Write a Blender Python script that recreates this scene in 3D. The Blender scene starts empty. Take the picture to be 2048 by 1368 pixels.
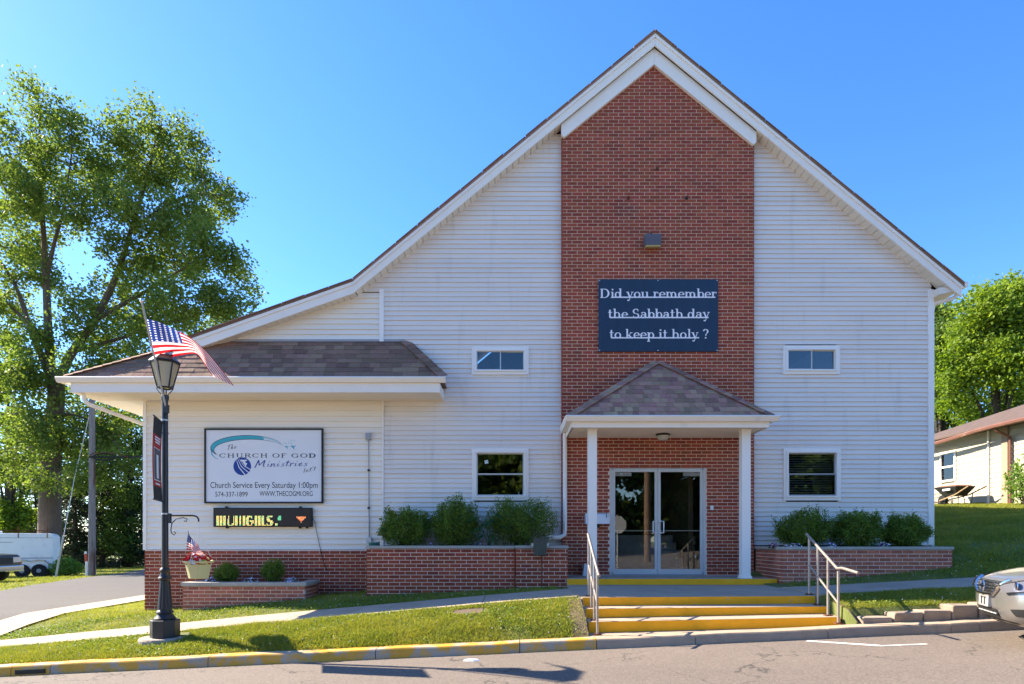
import bpy, bmesh, math, random
import numpy as np
from mathutils import Vector, Matrix
from mathutils.bvhtree import BVHTree
random.seed(7)
RNG = np.random.default_rng(7)
SC = bpy.context.scene
COL = SC.collection
R = math.radians

# ------------------------------------------------------------------ camera, sky, sun, exposure
E = 1.4            # eye height (world z); facade plane is Y = 0, camera 12.2 m in front of it
D0 = 12.2
F = 1220.0         # focal length in photograph pixels (2048 wide)
cam = bpy.data.cameras.new('camera')
camo = bpy.data.objects.new('camera', cam); COL.objects.link(camo)
camo.location = (0, -D0, E); camo.rotation_euler = (R(90), 0, 0)
cam.sensor_width = 36; cam.lens = 36 * F / 2048.0
cam.shift_y = (1080 - 684) / 2048.0
cam.clip_start = 0.05; cam.clip_end = 2000
SC.camera = camo

SUN_DIR = Vector((-1.25, 0.53, 1.0)).normalized()      # towards the sun: left and a little behind the facade
SUN_EL = math.asin(SUN_DIR.z)
world = bpy.data.worlds.new('World'); SC.world = world; world.use_nodes = True
wn = world.node_tree; wn.nodes.clear()
sky = wn.nodes.new('ShaderNodeTexSky'); sky.sky_type = 'NISHITA'; sky.sun_disc = False
sky.sun_elevation = SUN_EL; sky.sun_rotation = math.atan2(SUN_DIR.x, SUN_DIR.y)
sky.altitude = 300; sky.air_density = 1.0; sky.dust_density = 0.22; sky.ozone_density = 5.0
bg = wn.nodes.new('ShaderNodeBackground'); bg.inputs['Strength'].default_value = 0.10
wo = wn.nodes.new('ShaderNodeOutputWorld')
hsv = wn.nodes.new('ShaderNodeHueSaturation'); hsv.inputs['Saturation'].default_value = 1.2; hsv.inputs['Hue'].default_value = 0.508
wn.links.new(sky.outputs[0], hsv.inputs['Color']); wn.links.new(hsv.outputs[0], bg.inputs[0]); wn.links.new(bg.outputs[0], wo.inputs[0])
sl = bpy.data.lights.new('sun', 'SUN'); sl.energy = 4.3; sl.angle = R(0.5); sl.color = (1.0, 0.88, 0.70)
slo = bpy.data.objects.new('sun', sl); COL.objects.link(slo)
slo.rotation_euler = (-SUN_DIR).to_track_quat('-Z', 'Y').to_euler(); slo.location = (-20, 10, 25)
SC.view_settings.view_transform = 'Standard'; SC.view_settings.look = 'None'
SC.view_settings.exposure = 1.95; SC.view_settings.gamma = 1.0
SC.view_settings.use_curve_mapping = False
SC.cycles.max_bounces = 6; SC.cycles.transparent_max_bounces = 12

# ------------------------------------------------------------------ helpers
def P(px, py, d):                       # photograph pixel + distance from the camera -> world point
    return Vector(((px - 1024) * d / F, d - D0, E + (1080 - py) * d / F))
def fx(px, Y=0.0): return (px - 1024) * (D0 + Y) / F
def fz(py, Y=0.0): return E + (1080 - py) * (D0 + Y) / F

ORG = {}
def tag(o, label=None, cat=None, group=None, kind=None):
    if label: o['label'] = label
    if cat: o['category'] = cat
    if group: o['group'] = group
    if kind: o['kind'] = kind
    return o
def thing(name, label, cat, loc=(0, 0, 0), rotz=0.0, group=None, local=False):
    o = bpy.data.objects.new(name, None); COL.objects.link(o)
    o.empty_display_size = 0.1
    o.location = loc; o.rotation_euler = (0, 0, rotz)
    ORG[o] = Vector((0, 0, 0)) if local else Vector(loc)
    return tag(o, label, cat, group)
def structure(name, loc=(0, 0, 0)):
    o = bpy.data.objects.new(name, None); COL.objects.link(o); o.empty_display_size = 0.1
    o.location = loc; ORG[o] = Vector(loc); o['kind'] = 'structure'
    return o
def link_mesh(name, me, parent=None, origin=(0, 0, 0)):
    o = bpy.data.objects.new(name, me); COL.objects.link(o)
    origin = Vector(origin); ORG[o] = origin
    if parent is not None:
        o.parent = parent; o.location = origin - ORG[parent]
    else:
        o.location = origin
    return o

class MB:
    def __init__(s): s.v = []; s.f = []; s.m = []
    def add(s, vs, fs, mi=0):
        b = len(s.v); s.v += [tuple(v) for v in vs]
        s.f += [tuple(i + b for i in f) for f in fs]; s.m += [mi] * len(fs)
        return s
    def box(s, x0, x1, y0, y1, z0, z1, mi=0):
        vs = [(x, y, z) for z in (z0, z1) for y in (y0, y1) for x in (x0, x1)]
        return s.add(vs, [(0, 2, 3, 1), (4, 5, 7, 6), (0, 1, 5, 4), (2, 6, 7, 3), (0, 4, 6, 2), (1, 3, 7, 5)], mi)
    def hexa(s, b, t, mi=0):            # 4 bottom points, 4 top points
        return s.add(list(b) + list(t), [(3, 2, 1, 0), (4, 5, 6, 7), (0, 1, 5, 4), (1, 2, 6, 5), (2, 3, 7, 6), (3, 0, 4, 7)], mi)
    def prism(s, pts, axis, a0, a1, mi=0):
        n = len(pts)
        def mk(p, a):
            return (p[0], a, p[1]) if axis == 'y' else ((a, p[0], p[1]) if axis == 'x' else (p[0], p[1], a))
        vs = [mk(p, a0) for p in pts] + [mk(p, a1) for p in pts]
        fs = [tuple(range(n)), tuple(range(2 * n - 1, n - 1, -1))]
        fs += [(i, i + n, (i + 1) % n + n, (i + 1) % n) for i in range(n)]
        return s.add(vs, fs, mi)
    def tube(s, path, rad, n=8, mi=0, cap=True):
        path = [Vector(p) for p in path]
        if not hasattr(rad, '__len__'): rad = [rad] * len(path)
        rings = []; prev = None
        for i, p in enumerate(path):
            t = (path[min(i + 1, len(path) - 1)] - path[max(i - 1, 0)])
            if t.length < 1e-9: t = Vector((0, 0, 1))
            t.normalize()
            if prev is None:
                u = t.orthogonal().normalized()
            else:
                u = (prev - t * prev.dot(t))
                u = u.normalized() if u.length > 1e-6 else t.orthogonal().normalized()
            prev = u; w = t.cross(u)
            rings.append([p + (u * math.cos(a) + w * math.sin(a)) * rad[i] for a in [2 * math.pi * k / n for k in range(n)]])
        vs = [q for r in rings for q in r]; fs = []
        for i in range(len(path) - 1):
            for k in range(n):
                fs.append((i * n + k, i * n + (k + 1) % n, (i + 1) * n + (k + 1) % n, (i + 1) * n + k))
        if cap:
            fs.append(tuple(range(n - 1, -1, -1))); fs.append(tuple((len(path) - 1) * n + k for k in range(n)))
        return s.add(vs, fs, mi)
    def lathe(s, prof, c, n=16, mi=0, rot=0.0):
        vs = []; fs = []
        for r, z in prof:
            for k in range(n):
                a = 2 * math.pi * k / n + rot
                vs.append((c[0] + r * math.cos(a), c[1] + r * math.sin(a), c[2] + z))
        for i in range(len(prof) - 1):
            for k in range(n):
                fs.append((i * n + k, i * n + (k + 1) % n, (i + 1) * n + (k + 1) % n, (i + 1) * n + k))
        fs.append(tuple(range(n - 1, -1, -1))); fs.append(tuple((len(prof) - 1) * n + k for k in range(n)))
        return s.add(vs, fs, mi)
    def build(s, name, mat, parent=None, smooth=False, bevel=0.0, recalc=True):
        v = np.array(s.v, dtype=float)
        o = Vector(((v[:, 0].min() + v[:, 0].max()) / 2, (v[:, 1].min() + v[:, 1].max()) / 2, v[:, 2].min()))
        me = bpy.data.meshes.new(name)
        me.from_pydata([(a - o.x, b - o.y, c - o.z) for a, b, c in s.v], [], s.f)
        if recalc:
            bm = bmesh.new(); bm.from_mesh(me); bmesh.ops.recalc_face_normals(bm, faces=bm.faces); bm.to_mesh(me); bm.free()
        for m in (mat if isinstance(mat, (list, tuple)) else [mat]): me.materials.append(m)
        if isinstance(mat, (list, tuple)):
            me.polygons.foreach_set('material_index', s.m)
        if smooth: me.polygons.foreach_set('use_smooth', [True] * len(me.polygons))
        ob = link_mesh(name, me, parent, o)
        if smooth:
            try: me.set_sharp_from_angle(angle=R(40))
            except Exception: pass
        if bevel:
            b = ob.modifiers.new('bevel', 'BEVEL'); b.width = bevel; b.segments = 2; b.limit_method = 'ANGLE'
        return ob

def np_mesh(name, verts, faces, mats, parent=None, origin=(0, 0, 0), mi=None, smooth=False):
    """verts (N,3) world, faces (M,k) same k; fast build"""
    origin = Vector(origin)
    me = bpy.data.meshes.new(name)
    verts = np.asarray(verts, dtype=np.float32) - np.array(origin, dtype=np.float32)
    M, k = faces.shape
    me.vertices.add(len(verts)); me.vertices.foreach_set('co', verts.ravel())
    me.loops.add(M * k); me.loops.foreach_set('vertex_index', faces.astype(np.int32).ravel())
    me.polygons.add(M)
    me.polygons.foreach_set('loop_start', np.arange(0, M * k, k, dtype=np.int32))
    me.polygons.foreach_set('loop_total', np.full(M, k, dtype=np.int32))
    for m in mats: me.materials.append(m)
    if mi is not None: me.polygons.foreach_set('material_index', np.asarray(mi, dtype=np.int32))
    if smooth: me.polygons.foreach_set('use_smooth', np.ones(M, dtype=bool))
    me.update(calc_edges=True); me.validate()
    return link_mesh(name, me, parent, origin)

# ------------------------------------------------------------------ materials
def nd(nt, t, **kw):
    n = nt.nodes.new(t)
    for k, v in kw.items():
        if k in n.inputs.keys(): n.inputs[k].default_value = v
        else: setattr(n, k, v)
    return n
def math_node(nt, op, a, b=None, clamp=False):
    n = nt.nodes.new('ShaderNodeMath'); n.operation = op; n.use_clamp = clamp
    for i, x in enumerate((a, b)):
        if x is None: continue
        if isinstance(x, (int, float)): n.inputs[i].default_value = x
        else: nt.links.new(x, n.inputs[i])
    return n.outputs[0]
def mix_rgb(nt, fac, a, b, blend='MIX'):
    n = nt.nodes.new('ShaderNodeMix'); n.data_type = 'RGBA'; n.blend_type = blend
    for sock, x in ((n.inputs[0], fac), (n.inputs[6], a), (n.inputs[7], b)):
        if isinstance(x, (int, float)): sock.default_value = x
        elif isinstance(x, (tuple, list)): sock.default_value = (*x[:3], 1)
        else: nt.links.new(x, sock)
    return n.outputs[2]
def noise(nt, scale, detail=4.0, rough=0.6, vec=None, stretch=None):
    n = nt.nodes.new('ShaderNodeTexNoise'); n.inputs['Scale'].default_value = scale
    n.inputs['Detail'].default_value = detail; n.inputs['Roughness'].default_value = rough
    g = nt.nodes.new('ShaderNodeNewGeometry')
    src = g.outputs['Position'] if vec is None else vec
    if stretch:
        mp = nt.nodes.new('ShaderNodeMapping'); mp.inputs['Scale'].default_value = stretch
        nt.links.new(src, mp.inputs[0]); src = mp.outputs[0]
    nt.links.new(src, n.inputs['Vector'])
    return n.outputs['Fac']
def ramp(nt, x, lo, hi):
    n = nt.nodes.new('ShaderNodeMapRange'); n.inputs[1].default_value = lo; n.inputs[2].default_value = hi
    nt.links.new(x, n.inputs[0]); return n.outputs[0]
def mat(name, col, rough=0.6, var=0.0, vscale=3.0, stretch=None, rand=0.0, hue=0.0, bump=0.0, bscale=60.0,
        metallic=0.0, spec=0.3, dirt=None, dirt_scale=2.0, dirt_lo=0.5, dirt_hi=0.75, dirt_stretch=None, coat=0.0, emit=None, estr=1.0):
    m = bpy.data.materials.new(name); m.use_nodes = True; nt = m.node_tree
    b = nt.nodes['Principled BSDF']
    b.inputs['Roughness'].default_value = rough; b.inputs['Metallic'].default_value = metallic
    b.inputs['Specular IOR Level'].default_value = spec
    if coat: b.inputs['Coat Weight'].default_value = coat; b.inputs['Coat Roughness'].default_value = 0.05
    c = nt.nodes.new('ShaderNodeRGB'); c.outputs[0].default_value = (*col, 1); c = c.outputs[0]
    if dirt is not None:
        f = ramp(nt, noise(nt, dirt_scale, 6, 0.65, stretch=dirt_stretch), dirt_lo, dirt_hi)
        c = mix_rgb(nt, f, c, dirt)
    k = None
    if var:
        k = ramp(nt, noise(nt, vscale, 5, 0.6, stretch=stretch), 0.25, 0.75)
        k = math_node(nt, 'MULTIPLY_ADD', k, 2 * var); k.node.inputs[2].default_value = 1 - var
    if rand:
        oi = nt.nodes.new('ShaderNodeObjectInfo'); gi = nt.nodes.new('ShaderNodeNewGeometry')
        r = math_node(nt, 'FRACT', math_node(nt, 'ADD', oi.outputs['Random'], gi.outputs['Random Per Island']))
        rr = math_node(nt, 'MULTIPLY_ADD', r, 2 * rand); rr.node.inputs[2].default_value = 1 - rand
        k = rr if k is None else math_node(nt, 'MULTIPLY', k, rr)
        if hue:
            hs = nt.nodes.new('ShaderNodeHueSaturation')
            h = math_node(nt, 'FRACT', math_node(nt, 'MULTIPLY', r, 7.31))
            h = math_node(nt, 'MULTIPLY_ADD', h, hue); h.node.inputs[2].default_value = 0.5 - hue / 2
            nt.links.new(h, hs.inputs['Hue']); nt.links.new(c, hs.inputs['Color']); c = hs.outputs[0]
    if k is not None:
        vm = nt.nodes.new('ShaderNodeVectorMath'); vm.operation = 'SCALE'
        nt.links.new(c, vm.inputs[0]); nt.links.new(k, vm.inputs['Scale']); c = vm.outputs[0]
    nt.links.new(c, b.inputs['Base Color'])
    if bump:
        bn = nt.nodes.new('ShaderNodeBump'); bn.inputs['Strength'].default_value = bump; bn.inputs['Distance'].default_value = 0.01
        nt.links.new(noise(nt, bscale, 4, 0.6), bn.inputs['Height']); nt.links.new(bn.outputs[0], b.inputs['Normal'])
    if emit: b.inputs['Emission Color'].default_value = (*emit, 1); b.inputs['Emission Strength'].default_value = estr
    return m
def leaf_mat(name, col, col2, trans=0.45, vscale=0.6):
    m = bpy.data.materials.new(name); m.use_nodes = True; nt = m.node_tree; nt.nodes.clear()
    g = nt.nodes.new('ShaderNodeNewGeometry')
    f = math_node(nt, 'ADD', math_node(nt, 'MULTIPLY', g.outputs['Random Per Island'], 0.6),
                  math_node(nt, 'MULTIPLY', ramp(nt, noise(nt, vscale, 3), 0.3, 0.7), 0.4))
    c = mix_rgb(nt, f, col, col2)
    p = nd(nt, 'ShaderNodeBsdfPrincipled', Roughness=0.55); p.inputs['Specular IOR Level'].default_value = 0.25
    nt.links.new(c, p.inputs['Base Color'])
    t = nt.nodes.new('ShaderNodeBsdfTranslucent')
    nt.links.new(mix_rgb(nt, 1.0, c, (1.25, 1.25, 0.55), 'MULTIPLY'), t.inputs[0])
    mx = nt.nodes.new('ShaderNodeMixShader'); mx.inputs[0].default_value = trans
    o = nt.nodes.new('ShaderNodeOutputMaterial')
    nt.links.new(p.outputs[0], mx.inputs[1]); nt.links.new(t.outputs[0], mx.inputs[2]); nt.links.new(mx.outputs[0], o.inputs[0])
    return m
def glass_mat(name, tint=(0.75, 0.8, 0.8), ior=1.5, rough=0.0):
    m = bpy.data.materials.new(name); m.use_nodes = True; nt = m.node_tree; nt.nodes.clear()
    fr = nd(nt, 'ShaderNodeFresnel', IOR=ior)
    gl = nd(nt, 'ShaderNodeBsdfGlossy', Roughness=rough); tr = nt.nodes.new('ShaderNodeBsdfTransparent')
    tr.inputs[0].default_value = (*tint, 1)
    k = math_node(nt, 'MULTIPLY_ADD', fr.outputs[0], 1.15, True); k.node.inputs[2].default_value = 0.03
    mx = nt.nodes.new('ShaderNodeMixShader'); o = nt.nodes.new('ShaderNodeOutputMaterial')
    nt.links.new(k, mx.inputs[0]); nt.links.new(tr.outputs[0], mx.inputs[1]); nt.links.new(gl.outputs[0], mx.inputs[2])
    nt.links.new(mx.outputs[0], o.inputs[0])
    return m

M = {}
M['siding'] = mat('grey_white_siding', (0.82, 0.745, 0.665), 0.45, var=0.06, vscale=1.2, stretch=(0.5, 1, 2.5), rand=0.025,
                  dirt=(0.58, 0.53, 0.47), dirt_scale=1.6, dirt_lo=0.55, dirt_hi=0.95, dirt_stretch=(2.2, 1, 0.35), bump=0.08, bscale=40)
M['siding_w'] = mat('white_wood_siding', (0.90, 0.82, 0.70), 0.5, var=0.04, vscale=1.5, stretch=(0.5, 1, 3), rand=0.025,
                    dirt=(0.62, 0.59, 0.52), dirt_scale=3.0, dirt_lo=0.62, dirt_hi=0.85, dirt_stretch=(0.4, 1, 3), bump=0.1, bscale=50)
M['white'] = mat('white_paint', (0.90, 0.82, 0.71), 0.4, var=0.03, vscale=2.5, dirt=(0.6, 0.58, 0.52), dirt_scale=2.2, dirt_lo=0.6, dirt_hi=0.95)
M['white_trim'] = mat('white_trim', (0.92, 0.86, 0.78), 0.35, var=0.02, vscale=3)
M['soffit'] = mat('soffit_white', (0.80, 0.71, 0.59), 0.5, rand=0.04, var=0.04)
M['brick'] = mat('red_brick', (0.315, 0.070, 0.034), 0.85, var=0.16, vscale=18, rand=0.22, hue=0.012, bump=0.35, bscale=90,
                 dirt=(0.12, 0.05, 0.045), dirt_scale=1.1, dirt_lo=0.55, dirt_hi=0.9)
M['brick_old'] = mat('weathered_brick', (0.42, 0.135, 0.08), 0.88, var=0.2, vscale=14, rand=0.22, hue=0.015, bump=0.4, bscale=80,
                     dirt=(0.30, 0.20, 0.17), dirt_scale=2.2, dirt_lo=0.6, dirt_hi=0.9)
M['mortar'] = mat('pink_mortar', (0.84, 0.63, 0.51), 0.9, var=0.12, vscale=5, bump=0.3, bscale=120)
M['concrete'] = mat('concrete', (0.38, 0.31, 0.24), 0.85, var=0.14, vscale=4, bump=0.25, bscale=90, dirt=(0.27, 0.25, 0.225), dirt_scale=1.5, dirt_lo=0.5, dirt_hi=0.8)
M['walk'] = mat('sidewalk_concrete', (0.40, 0.315, 0.235), 0.85, var=0.1, vscale=3, rand=0.06, bump=0.2, bscale=110, dirt=(0.28, 0.225, 0.17), dirt_scale=2.0, dirt_lo=0.5, dirt_hi=0.85)
M['coping'] = mat('coping_stone', (0.42, 0.385, 0.33), 0.85, var=0.18, vscale=6, bump=0.3, bscale=70, dirt=(0.25, 0.23, 0.2), dirt_scale=3, dirt_lo=0.5, dirt_hi=0.8)
M['yellow'] = mat('yellow_paint', (0.95, 0.43, 0.012), 0.55, var=0.10, vscale=5, bump=0.15, bscale=60, dirt=(0.42, 0.36, 0.28), dirt_scale=5, dirt_lo=0.66, dirt_hi=0.72)
M['yellow_worn'] = mat('worn_yellow_paint', (0.64, 0.32, 0.035), 0.65, var=0.12, vscale=4, bump=0.2, bscale=70, dirt=(0.40, 0.33, 0.25), dirt_scale=3.2, dirt_lo=0.46, dirt_hi=0.58)
M['shingle'] = mat('brown_shingle', (0.27, 0.160, 0.108), 0.9, var=0.15, vscale=20, rand=0.30, hue=0.03, bump=0.5, bscale=200)
M['shingle_p'] = mat('mauve_shingle', (0.39, 0.220, 0.150), 0.9, var=0.15, vscale=20, rand=0.32, hue=0.05, bump=0.5, bscale=200)
M['shingle_far'] = mat('far_roof_shingle', (0.115, 0.08, 0.065), 0.9, var=0.3, vscale=5, bump=0.4, bscale=40)
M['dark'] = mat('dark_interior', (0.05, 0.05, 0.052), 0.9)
M['carpet'] = mat('grey_carpet', (0.42, 0.40, 0.37), 0.95, var=0.15, vscale=8, bump=0.3, bscale=120)
M['black_metal'] = mat('black_metal', (0.018, 0.019, 0.022), 0.42, var=0.2, vscale=8, spec=0.5, bump=0.06, bscale=40)
M['black'] = mat('black_plastic', (0.02, 0.02, 0.02), 0.55)
M['navy'] = mat('navy_panel', (0.022, 0.048, 0.085), 0.5, var=0.12, vscale=2, stretch=(6, 1, 0.6))
M['sign_white'] = mat('sign_white', (0.78, 0.78, 0.79), 0.4, var=0.02, vscale=2)
M['letter_white'] = mat('letter_white', (0.85, 0.84, 0.86), 0.45)
M['ink'] = mat('print_black', (0.015, 0.015, 0.02), 0.5)
M['ink_blue'] = mat('print_blue', (0.015, 0.055, 0.28), 0.5)
M['ink_teal'] = mat('print_teal', (0.06, 0.42, 0.50), 0.5)
M['ink_pale'] = mat('print_pale_teal', (0.40, 0.66, 0.70), 0.5)
M['alu'] = mat('aluminium_frame', (0.62, 0.62, 0.60), 0.38, metallic=0.15, var=0.05, vscale=4)
M['grey_frame'] = mat('grey_frame', (0.36, 0.36, 0.37), 0.45)
M['steel'] = mat('galvanised_rail', (0.40, 0.35, 0.31), 0.42, metallic=0.55, var=0.15, vscale=9, dirt=(0.30, 0.14, 0.07), dirt_scale=5, dirt_lo=0.6, dirt_hi=0.8)
M['rust'] = mat('rusty_steel', (0.16, 0.05, 0.025), 0.85, var=0.3, vscale=25, bump=0.4, bscale=80)
M['chrome'] = mat('chrome', (0.75, 0.76, 0.78), 0.12, metallic=1.0)
M['rubber'] = mat('tyre_rubber', (0.018, 0.018, 0.018), 0.8, bump=0.2, bscale=60)
M['soil'] = mat('bare_soil', (0.14, 0.10, 0.068), 0.95, var=0.3, vscale=12, bump=0.6, bscale=40)
M['bark'] = mat('bark', (0.12, 0.088, 0.062), 0.95, var=0.35, vscale=7, stretch=(3, 3, 0.5), bump=0.9, bscale=14)
M['bark_dark'] = mat('dark_bark', (0.06, 0.046, 0.035), 0.95, var=0.3, vscale=7, stretch=(3, 3, 0.5), bump=0.8, bscale=16)
M['glass'] = glass_mat('window_glass')
M['door_glass'] = glass_mat('door_glass', (0.92, 0.93, 0.91))
M['stone'] = mat('kerb_stone', (0.31, 0.24, 0.175), 0.9, var=0.25, vscale=5, rand=0.1, bump=0.45, bscale=45, dirt=(0.20, 0.165, 0.135), dirt_scale=4, dirt_lo=0.5, dirt_hi=0.8)
M['kerb'] = mat('kerb_concrete', (0.40, 0.30, 0.21), 0.9, var=0.2, vscale=6, rand=0.06, bump=0.4, bscale=60, dirt=(0.24, 0.18, 0.13), dirt_scale=3, dirt_lo=0.5, dirt_hi=0.8)
# ------------------------------------------------------------------ terrain
XK = np.array([-160, -40, -24, -16, -9, -7.3, -4.3, -2.6, -0.35, 1, 4.8, 8, 12, 16, 40, 160.])
def crv(xs, zs): return np.interp(XK, xs, zs)
SWX = [-160, -12, -9, -7.3, -4.3, -2.6, -0.35, 1, 4.8, 8, 12, 20, 160]
SWZ = [-2.2, -1.85, -1.755, -1.59, -1.30, -1.15, -0.951, -0.845, -0.82, -0.65, -0.45, -0.15, 0.5]
kerb_top_rel = lambda x: -1.329 + 0.046 * np.clip(x, -14, 18)
YK = np.array([-200, -14, -4.30, -4.16, -3.90, -3.1, -1.8, -0.9, 0, 8, 20, 45, 200.])
sw = crv(SWX, SWZ)
kt = kerb_top_rel(XK)
bank = kt.copy(); b39 = kt + 0.26 * (sw - kt) * 1.45; b39 = np.where((XK > 4.6) & (XK < 13), kt + 0.17, b39)
r09 = crv([-160, -9, -7.3, -4.3, -2.6, -0.35, 1, 4.8, 8, 12, 16, 40, 160], [-1.7, -1.6, -1.45, -1.16, -1.015, -0.92, -0.88, -0.76, -0.37, 0.0, 0.3, 1, 2])
r0 = crv([-160, -16, -9, -7.3, -4.3, -2.6, 1, 4.8, 8, 12, 16, 40, 160], [-1.7, -1.5, -1.5, -1.42, -1.15, -1.0, -0.85, -0.6, -0.2, 0.3, 0.6, 1.2, 2])
r8 = crv([-160, -24, -16, -9, 0, 8, 12, 14.4, 16, 40, 160], [-2.2, -1.72, -1.53, -1.48, -0.6, 0.55, 1.0, 1.13, 1.2, 1.8, 2.5])
r20 = crv([-160, -40, -24, -16, -9, 0, 8, 12, 16, 40, 160], [-2.4, -2.2, -1.95, -1.65, -1.6, -0.5, 0.9, 1.4, 1.7, 2.2, 3])
r45 = crv([-160, -40, -24, -9, 8, 16, 40, 160], [-2.6, -2.3, -1.8, -1.5, 0.9, 1.8, 2.4, 3])
road0 = kt - 0.12
TAB = np.stack([road0 - 0.10, road0 - 0.06, road0 - 0.06, bank, b39, sw - 0.01, sw, r09, r0, r8, r20, r45, r45 + 0.0]) + E
def G(x, y):
    x = np.asarray(x, float); y = np.asarray(y, float)
    i = np.clip(np.searchsorted(XK, x) - 1, 0, len(XK) - 2); j = np.clip(np.searchsorted(YK, y) - 1, 0, len(YK) - 2)
    u = np.clip((x - XK[i]) / (XK[i + 1] - XK[i]), 0, 1); v = np.clip((y - YK[j]) / (YK[j + 1] - YK[j]), 0, 1)
    vb = np.where(j == 4, 1 - (1 - v) ** 1.25, v)           # the bank between kerb and walk is a little domed
    carve = np.where((x > 4.6) & (x < 8.42) & (y > -4.17) & (y < -3.905), 0.12, 0.0) + np.where((x > 1.02) & (x < 4.56) & (y > -4.2) & (y < -0.15), 0.45, 0.0)      # cut for steps, landing and porch
    return (TAB[j, i] * (1 - u) + TAB[j, i + 1] * u) * (1 - vb) + (TAB[j + 1, i] * (1 - u) + TAB[j + 1, i + 1] * u) * vb - carve
def g(x, y): return float(G(x, y))
def road_z(x, y): return E - 1.449 + 0.046 * np.clip(x, -14, 18) + 0.018 * np.clip(-4.38 - y, 0, 5)

def ground_material():
    m = bpy.data.materials.new('lawn_ground'); m.use_nodes = True; nt = m.node_tree; b = nt.nodes['Principled BSDF']
    c = mix_rgb(nt, ramp(nt, noise(nt, 1.3, 6, 0.65), 0.35, 0.7), (0.09, 0.125, 0.024), (0.19, 0.19, 0.045))
    c = mix_rgb(nt, ramp(nt, noise(nt, 9, 4, 0.6), 0.6, 0.8), c, (0.15, 0.12, 0.06))
    nt.links.new(c, b.inputs['Base Color']); b.inputs['Roughness'].default_value = 0.95
    bn = nt.nodes.new('ShaderNodeBump'); bn.inputs['Strength'].default_value = 0.7; bn.inputs['Distance'].default_value = 0.04
    nt.links.new(noise(nt, 25, 5, 0.7), bn.inputs['Height']); nt.links.new(bn.outputs[0], b.inputs['Normal'])
    return m
M['ground'] = ground_material()
def asphalt_material(name, col, warm):
    m = bpy.data.materials.new(name); m.use_nodes = True; nt = m.node_tree; b = nt.nodes['Principled BSDF']
    c = mix_rgb(nt, ramp(nt, noise(nt, 0.5, 5, 0.6, stretch=(0.5, 1.6, 1)), 0.3, 0.7), col, warm)
    sp = nt.nodes.new('ShaderNodeTexVoronoi'); sp.inputs['Scale'].default_value = 75
    gq = nt.nodes.new('ShaderNodeNewGeometry'); nt.links.new(gq.outputs['Position'], sp.inputs['Vector'])
    bw = nt.nodes.new('ShaderNodeRGBToBW'); nt.links.new(sp.outputs['Color'], bw.inputs[0])
    k = math_node(nt, 'MULTIPLY_ADD', bw.outputs[0], 0.75); k.node.inputs[2].default_value = 0.62
    vm = nt.nodes.new('ShaderNodeVectorMath'); vm.operation = 'SCALE'; nt.links.new(c, vm.inputs[0]); nt.links.new(k, vm.inputs['Scale'])
    # cracks
    vo = nt.nodes.new('ShaderNodeTexVoronoi'); vo.feature = 'DISTANCE_TO_EDGE'; vo.inputs['Scale'].default_value = 0.42
    wv = nt.nodes.new('ShaderNodeVectorMath'); wv.operation = 'ADD'
    nz = nt.nodes.new('ShaderNodeTexNoise'); nz.inputs['Scale'].default_value = 2.2; nz.inputs['Detail'].default_value = 6
    nt.links.new(gq.outputs['Position'], nz.inputs['Vector'])
    sc = nt.nodes.new('ShaderNodeVectorMath'); sc.operation = 'SCALE'; sc.inputs['Scale'].default_value = 0.9
    nt.links.new(nz.outputs['Color'], sc.inputs[0])
    nt.links.new(gq.outputs['Position'], wv.inputs[0]); nt.links.new(sc.outputs[0], wv.inputs[1]); nt.links.new(wv.outputs[0], vo.inputs['Vector'])
    cr = math_node(nt, 'LESS_THAN', vo.outputs['Distance'], 0.0045)
    msk = ramp(nt, noise(nt, 1.1, 4, 0.7), 0.40, 0.52)
    cr = math_node(nt, 'MULTIPLY', cr, msk)
    c2 = mix_rgb(nt, math_node(nt, 'MULTIPLY', cr, 0.8), vm.outputs[0], (0.04, 0.036, 0.03))
    nt.links.new(c2, b.inputs['Base Color']); b.inputs['Roughness'].default_value = 0.9
    bn = nt.nodes.new('ShaderNodeBump'); bn.inputs['Strength'].default_value = 0.5; bn.inputs['Distance'].default_value = 0.006
    nt.links.new(bw.outputs[0], bn.inputs['Height']); nt.links.new(bn.outputs[0], b.inputs['Normal'])
    return m
M['asphalt'] = asphalt_material('old_asphalt', (0.135, 0.108, 0.088), (0.165, 0.132, 0.106))
M['asphalt2'] = asphalt_material('side_asphalt', (0.058, 0.052, 0.05), (0.075, 0.066, 0.062))

gx = np.unique(np.concatenate([np.linspace(-160, -40, 13), np.linspace(-40, -10, 31), np.linspace(-10, 14, 121), [1.015, 1.025, 4.555, 4.565, 4.595, 4.605], np.linspace(14, 40, 27), np.linspace(40, 160, 13)]))
gy = np.unique(np.concatenate([np.linspace(-200, -14, 8), np.linspace(-14, -4.3, 10), np.array([-4.3, -4.205, -4.195, -4.16, -3.91, -3.90]), np.linspace(-4.16, 0.2, 36), np.linspace(0.2, 20, 34), np.linspace(20, 45, 11), np.linspace(45, 200, 9)]))
GX, GY = np.meshgrid(gx, gy)
GZ = G(GX, GY)
nx, ny = len(gx), len(gy)
idx = np.arange(nx * ny).reshape(ny, nx)
fc = np.stack([idx[:-1, :-1], idx[:-1, 1:], idx[1:, 1:], idx[1:, :-1]], -1).reshape(-1, 4)
lawn = np_mesh('lawn', np.stack([GX, GY, GZ], -1).reshape(-1, 3), fc, [M['ground']], smooth=True); lawn['kind'] = 'structure'

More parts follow.
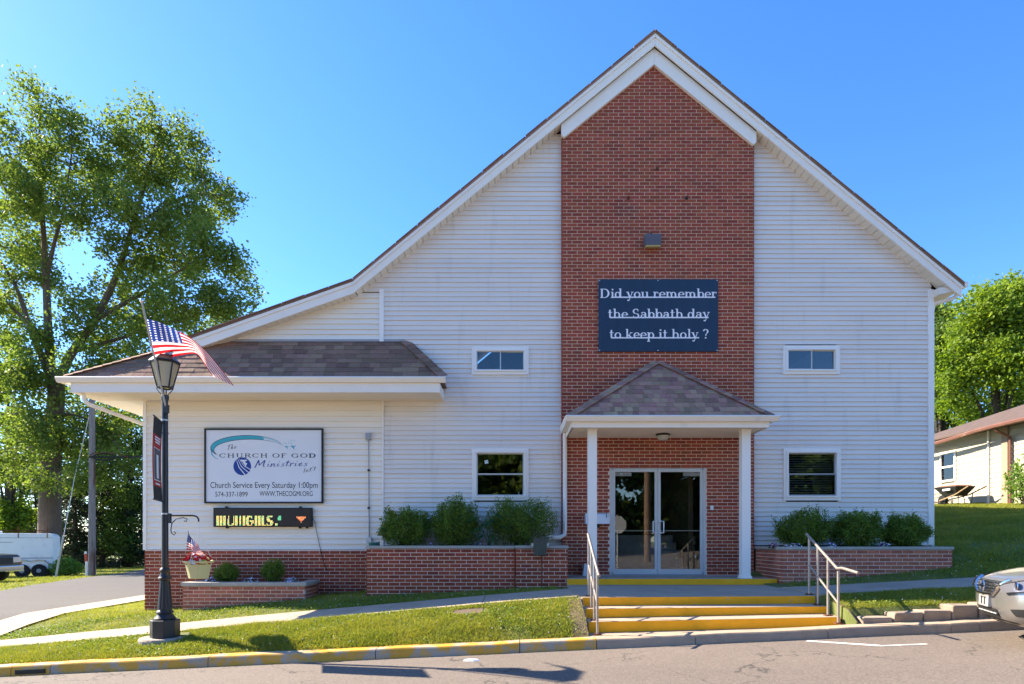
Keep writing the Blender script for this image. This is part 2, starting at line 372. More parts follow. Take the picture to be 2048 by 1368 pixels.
def sheet(name, m, xs, ys, zf, parent=None):
    X, Y = np.meshgrid(xs, ys); Z = zf(X, Y); a, b = len(xs), len(ys)
    ii = np.arange(a * b).reshape(b, a)
    f = np.stack([ii[:-1, :-1], ii[:-1, 1:], ii[1:, 1:], ii[1:, :-1]], -1).reshape(-1, 4)
    return np_mesh(name, np.stack([X, Y, Z], -1).reshape(-1, 3), f, [m], parent, smooth=True)
road = sheet('road', M['asphalt'], np.linspace(-60, 60, 61), np.array([-60, -20, -15, -9.4, -7, -5.5, -4.375]), road_z); road['kind'] = 'structure'
# painted parking mark
def strip(mb, a, b, w, zf, lift):
    a = Vector(a); b = Vector(b); n = 8; t = (b - a).normalized(); nn = Vector((-t.y, t.x)) * w / 2
    pts = [a.lerp(b, i / n) for i in range(n + 1)]
    vs = []
    for p in pts:
        for s in (1, -1):
            q = p + nn * s; vs.append((q.x, q.y, float(zf(q.x, q.y)) + lift))
    mb.add(vs, [(2 * i, 2 * i + 1, 2 * i + 3, 2 * i + 2) for i in range(n)])
M['road_paint'] = mat('worn_road_paint', (0.62, 0.58, 0.54), 0.8, var=0.1, vscale=8, dirt=(0.30, 0.25, 0.22), dirt_scale=9, dirt_lo=0.55, dirt_hi=0.75)
mb = MB(); strip(mb, (3.72, -4.5), (4.30, -5.06), 0.10, road_z, 0.004); strip(mb, (4.28, -5.08), (4.83, -5.10), 0.06, road_z, 0.0045)
mb.build('parking_mark', M['road_paint'], road, recalc=False)

# side street: near edge X=-9, far edge bends away
def ss_far(y): return np.interp(y, [-8, 5.3, 9.8, 15.7, 26, 60], [-15.5, -14.8, -16.7, -19.3, -23.2, -40])
ys = np.unique(np.concatenate([np.linspace(-4.4, 30, 60), np.linspace(32, 60, 8), YK[(YK > -4.4) & (YK < 60)]]))
vs = []; 
for y in ys:
    for t in np.linspace(0, 1, 7):
        x = -9.65 * (1 - t) + ss_far(y) * t; vs.append((x, y, float(G(x, y)) + 0.03))
ii = np.arange(len(ys) * 7).reshape(len(ys), 7)
fs = np.stack([ii[:-1, :-1], ii[:-1, 1:], ii[1:, 1:], ii[1:, :-1]], -1).reshape(-1, 4)
o = np_mesh('side_street', np.array(vs), fs, [M['asphalt2']], smooth=True); o['kind'] = 'structure'
o = sheet('gutter_strip', M['walk'], np.array([-9.75, -9.4, -9.0, -8.95]), np.unique(np.concatenate([np.linspace(-4.2, 30, 60), YK[(YK > -4.2) & (YK < 30)]])), lambda X, Y: G(X, Y) + 0.036); o['kind'] = 'structure'

# sidewalk: slabs as pieces
sw_root = structure('sidewalk', (0, -2.45, g(0, -2.45)))
def slab(x0, x1, y0, y1, lift=0.02, th=0.10, name='slab', m=None, parent=sw_root):
    n = 3; vb = []; mbs = MB()
    xs = np.linspace(x0, x1, n + 1)
    for k in range(n):
        c = [(xs[k], y0), (xs[k + 1], y0), (xs[k + 1], y1), (xs[k], y1)]
        top = [(x, y, g(x, y) + lift) for x, y in c]; bot = [(x, y, g(x, y) + lift - th) for x, y in c]
        b = len(mbs.v); mbs.v += bot + top
        fsx = [(4, 5, 6, 7), (0, 1, 5, 4), (2, 3, 7, 6)]
        if k == 0: fsx.append((3, 0, 4, 7))
        if k == n - 1: fsx.append((1, 2, 6, 5))
        mbs.f += [tuple(i + b for i in f) for f in fsx]; mbs.m += [0] * len(fsx)
    return mbs.build(name, m or M['walk'], parent, recalc=False)
xj = [-14, -12.4, -10.9, -9.4, -7.9, -6.4, -4.9, -3.45, -1.95, -0.45, 0.985]
for a, b in zip(xj[:-1], xj[1:]): slab(a + 0.006, b - 0.006, -3.1, -1.8)
xj = [4.6, 5.9, 7.4, 8.9, 10.4, 11.9, 13.4, 15, 17, 19]
for a, b in zip(xj[:-1], xj[1:]): slab(a + 0.006, b - 0.006, -3.1, -1.8)
# landing in front of the porch (slabs between porch and steps)
zl = lambda x: 0.559 + 0.007 * (x - 2.4) - 0.002
for (x0, x1) in ((1.0, 2.79), (2.80, 4.59)):
    mb = MB(); ya, yb = -3.09, -1.165
    mb.hexa([(x0, ya, 0.40), (x1, ya, 0.40), (x1, yb, 0.40), (x0, yb, 0.40)], [(x0, ya, zl(x0)), (x1, ya, zl(x1)), (x1, yb, zl(x1) + 0.015), (x0, yb, zl(x0) + 0.015)])
    mb.build('slab', M['walk'], sw_root)
# bits of landing to the walk edge
mb = MB(); mb.hexa([(4.60, -1.79, 0.40), (4.79, -1.79, 0.40), (4.79, -1.165, 0.40), (4.60, -1.165, 0.40)], [(4.60, -1.79, 0.582), (4.79, -1.79, 0.583), (4.79, -1.165, 0.588), (4.60, -1.165, 0.587)]); mb.build('slab', M['walk'], sw_root)

# kerb
kerb = structure('kerb', (0, -4.3, float(kerb_top_rel(0)) + E))
def kz(x): return float(kerb_top_rel(x)) + E
def kerb_piece(x0, x1, m, y0=-4.38, y1=-4.17):
    mb = MB(); n = max(2, int((x1 - x0) / 0.35)); xs = np.linspace(x0, x1, n + 1); prof = []
    for x in xs:
        wob = 0.006 * math.sin(x * 3.1) + 0.004 * math.sin(x * 7.7)
        z = kz(x) + 0.004 + wob * 0.6
        prof.append([(x, y0 - 0.012 + wob, z - 0.32), (x, y0 + wob, z - 0.03), (x, y0 + 0.025 + wob, z), (x, y1, z + 0.006), (x, y1, z - 0.32)])
    vs = [p for pr in prof for p in pr]; k = 5; fs = []
    for i in range(n):
        for j in range(4): fs.append((i * k + j, (i + 1) * k + j, (i + 1) * k + j + 1, i * k + j + 1))
    fs.append((4, 3, 2, 1, 0)); fs.append(tuple(n * k + j for j in range(5)))
    mb.add(vs, fs); return mb.build('kerb_stone', m, kerb, smooth=True)
ks = [-9.6, -6.42, -5.92, -3.9, -1.75, 0.1, 1.085]
for a, b in zip(ks[:-1], ks[1:]): kerb_piece(a + 0.005, b - 0.005, M['yellow_worn'])
ks = [1.085, 2.35, 4.05, 5.62, 6.0, 8.2, 10.5, 13, 16, 19]
for a, b in zip(ks[:-1], ks[1:]): kerb_piece(a + 0.005, b - 0.005, M['kerb'])
kerb_piece(-30, -9.61, M['kerb'])
mb = MB(); mb.hexa([(-6.36, -4.397, kz(-6.36) - 0.10), (-5.98, -4.397, kz(-5.98) - 0.10), (-5.98, -4.36, kz(-5.98) - 0.10), (-6.36, -4.36, kz(-6.36) - 0.10)],
                  [(-6.36, -4.397, kz(-6.36) - 0.045), (-5.98, -4.397, kz(-5.98) - 0.045), (-5.98, -4.36, kz(-5.98) - 0.045), (-6.36, -4.36, kz(-6.36) - 0.045)])
mb.build('drain_slot', M['black'], kerb)

# ------------------------------------------------------------------ front steps
steps = thing('front_steps', 'three wide concrete steps with bright yellow painted risers', 'steps', (2.8, -3.7, 0.0))
XL, XR = 1.045, 4.52
def zt(k, x):       # tread k height along x (0 = landing, 1, 2, 3 = apron)
    base = [0.559, 0.432, 0.305, 0.157][k]; sl = [0.007, 0.0104, 0.0197, 0.026][k]
    return base + sl * (x - 2.4)
ysf = [(-3.13, -3.092), (-3.46, -3.131), (-3.82, -3.461)]
for k in range(3):
    y0, y1 = ysf[k]
    mb = MB()
    zb = [zt(3, XL) - 0.15, zt(3, XR) - 0.15]
    ztop_ = lambda x, k=k: zt(k, x)
    ztop = ztop_
    mb.hexa([(XL, y0, zb[0]), (XR, y0, zb[1]), (XR, y1, zb[1]), (XL, y1, zb[0])],
            [(XL, y0, ztop(XL)), (XR, y0, ztop(XR)), (XR, y1, ztop(XR)), (XL, y1, ztop(XL))])
    st = mb.build('step', M['walk'], steps, bevel=0.012)
    # painted riser, wrapping 4 cm over the tread edge
    mb = MB(); t = 0.004; xa, xb = XL + 0.012, XR - 0.012
    zlo = lambda x, k=k: zt(k + 1, x) + 0.004
    for (ya, yb, lo) in ((y0 - t, y0 - 0.0005, True),):
        mb.hexa([(xa, ya, zlo(xa)), (xb, ya, zlo(xb)), (xb, yb, zlo(xb)), (xa, yb, zlo(xa))],
                [(xa, ya, ztop(xa) - 0.006), (xb, ya, ztop(xb) - 0.006), (xb, yb, ztop(xb) - 0.006), (xa, yb, ztop(xa) - 0.006)])
    tag(mb.build('riser_paint', M['yellow'], st), 'yellow painted riser')
# apron between bottom step and kerb
mb = MB(); mb.hexa([(XL - 0.02, -4.169, 0.0), (XR + 0.1, -4.169, 0.0), (XR + 0.1, -3.822, 0.0), (XL - 0.02, -3.822, 0.0)],
                  [(XL - 0.02, -4.169, kz(XL) + 0.008), (XR + 0.03, -4.169, kz(XR) + 0.008), (XR + 0.03, -3.822, zt(3, XR)), (XL - 0.02, -3.822, zt(3, XL))])
mb.build('apron', M['walk'], steps)
# side cheek showing left of the steps
mb = MB(); mb.hexa([(XL - 0.05, -3.8, 0.05), (XL - 0.004, -3.8, 0.05), (XL - 0.004, -3.1, 0.2), (XL - 0.05, -3.1, 0.2)],
                  [(XL - 0.05, -3.8, 0.26), (XL - 0.004, -3.8, 0.28), (XL - 0.004, -3.1, 0.545), (XL - 0.05, -3.1, 0.53)])
mb.build('cheek', M['concrete'], steps)

# handrails
def handrail(label, xa, xb, mat_, kink):
    t = thing('handrail', label, 'handrail', ((xa + xb) / 2, -3.6, g((xa + xb) / 2, -3.6)), group='handrails beside the front steps')
    ypost = [-2.98, -3.33, -3.70, -4.05]
    zr = lambda y: 1.49 + (y + 2.9) * 0.43
    for i, y in enumerate(ypost):
        f = i / 3; x = xa * (1 - f) + xb * f
        z0 = zt(min(i, 3), x) if i < 3 else kz(x) + 0.012
        mb = MB(); mb.tube([(x, y, z0), (x, y, zr(y) - 0.01)], 0.017, 10); mb.build('post', mat_, t, smooth=True)
        mb = MB(); mb.box(x - 0.05, x + 0.05, y - 0.04, y + 0.04, z0 + 0.001, z0 + 0.012)
        for sx in (-1, 1):
            mb.lathe([(0.009, 0), (0.009, 0.012)], (x + sx * 0.035, y, z0 + 0.012), 6)
        mb.build('base_plate', M['rust'], t)
    top = [(xa, -2.90, zr(-2.90)), (xb * 0.9 + xa * 0.1, -4.0, zr(-4.0))]
    top += kink
    mb = MB(); mb.tube(top, 0.019, 10); mb.build('top_rail', mat_, t, smooth=True)
    mb = MB(); mb.tube([(xa, -2.98, 1.02), (xb, -4.05, 0.555)], 0.014, 8); mb.build('lower_rail', mat_, t, smooth=True)
    return t
handrail('galvanised pipe handrail on the left of the yellow steps', 1.16, 1.14, M['steel'], [(1.14, -4.22, 0.93)])
handrail('galvanised pipe handrail on the right, its end bent out over the kerb', 4.49, 4.36, M['steel'], [(4.36, -4.14, 1.03), (4.36, -4.52, 0.985)])

# stone edging right of the steps
se = thing('stone_edging', 'row of rough grey stone blocks along the kerb right of the steps', 'stone edging', (5.7, -4.05, kz(5.7)))
def stone(x0, x1, y0, y1, z0, z1, seed):
    rnd = random.Random(seed); mb = MB()
    n = 4; vs = []; j = lambda a: a + rnd.uniform(-0.010, 0.010)
    mb.box(x0, x1, y0, y1, z0, z1)
    mb.v = [(j(a), j(b), j(c)) for a, b, c in mb.v]
    o = mb.build('stone_block', M['stone'], se, bevel=0.02)
    return o
xs_ = [(4.63, 5.03, 0.08), (5.04, 5.42, 0.13), (5.43, 5.80, 0.14), (5.81, 6.15, 0.19), (6.17, 6.62, 0.20), (6.63, 6.95, 0.20), (6.96, 7.4, 0.2), (7.42, 7.9, 0.21), (7.92, 8.4, 0.21)]
for i, (a, b, h) in enumerate(xs_):
    stone(a, b, -4.16, -3.90, kz((a + b) / 2) - 0.02, kz((a + b) / 2) + h, i)
    if h > 0.15: stone(a + 0.03, b - 0.02, -4.12, -3.92, kz((a + b) / 2) - 0.05, kz((a + b) / 2) + 0.09, i + 50)
stone(4.62, 4.95, -3.86, -3.62, 0.33, 0.43, 99)

# bare soil beside the steps and worn patches (thin sheets on the lawn)
def soil_sheet(x0, x1, y0, y1):
    sheet('soil_strip', M['soil'], np.linspace(x0, x1, 4), np.linspace(y0, y1, 14), lambda X, Y: G(X, Y) + 0.006, lawn)
soil_sheet(0.80, 1.012, -4.15, -3.12); soil_sheet(4.57, 4.64, -4.15, -3.12); soil_sheet(-0.85, -0.42, -3.46, -3.26)
# ------------------------------------------------------------------ the church
CH = thing('church_building', 'white sided church with a tall red brick gable tower and entrance porch', 'church', (1.5, 2.0, 0.3))
PX0, PZ0, SL = 2.80, 11.35, 0.82
OV = -0.26                      # rake overhang plane
XB, ZB, SL2 = -3.11, 6.50, 0.352
def ztop(x):
    if x >= PX0: return PZ0 - SL * (x - PX0)
    z = PZ0 - SL * (PX0 - x)
    return z if x >= XB else ZB - SL2 * (XB - x)
def zsof(x): return ztop(x) - 0.25
def x_at(z, side, off=0.25):          # x where the underside line has height z
    if side > 0: return PX0 + (PZ0 - off - z) / SL
    x = PX0 - (PZ0 - off - z) / SL
    if x < XB: x = XB - (ZB - off - z) / SL2
    return x
TX0, TX1 = 0.99, 4.793          # tower
XR_ = 8.38; XW0 = -7.33; XW1 = -2.56
WIN = {'ul': (fx(944), fx(1057), fz(750), fz(694)), 'll': (fx(944), fx(1057), fz(1001), fz(897)),
       'ur': (fx(1565), fx(1678), fz(749), fz(692)), 'lr': (fx(1566), fx(1680), fz(1001), fz(897))}
def cut(iv, z0, z1):
    out = [iv]
    for (a, b, c, d) in WIN.values():
        a += 0.05; b -= 0.05; c += 0.05; d -= 0.05
        if z1 > c and z0 < d:
            nw = []
            for (p, q) in out:
                if b <= p or a >= q: nw.append((p, q)); continue
                if p < a: nw.append((p, a))
                if q > b: nw.append((b, q))
            out = nw
    return out
def board(x0b, x0t, x1b, x1t, z0, z1, m, par=None, Y=0.0):
    mb = MB(); o = 0.004; jr = random.Random(int(z0 * 1000) + int(x0b * 77))
    lip = (0.028 if m is M['siding_w'] else 0.023) + jr.uniform(-0.004, 0.004); z0 = z0 + jr.uniform(-0.002, 0.002)
    vs = [(x0b, Y - lip, z0), (x1b, Y - lip, z0), (x1b, Y + 0.02, z0), (x0b, Y + 0.02, z0),
          (x0t, Y + 0.004, z1 + o), (x1t, Y + 0.004, z1 + o), (x1t, Y + 0.035, z1 + o), (x0t, Y + 0.035, z1 + o)]
    mb.add(vs, [(3, 2, 1, 0), (4, 5, 6, 7), (0, 1, 5, 4), (1, 2, 6, 5), (2, 3, 7, 6), (3, 0, 4, 7)])
    return mb.build('siding_board', m, par or CH, recalc=False)
EXP = 0.0955
z = 1.30; zs = []
while z < 9.6: zs.append(z); z += EXP
for z0 in zs:                              # right of the tower
    z1 = z0 + EXP
    xb, xt = min(XR_, x_at(z0, 1)), min(XR_, x_at(z1, 1))
    if xt <= TX1 + 0.02: break
    for (p, q) in cut((TX1 - 0.02, min(xb, xt)), z0, z1):
        r_b, r_t = (xb, xt) if q == min(xb, xt) else (q, q)
        board(p, p, r_b, r_t, z0, z1, M['siding'])
for z0 in zs:                              # left of the tower
    z1 = z0 + EXP
    lb, lt = (XW1, XW1) if z0 < 6.36 else (x_at(z0, -1), x_at(z1, -1))
    if lt >= TX0 - 0.02: break
    for (p, q) in cut((max(lb, lt), TX0 + 0.02), z0, z1):
        l_b, l_t = (lb, lt) if p == max(lb, lt) else (p, p)
        board(l_b, l_t, q, q, z0, z1, M['siding'])
EX2 = 0.111
z0 = fz(1099)
while z0 < fz(798) - 0.02:                 # wing wall under the eave
    z1 = min(z0 + EX2, fz(798) + 0.03)
    board(XW0, XW0, XW1 - 0.03, XW1 - 0.03, z0, z1, M['siding_w'], Y=-0.001); z0 += EX2
z0 = 5.30
while True:                                # white gable panel above the pent roof
    z1 = z0 + 0.104; xb, xt = x_at(z0, -1), x_at(z1, -1)
    if z0 > 6.30 or xt > XW1 - 0.12: break
    z1 = min(z1, 6.375); board(xb, x_at(z1, -1), XW1 - 0.085, XW1 - 0.085, z0, z1, M['siding_w']); z0 = z1
# corner boards
for (a, b, c, d, y) in ((XW1 - 0.085, XW1, fz(684), 6.40, -0.03), (XW1 - 0.03, XW1 - 0.001, fz(1092), fz(797), -0.024),
                     (XW0 - 0.03, XW0 + 0.03, fz(1100), fz(798), -0.026), (XR_ - 0.07, XR_ + 0.03, fz(1090), fz(580), -0.028)):
    mb = MB(); mb.box(a, b, y - 0.012, 0.05, c, d); mb.build('corner_board', M['white_trim'], CH)
# unseen shell: side, back walls, interior floor
mb = MB(); mb.box(XR_ - 0.1, XR_, 0.06, 10, 0.2, 6.6); mb.build('side_wall', M['siding'], CH)
mb = MB(); mb.box(XW0, XW0 + 0.1, 0.06, 10, -0.3, 4.6); mb.build('side_wall', M['siding_w'], CH)
mb = MB(); mb.prism([(XW0, -0.3), (XR_, 0.0), (XR_, zsof(XR_)), (PX0, zsof(PX0)), (XB, zsof(XB)), (XW0, zsof(XW0) - 0.02)], 'y', 9.9, 10.0); mb.build('back_wall', M['siding'], CH)
mb = MB(); mb.box(XW0 + 0.1, XR_ - 0.1, 0.06, 9.9, 0.2, 0.69); mb.build('interior_floor', M['carpet'], CH)
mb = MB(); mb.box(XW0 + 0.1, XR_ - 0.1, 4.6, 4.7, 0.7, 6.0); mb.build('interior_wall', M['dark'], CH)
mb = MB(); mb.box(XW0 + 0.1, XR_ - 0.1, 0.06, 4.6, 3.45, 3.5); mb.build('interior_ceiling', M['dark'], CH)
# stairs seen through the doors
for k in range(5):
    mb = MB(); mb.box(1.9, 3.62, 0.42 + 0.28 * k, 0.42 + 0.28 * (k + 1) + (1.5 if k == 4 else 0), 0.69, 0.85 + 0.165 * k - (0.0)); mb.build('inner_stair', M['carpet'], CH)
mb = MB(); mb.box(3.70, 3.8, 0.6, 4.5, 0.69, 3.4); mb.build('stair_wall', mat('tan_wall', (0.24, 0.19, 0.12), 0.8), CH)

# main roof slabs
def rake_slab(name, xa, xb, y0, y1, up, dn, m):
    mb = MB(); mb.prism([(xa, ztop(xa) + up), (xb, ztop(xb) + up), (xb, ztop(xb) + dn), (xa, ztop(xa) + dn)], 'y', y0, y1); return mb.build(name, m, CH)
rake_slab('roof', PX0, 8.84, OV - 0.03, 10.3, 0.0, -0.05, M['shingle'])
rake_slab('roof', XB, PX0 - 0.001, OV - 0.03, 10.3, 0.0, -0.05, M['shingle'])
rake_slab('roof', -8.46, XB - 0.001, 0.0, 10.3, 0.0, -0.05, M['shingle'])
rake_slab('roof', -6.34, XB - 0.001, OV - 0.03, -0.001, 0.0, -0.05, M['shingle'])
# ragged shingle edge along the rake
for (xa, xb) in ((PX0, 8.84), (XB, PX0), (-6.34, XB)):
    n = int(abs(xb - xa) / 0.42)
    for i in range(n):
        a = xa + (xb - xa) * i / n; b = xa + (xb - xa) * (i + 0.97) / n; e = random.uniform(0.0, 0.012)
        mb = MB(); mb.prism([(a, ztop(a) + 0.001), (b, ztop(b) + 0.001), (b, ztop(b) + 0.012 + e), (a, ztop(a) + 0.010 + e)], 'y', OV - 0.045 - e, OV + 0.3)
        mb.build('edge_shingle', M['shingle'], CH)
# rake boards: drip edge + fascia
def rake_trim(xa, xb):
    rake_slab('drip_edge', xa, xb, OV - 0.025, OV + 0.0, -0.051, -0.115, M['white'])
    rake_slab('rake_board', xa, xb, OV - 0.005, OV + 0.03, -0.116, -0.27, M['white'])
rake_trim(PX0 + 0.001, 8.80); rake_trim(XB, PX0 - 0.001); rake_trim(-6.30, XB - 0.002)
# soffit panels under the rakes
def soffits(xa, xb, w):
    n = max(1, int(round((xb - xa) / w)))
    for i in range(n):
        a = xa + (xb - xa) * i / n + 0.005; b = xa + (xb - xa) * (i + 1) / n - 0.005; e = random.uniform(-0.004, 0.004)
        mb = MB(); mb.prism([(a, zsof(a) + e), (b, zsof(b) + e), (b, zsof(b) + 0.03), (a, zsof(a) + 0.03)], 'y', OV + 0.035, 0.01)
        mb.build('soffit_panel', M['soffit'], CH)
soffits(TX1 + 0.02, 8.62, 0.118); soffits(XB + 0.03, TX0 - 0.02, 0.118); soffits(-6.2, XB + 0.02, 0.118)
# small boxed return and gutter at the right eave
mb = MB(); mb.prism([(8.38, 6.22), (8.38, 6.36), (8.72, 6.36), (8.75, 6.30)], 'y', -0.22, 10); mb.build('eave_soffit', M['soffit'], CH)
mb = MB(); mb.prism([(8.78, 6.33), (8.92, 6.36), (8.92, 6.45), (8.80, 6.45)], 'y', OV - 0.02, 10.2); gt = mb.build('gutter', M['white'], CH)
mb = MB(); mb.tube([(8.82, -0.14, 6.34), (8.80, -0.12, 6.24), (8.74, -0.10, 6.19), (8.46, 0.02, 6.13), (8.44, 0.06, 6.0), (8.44, 0.06, 0.4)], 0.04, 8); mb.build('downspout', M['white'], CH, smooth=True)

# --- brick tower
MB_Y = -0.113
DX0, DX1, DZ0, DZ1 = 1.935, 3.85, 0.70, 2.87
def tower_top(x): return ztop(x) - 0.20
mb = MB()
mb.prism([(TX0 + 0.01, 0.3), (DX0, 0.3), (DX0, DZ1), (TX0 + 0.01, DZ1)], 'y', MB_Y, 0.05)
mb.prism([(DX1, 0.3), (TX1 - 0.01, 0.3), (TX1 - 0.01, DZ1), (DX1, DZ1)], 'y', MB_Y, 0.05)
mb.prism([(TX0 + 0.01, DZ1 + 0.0005), (TX1 - 0.01, DZ1 + 0.0005), (TX1 - 0.01, tower_top(TX1)), (PX0, tower_top(PX0)), (TX0 + 0.01, tower_top(TX0))], 'y', MB_Y, 0.05)
mb.build('mortar_wall', M['mortar'], CH)
BL, BH, BP, CP = 0.1925, 0.0560, 0.2053, 0.0683
_bm = {}
def brick_mesh(L, W, m, H=BH):
    key = (round(L, 3), round(W, 3), m.name, round(H, 4))
    if key not in _bm:
        q = MB().box(-L / 2, L / 2, -W / 2, W / 2, 0, H)
        me = bpy.data.meshes.new('brick'); me.from_pydata(q.v, [], q.f); me.materials.append(m); _bm[key] = me
    return _bm[key]
def courses(x0, x1, z0, z1, ok=lambda a, b, c, d: True):
    res = []; k = 0; z = z0
    while z + BH <= z1 + 0.001:
        x = x0 - (BP / 2 if k % 2 else 0)
        while x < x1 - 0.02:
            a, b = max(x, x0), min(x + BL, x1)
            if b - a > 0.035:
                for (p, q) in ok(a, b, z, z + BH): res.append((p, q, z))
            x += BP
        z += CP; k += 1
    return res
def hole_ok(a, b, z0, z1):
    if z1 > DZ1 + 0.004 or z0 < DZ0 - 0.1:
        if max(z1 + 0.0, z1) > min(tower_top(a), tower_top(b)) - 0.02: return []
        return [(a, b)]
    out = []
    if a < DX0 - 0.005: out.append((a, min(b, DX0 - 0.005)))
    if b > DX1 + 0.005: out.append((max(a, DX1 + 0.005), b))
    return [(p, q) for p, q in out if q - p > 0.03]
tb = courses(TX0, TX1, 0.715, 11.3, hole_ok)
tb.sort(key=lambda t: abs(t[2] - 1.9))
def place_brick(p, q, z, y0, y1, m, parent, H=BH):
    o = bpy.data.objects.new('brick', brick_mesh(q - p, y1 - y0, m, H)); COL.objects.link(o)
    o.parent = parent; o.location = Vector(((p + q) / 2, (y0 + y1) / 2, z)) - ORG[parent]
    return o
for (p, q, z) in tb[:300]: place_brick(p, q, z, -0.12, -0.06, M['brick'], CH)
mb = MB()
for (p, q, z) in tb[300:]: mb.box(p, q, -0.12 + random.uniform(-0.0015, 0.0015), -0.08, z, z + BH)
o = mb.build('brickwork', M['brick'], CH, recalc=False); o['kind'] = 'stuff'
# tower side returns
for x0, x1 in ((TX0 - 0.006, TX0 + 0.004), (TX1 - 0.004, TX1 + 0.006)):
    mb = MB(); mb.box(x0, x1, -0.112, 0.0, 0.4, tower_top(x0 if x0 < 2 else x1) - 0.3); mb.build('tower_edge', M['brick'], CH)
# wide frieze boards at the gable head
for s in (-1, 1):
    xe = TX0 - 0.02 if s < 0 else TX1 + 0.02
    mb = MB(); t = lambda x: ztop(x) - 0.262
    mb.prism([(PX0 + s * 0.001, t(PX0)), (xe, t(xe)), (xe, t(xe) - 0.20), (xe - s * 0.06, t(xe - s * 0.06) - 0.30), (PX0 + s * 0.001, t(PX0) - 0.32)], 'y', -0.19, -0.125)
    mb.build('frieze_board', M['white'], CH)

# --- wing: brick base
mb = MB(); bz0 = -0.25; bz1 = fz(1099) - 0.005
mb.box(XW0 + 0.012, -2.4, -0.026, 0.1, bz0, bz1 - 0.004); mb.build('mortar_wall', M['mortar'], CH)
base = courses(XW0, -2.58, bz0 + 0.008, bz1, lambda a, b, c, d: [(a, b)])
base = [t for t in base if t[2] + BH > g((t[0] + t[1]) / 2, -0.05) - 0.02]
base.sort(key=lambda t: (-6.2 < t[0] < -3.9 and t[2] < 0.55, -t[2]))
for i, (p, q, z) in enumerate(base):
    if i < 300: place_brick(p, q, z, -0.032, 0.03, M['brick'], CH)
mb = MB()
for (p, q, z) in base[300:]: mb.box(p, q, -0.032, 0.03, z, z + BH)
if mb.v:
    o = mb.build('brickwork', M['brick'], CH, recalc=False); o['kind'] = 'stuff'

# --- pent roof over the wing
PY = -0.70
eZ, tZ = 4.48, 5.37
pent = MB(); eL, eR, tL, tR = -8.44, -1.30, -6.33, -2.14
def pp(x, t):            # point on the pent plane, t = 0 eave .. 1 top
    return (x, PY * (1 - t), eZ + (tZ - eZ) * t)
def xl(t): return eL + (tL - eL) * t
def xr(t): return eR + (tR - eR) * t
th = 0.03
pent.hexa([pp(eL, 0), pp(eR, 0), pp(tR, 1), pp(tL, 1)], [tuple(Vector(pp(x, t)) + Vector((0, -0.0, 0.001))) for x, t in ((eL, 0), (eR, 0), (tR, 1), (tL, 1))])
pent.v = []; pent.f = []; pent.m = []
pent.add([pp(eL, 0), pp(eR, 0), pp(tR, 1), pp(tL, 1), (eL, PY, eZ - 0.05), (eR, PY, eZ - 0.05), (tR, -0.0, eZ - 0.05), (tL, -0.0, eZ - 0.05), (eR, 0.0, eZ - 0.05)],
         [(0, 1, 2, 3), (4, 5, 1, 0), (1, 8, 2), (5, 8, 1), (4, 7, 6, 8, 5)])
PENT = pent.build('pent_roof', M['shingle'], CH, recalc=False)
def shingles(parent, m, rows, plane, xl, xr, wmin, wmax, nrm, th=0.008, rnd=random.Random(3), lap=1.0):
    for r in range(rows):
        t0, t1 = r / rows, (r + 1) / rows
        x = xl(t0) - rnd.uniform(0, wmin)
        while x < xr(t0):
            w = rnd.uniform(wmin, wmax); a, b = x, x + w - 0.006; x += w
            ab, at = max(a, xl(t0)), max(a, xl(t1)); bb, bt = min(b, xr(t0)), min(b, xr(t1))
            if bb - ab < 0.03: continue
            at = min(at, max(bt, at)); bt = max(bt, at + 0.001)
            e = th + rnd.uniform(0, 0.006); n0 = Vector(nrm) * e; n1 = Vector(nrm) * 0.002; nb = Vector(nrm) * 0.0006
            q = [Vector(plane(ab, t0)), Vector(plane(bb, t0)), Vector(plane(bt, t1)), Vector(plane(at, t1))]
            mb = MB(); mb.hexa([v + nb for v in q], [q[0] + n0, q[1] + n0, q[2] + n1, q[3] + n1]); mb.build('shingle', m, parent, recalc=False)
nrm = Vector((0, -(tZ - eZ), -PY)).normalized()
shingles(PENT, M['shingle'], 8, pp, xl, xr, 0.15, 0.30, nrm)
# hip caps at both ends
def caps(parent, m, a, b, n, w, nrm):
    a = Vector(a); b = Vector(b); d = (b - a).normalized(); s = d.cross(Vector(nrm)).normalized() * w / 2; nv = Vector(nrm)
    for i in range(n):
        p = a.lerp(b, i / n); q = a.lerp(b, (i + 1.12) / n)
        mb = MB(); lo = 0.012; hi = 0.026
        mb.hexa([p - s + nv * lo, p + s + nv * lo, q + s + nv * lo, q - s + nv * lo], [p - s + nv * hi, p + s + nv * hi, q + s + nv * (lo + .004), q - s + nv * (lo + .004)])
        mb.build('hip_shingle', m, parent)
caps(PENT, M['shingle'], pp(eR, 0), pp(tR, 1), 8, 0.20, (nrm + Vector((0.3, 0, 0.1))).normalized())
caps(PENT, M['shingle'], pp(eL, 0), pp(tL, 1), 14, 0.18, (nrm + Vector((-0.5, 0, 0.5))).normalized())
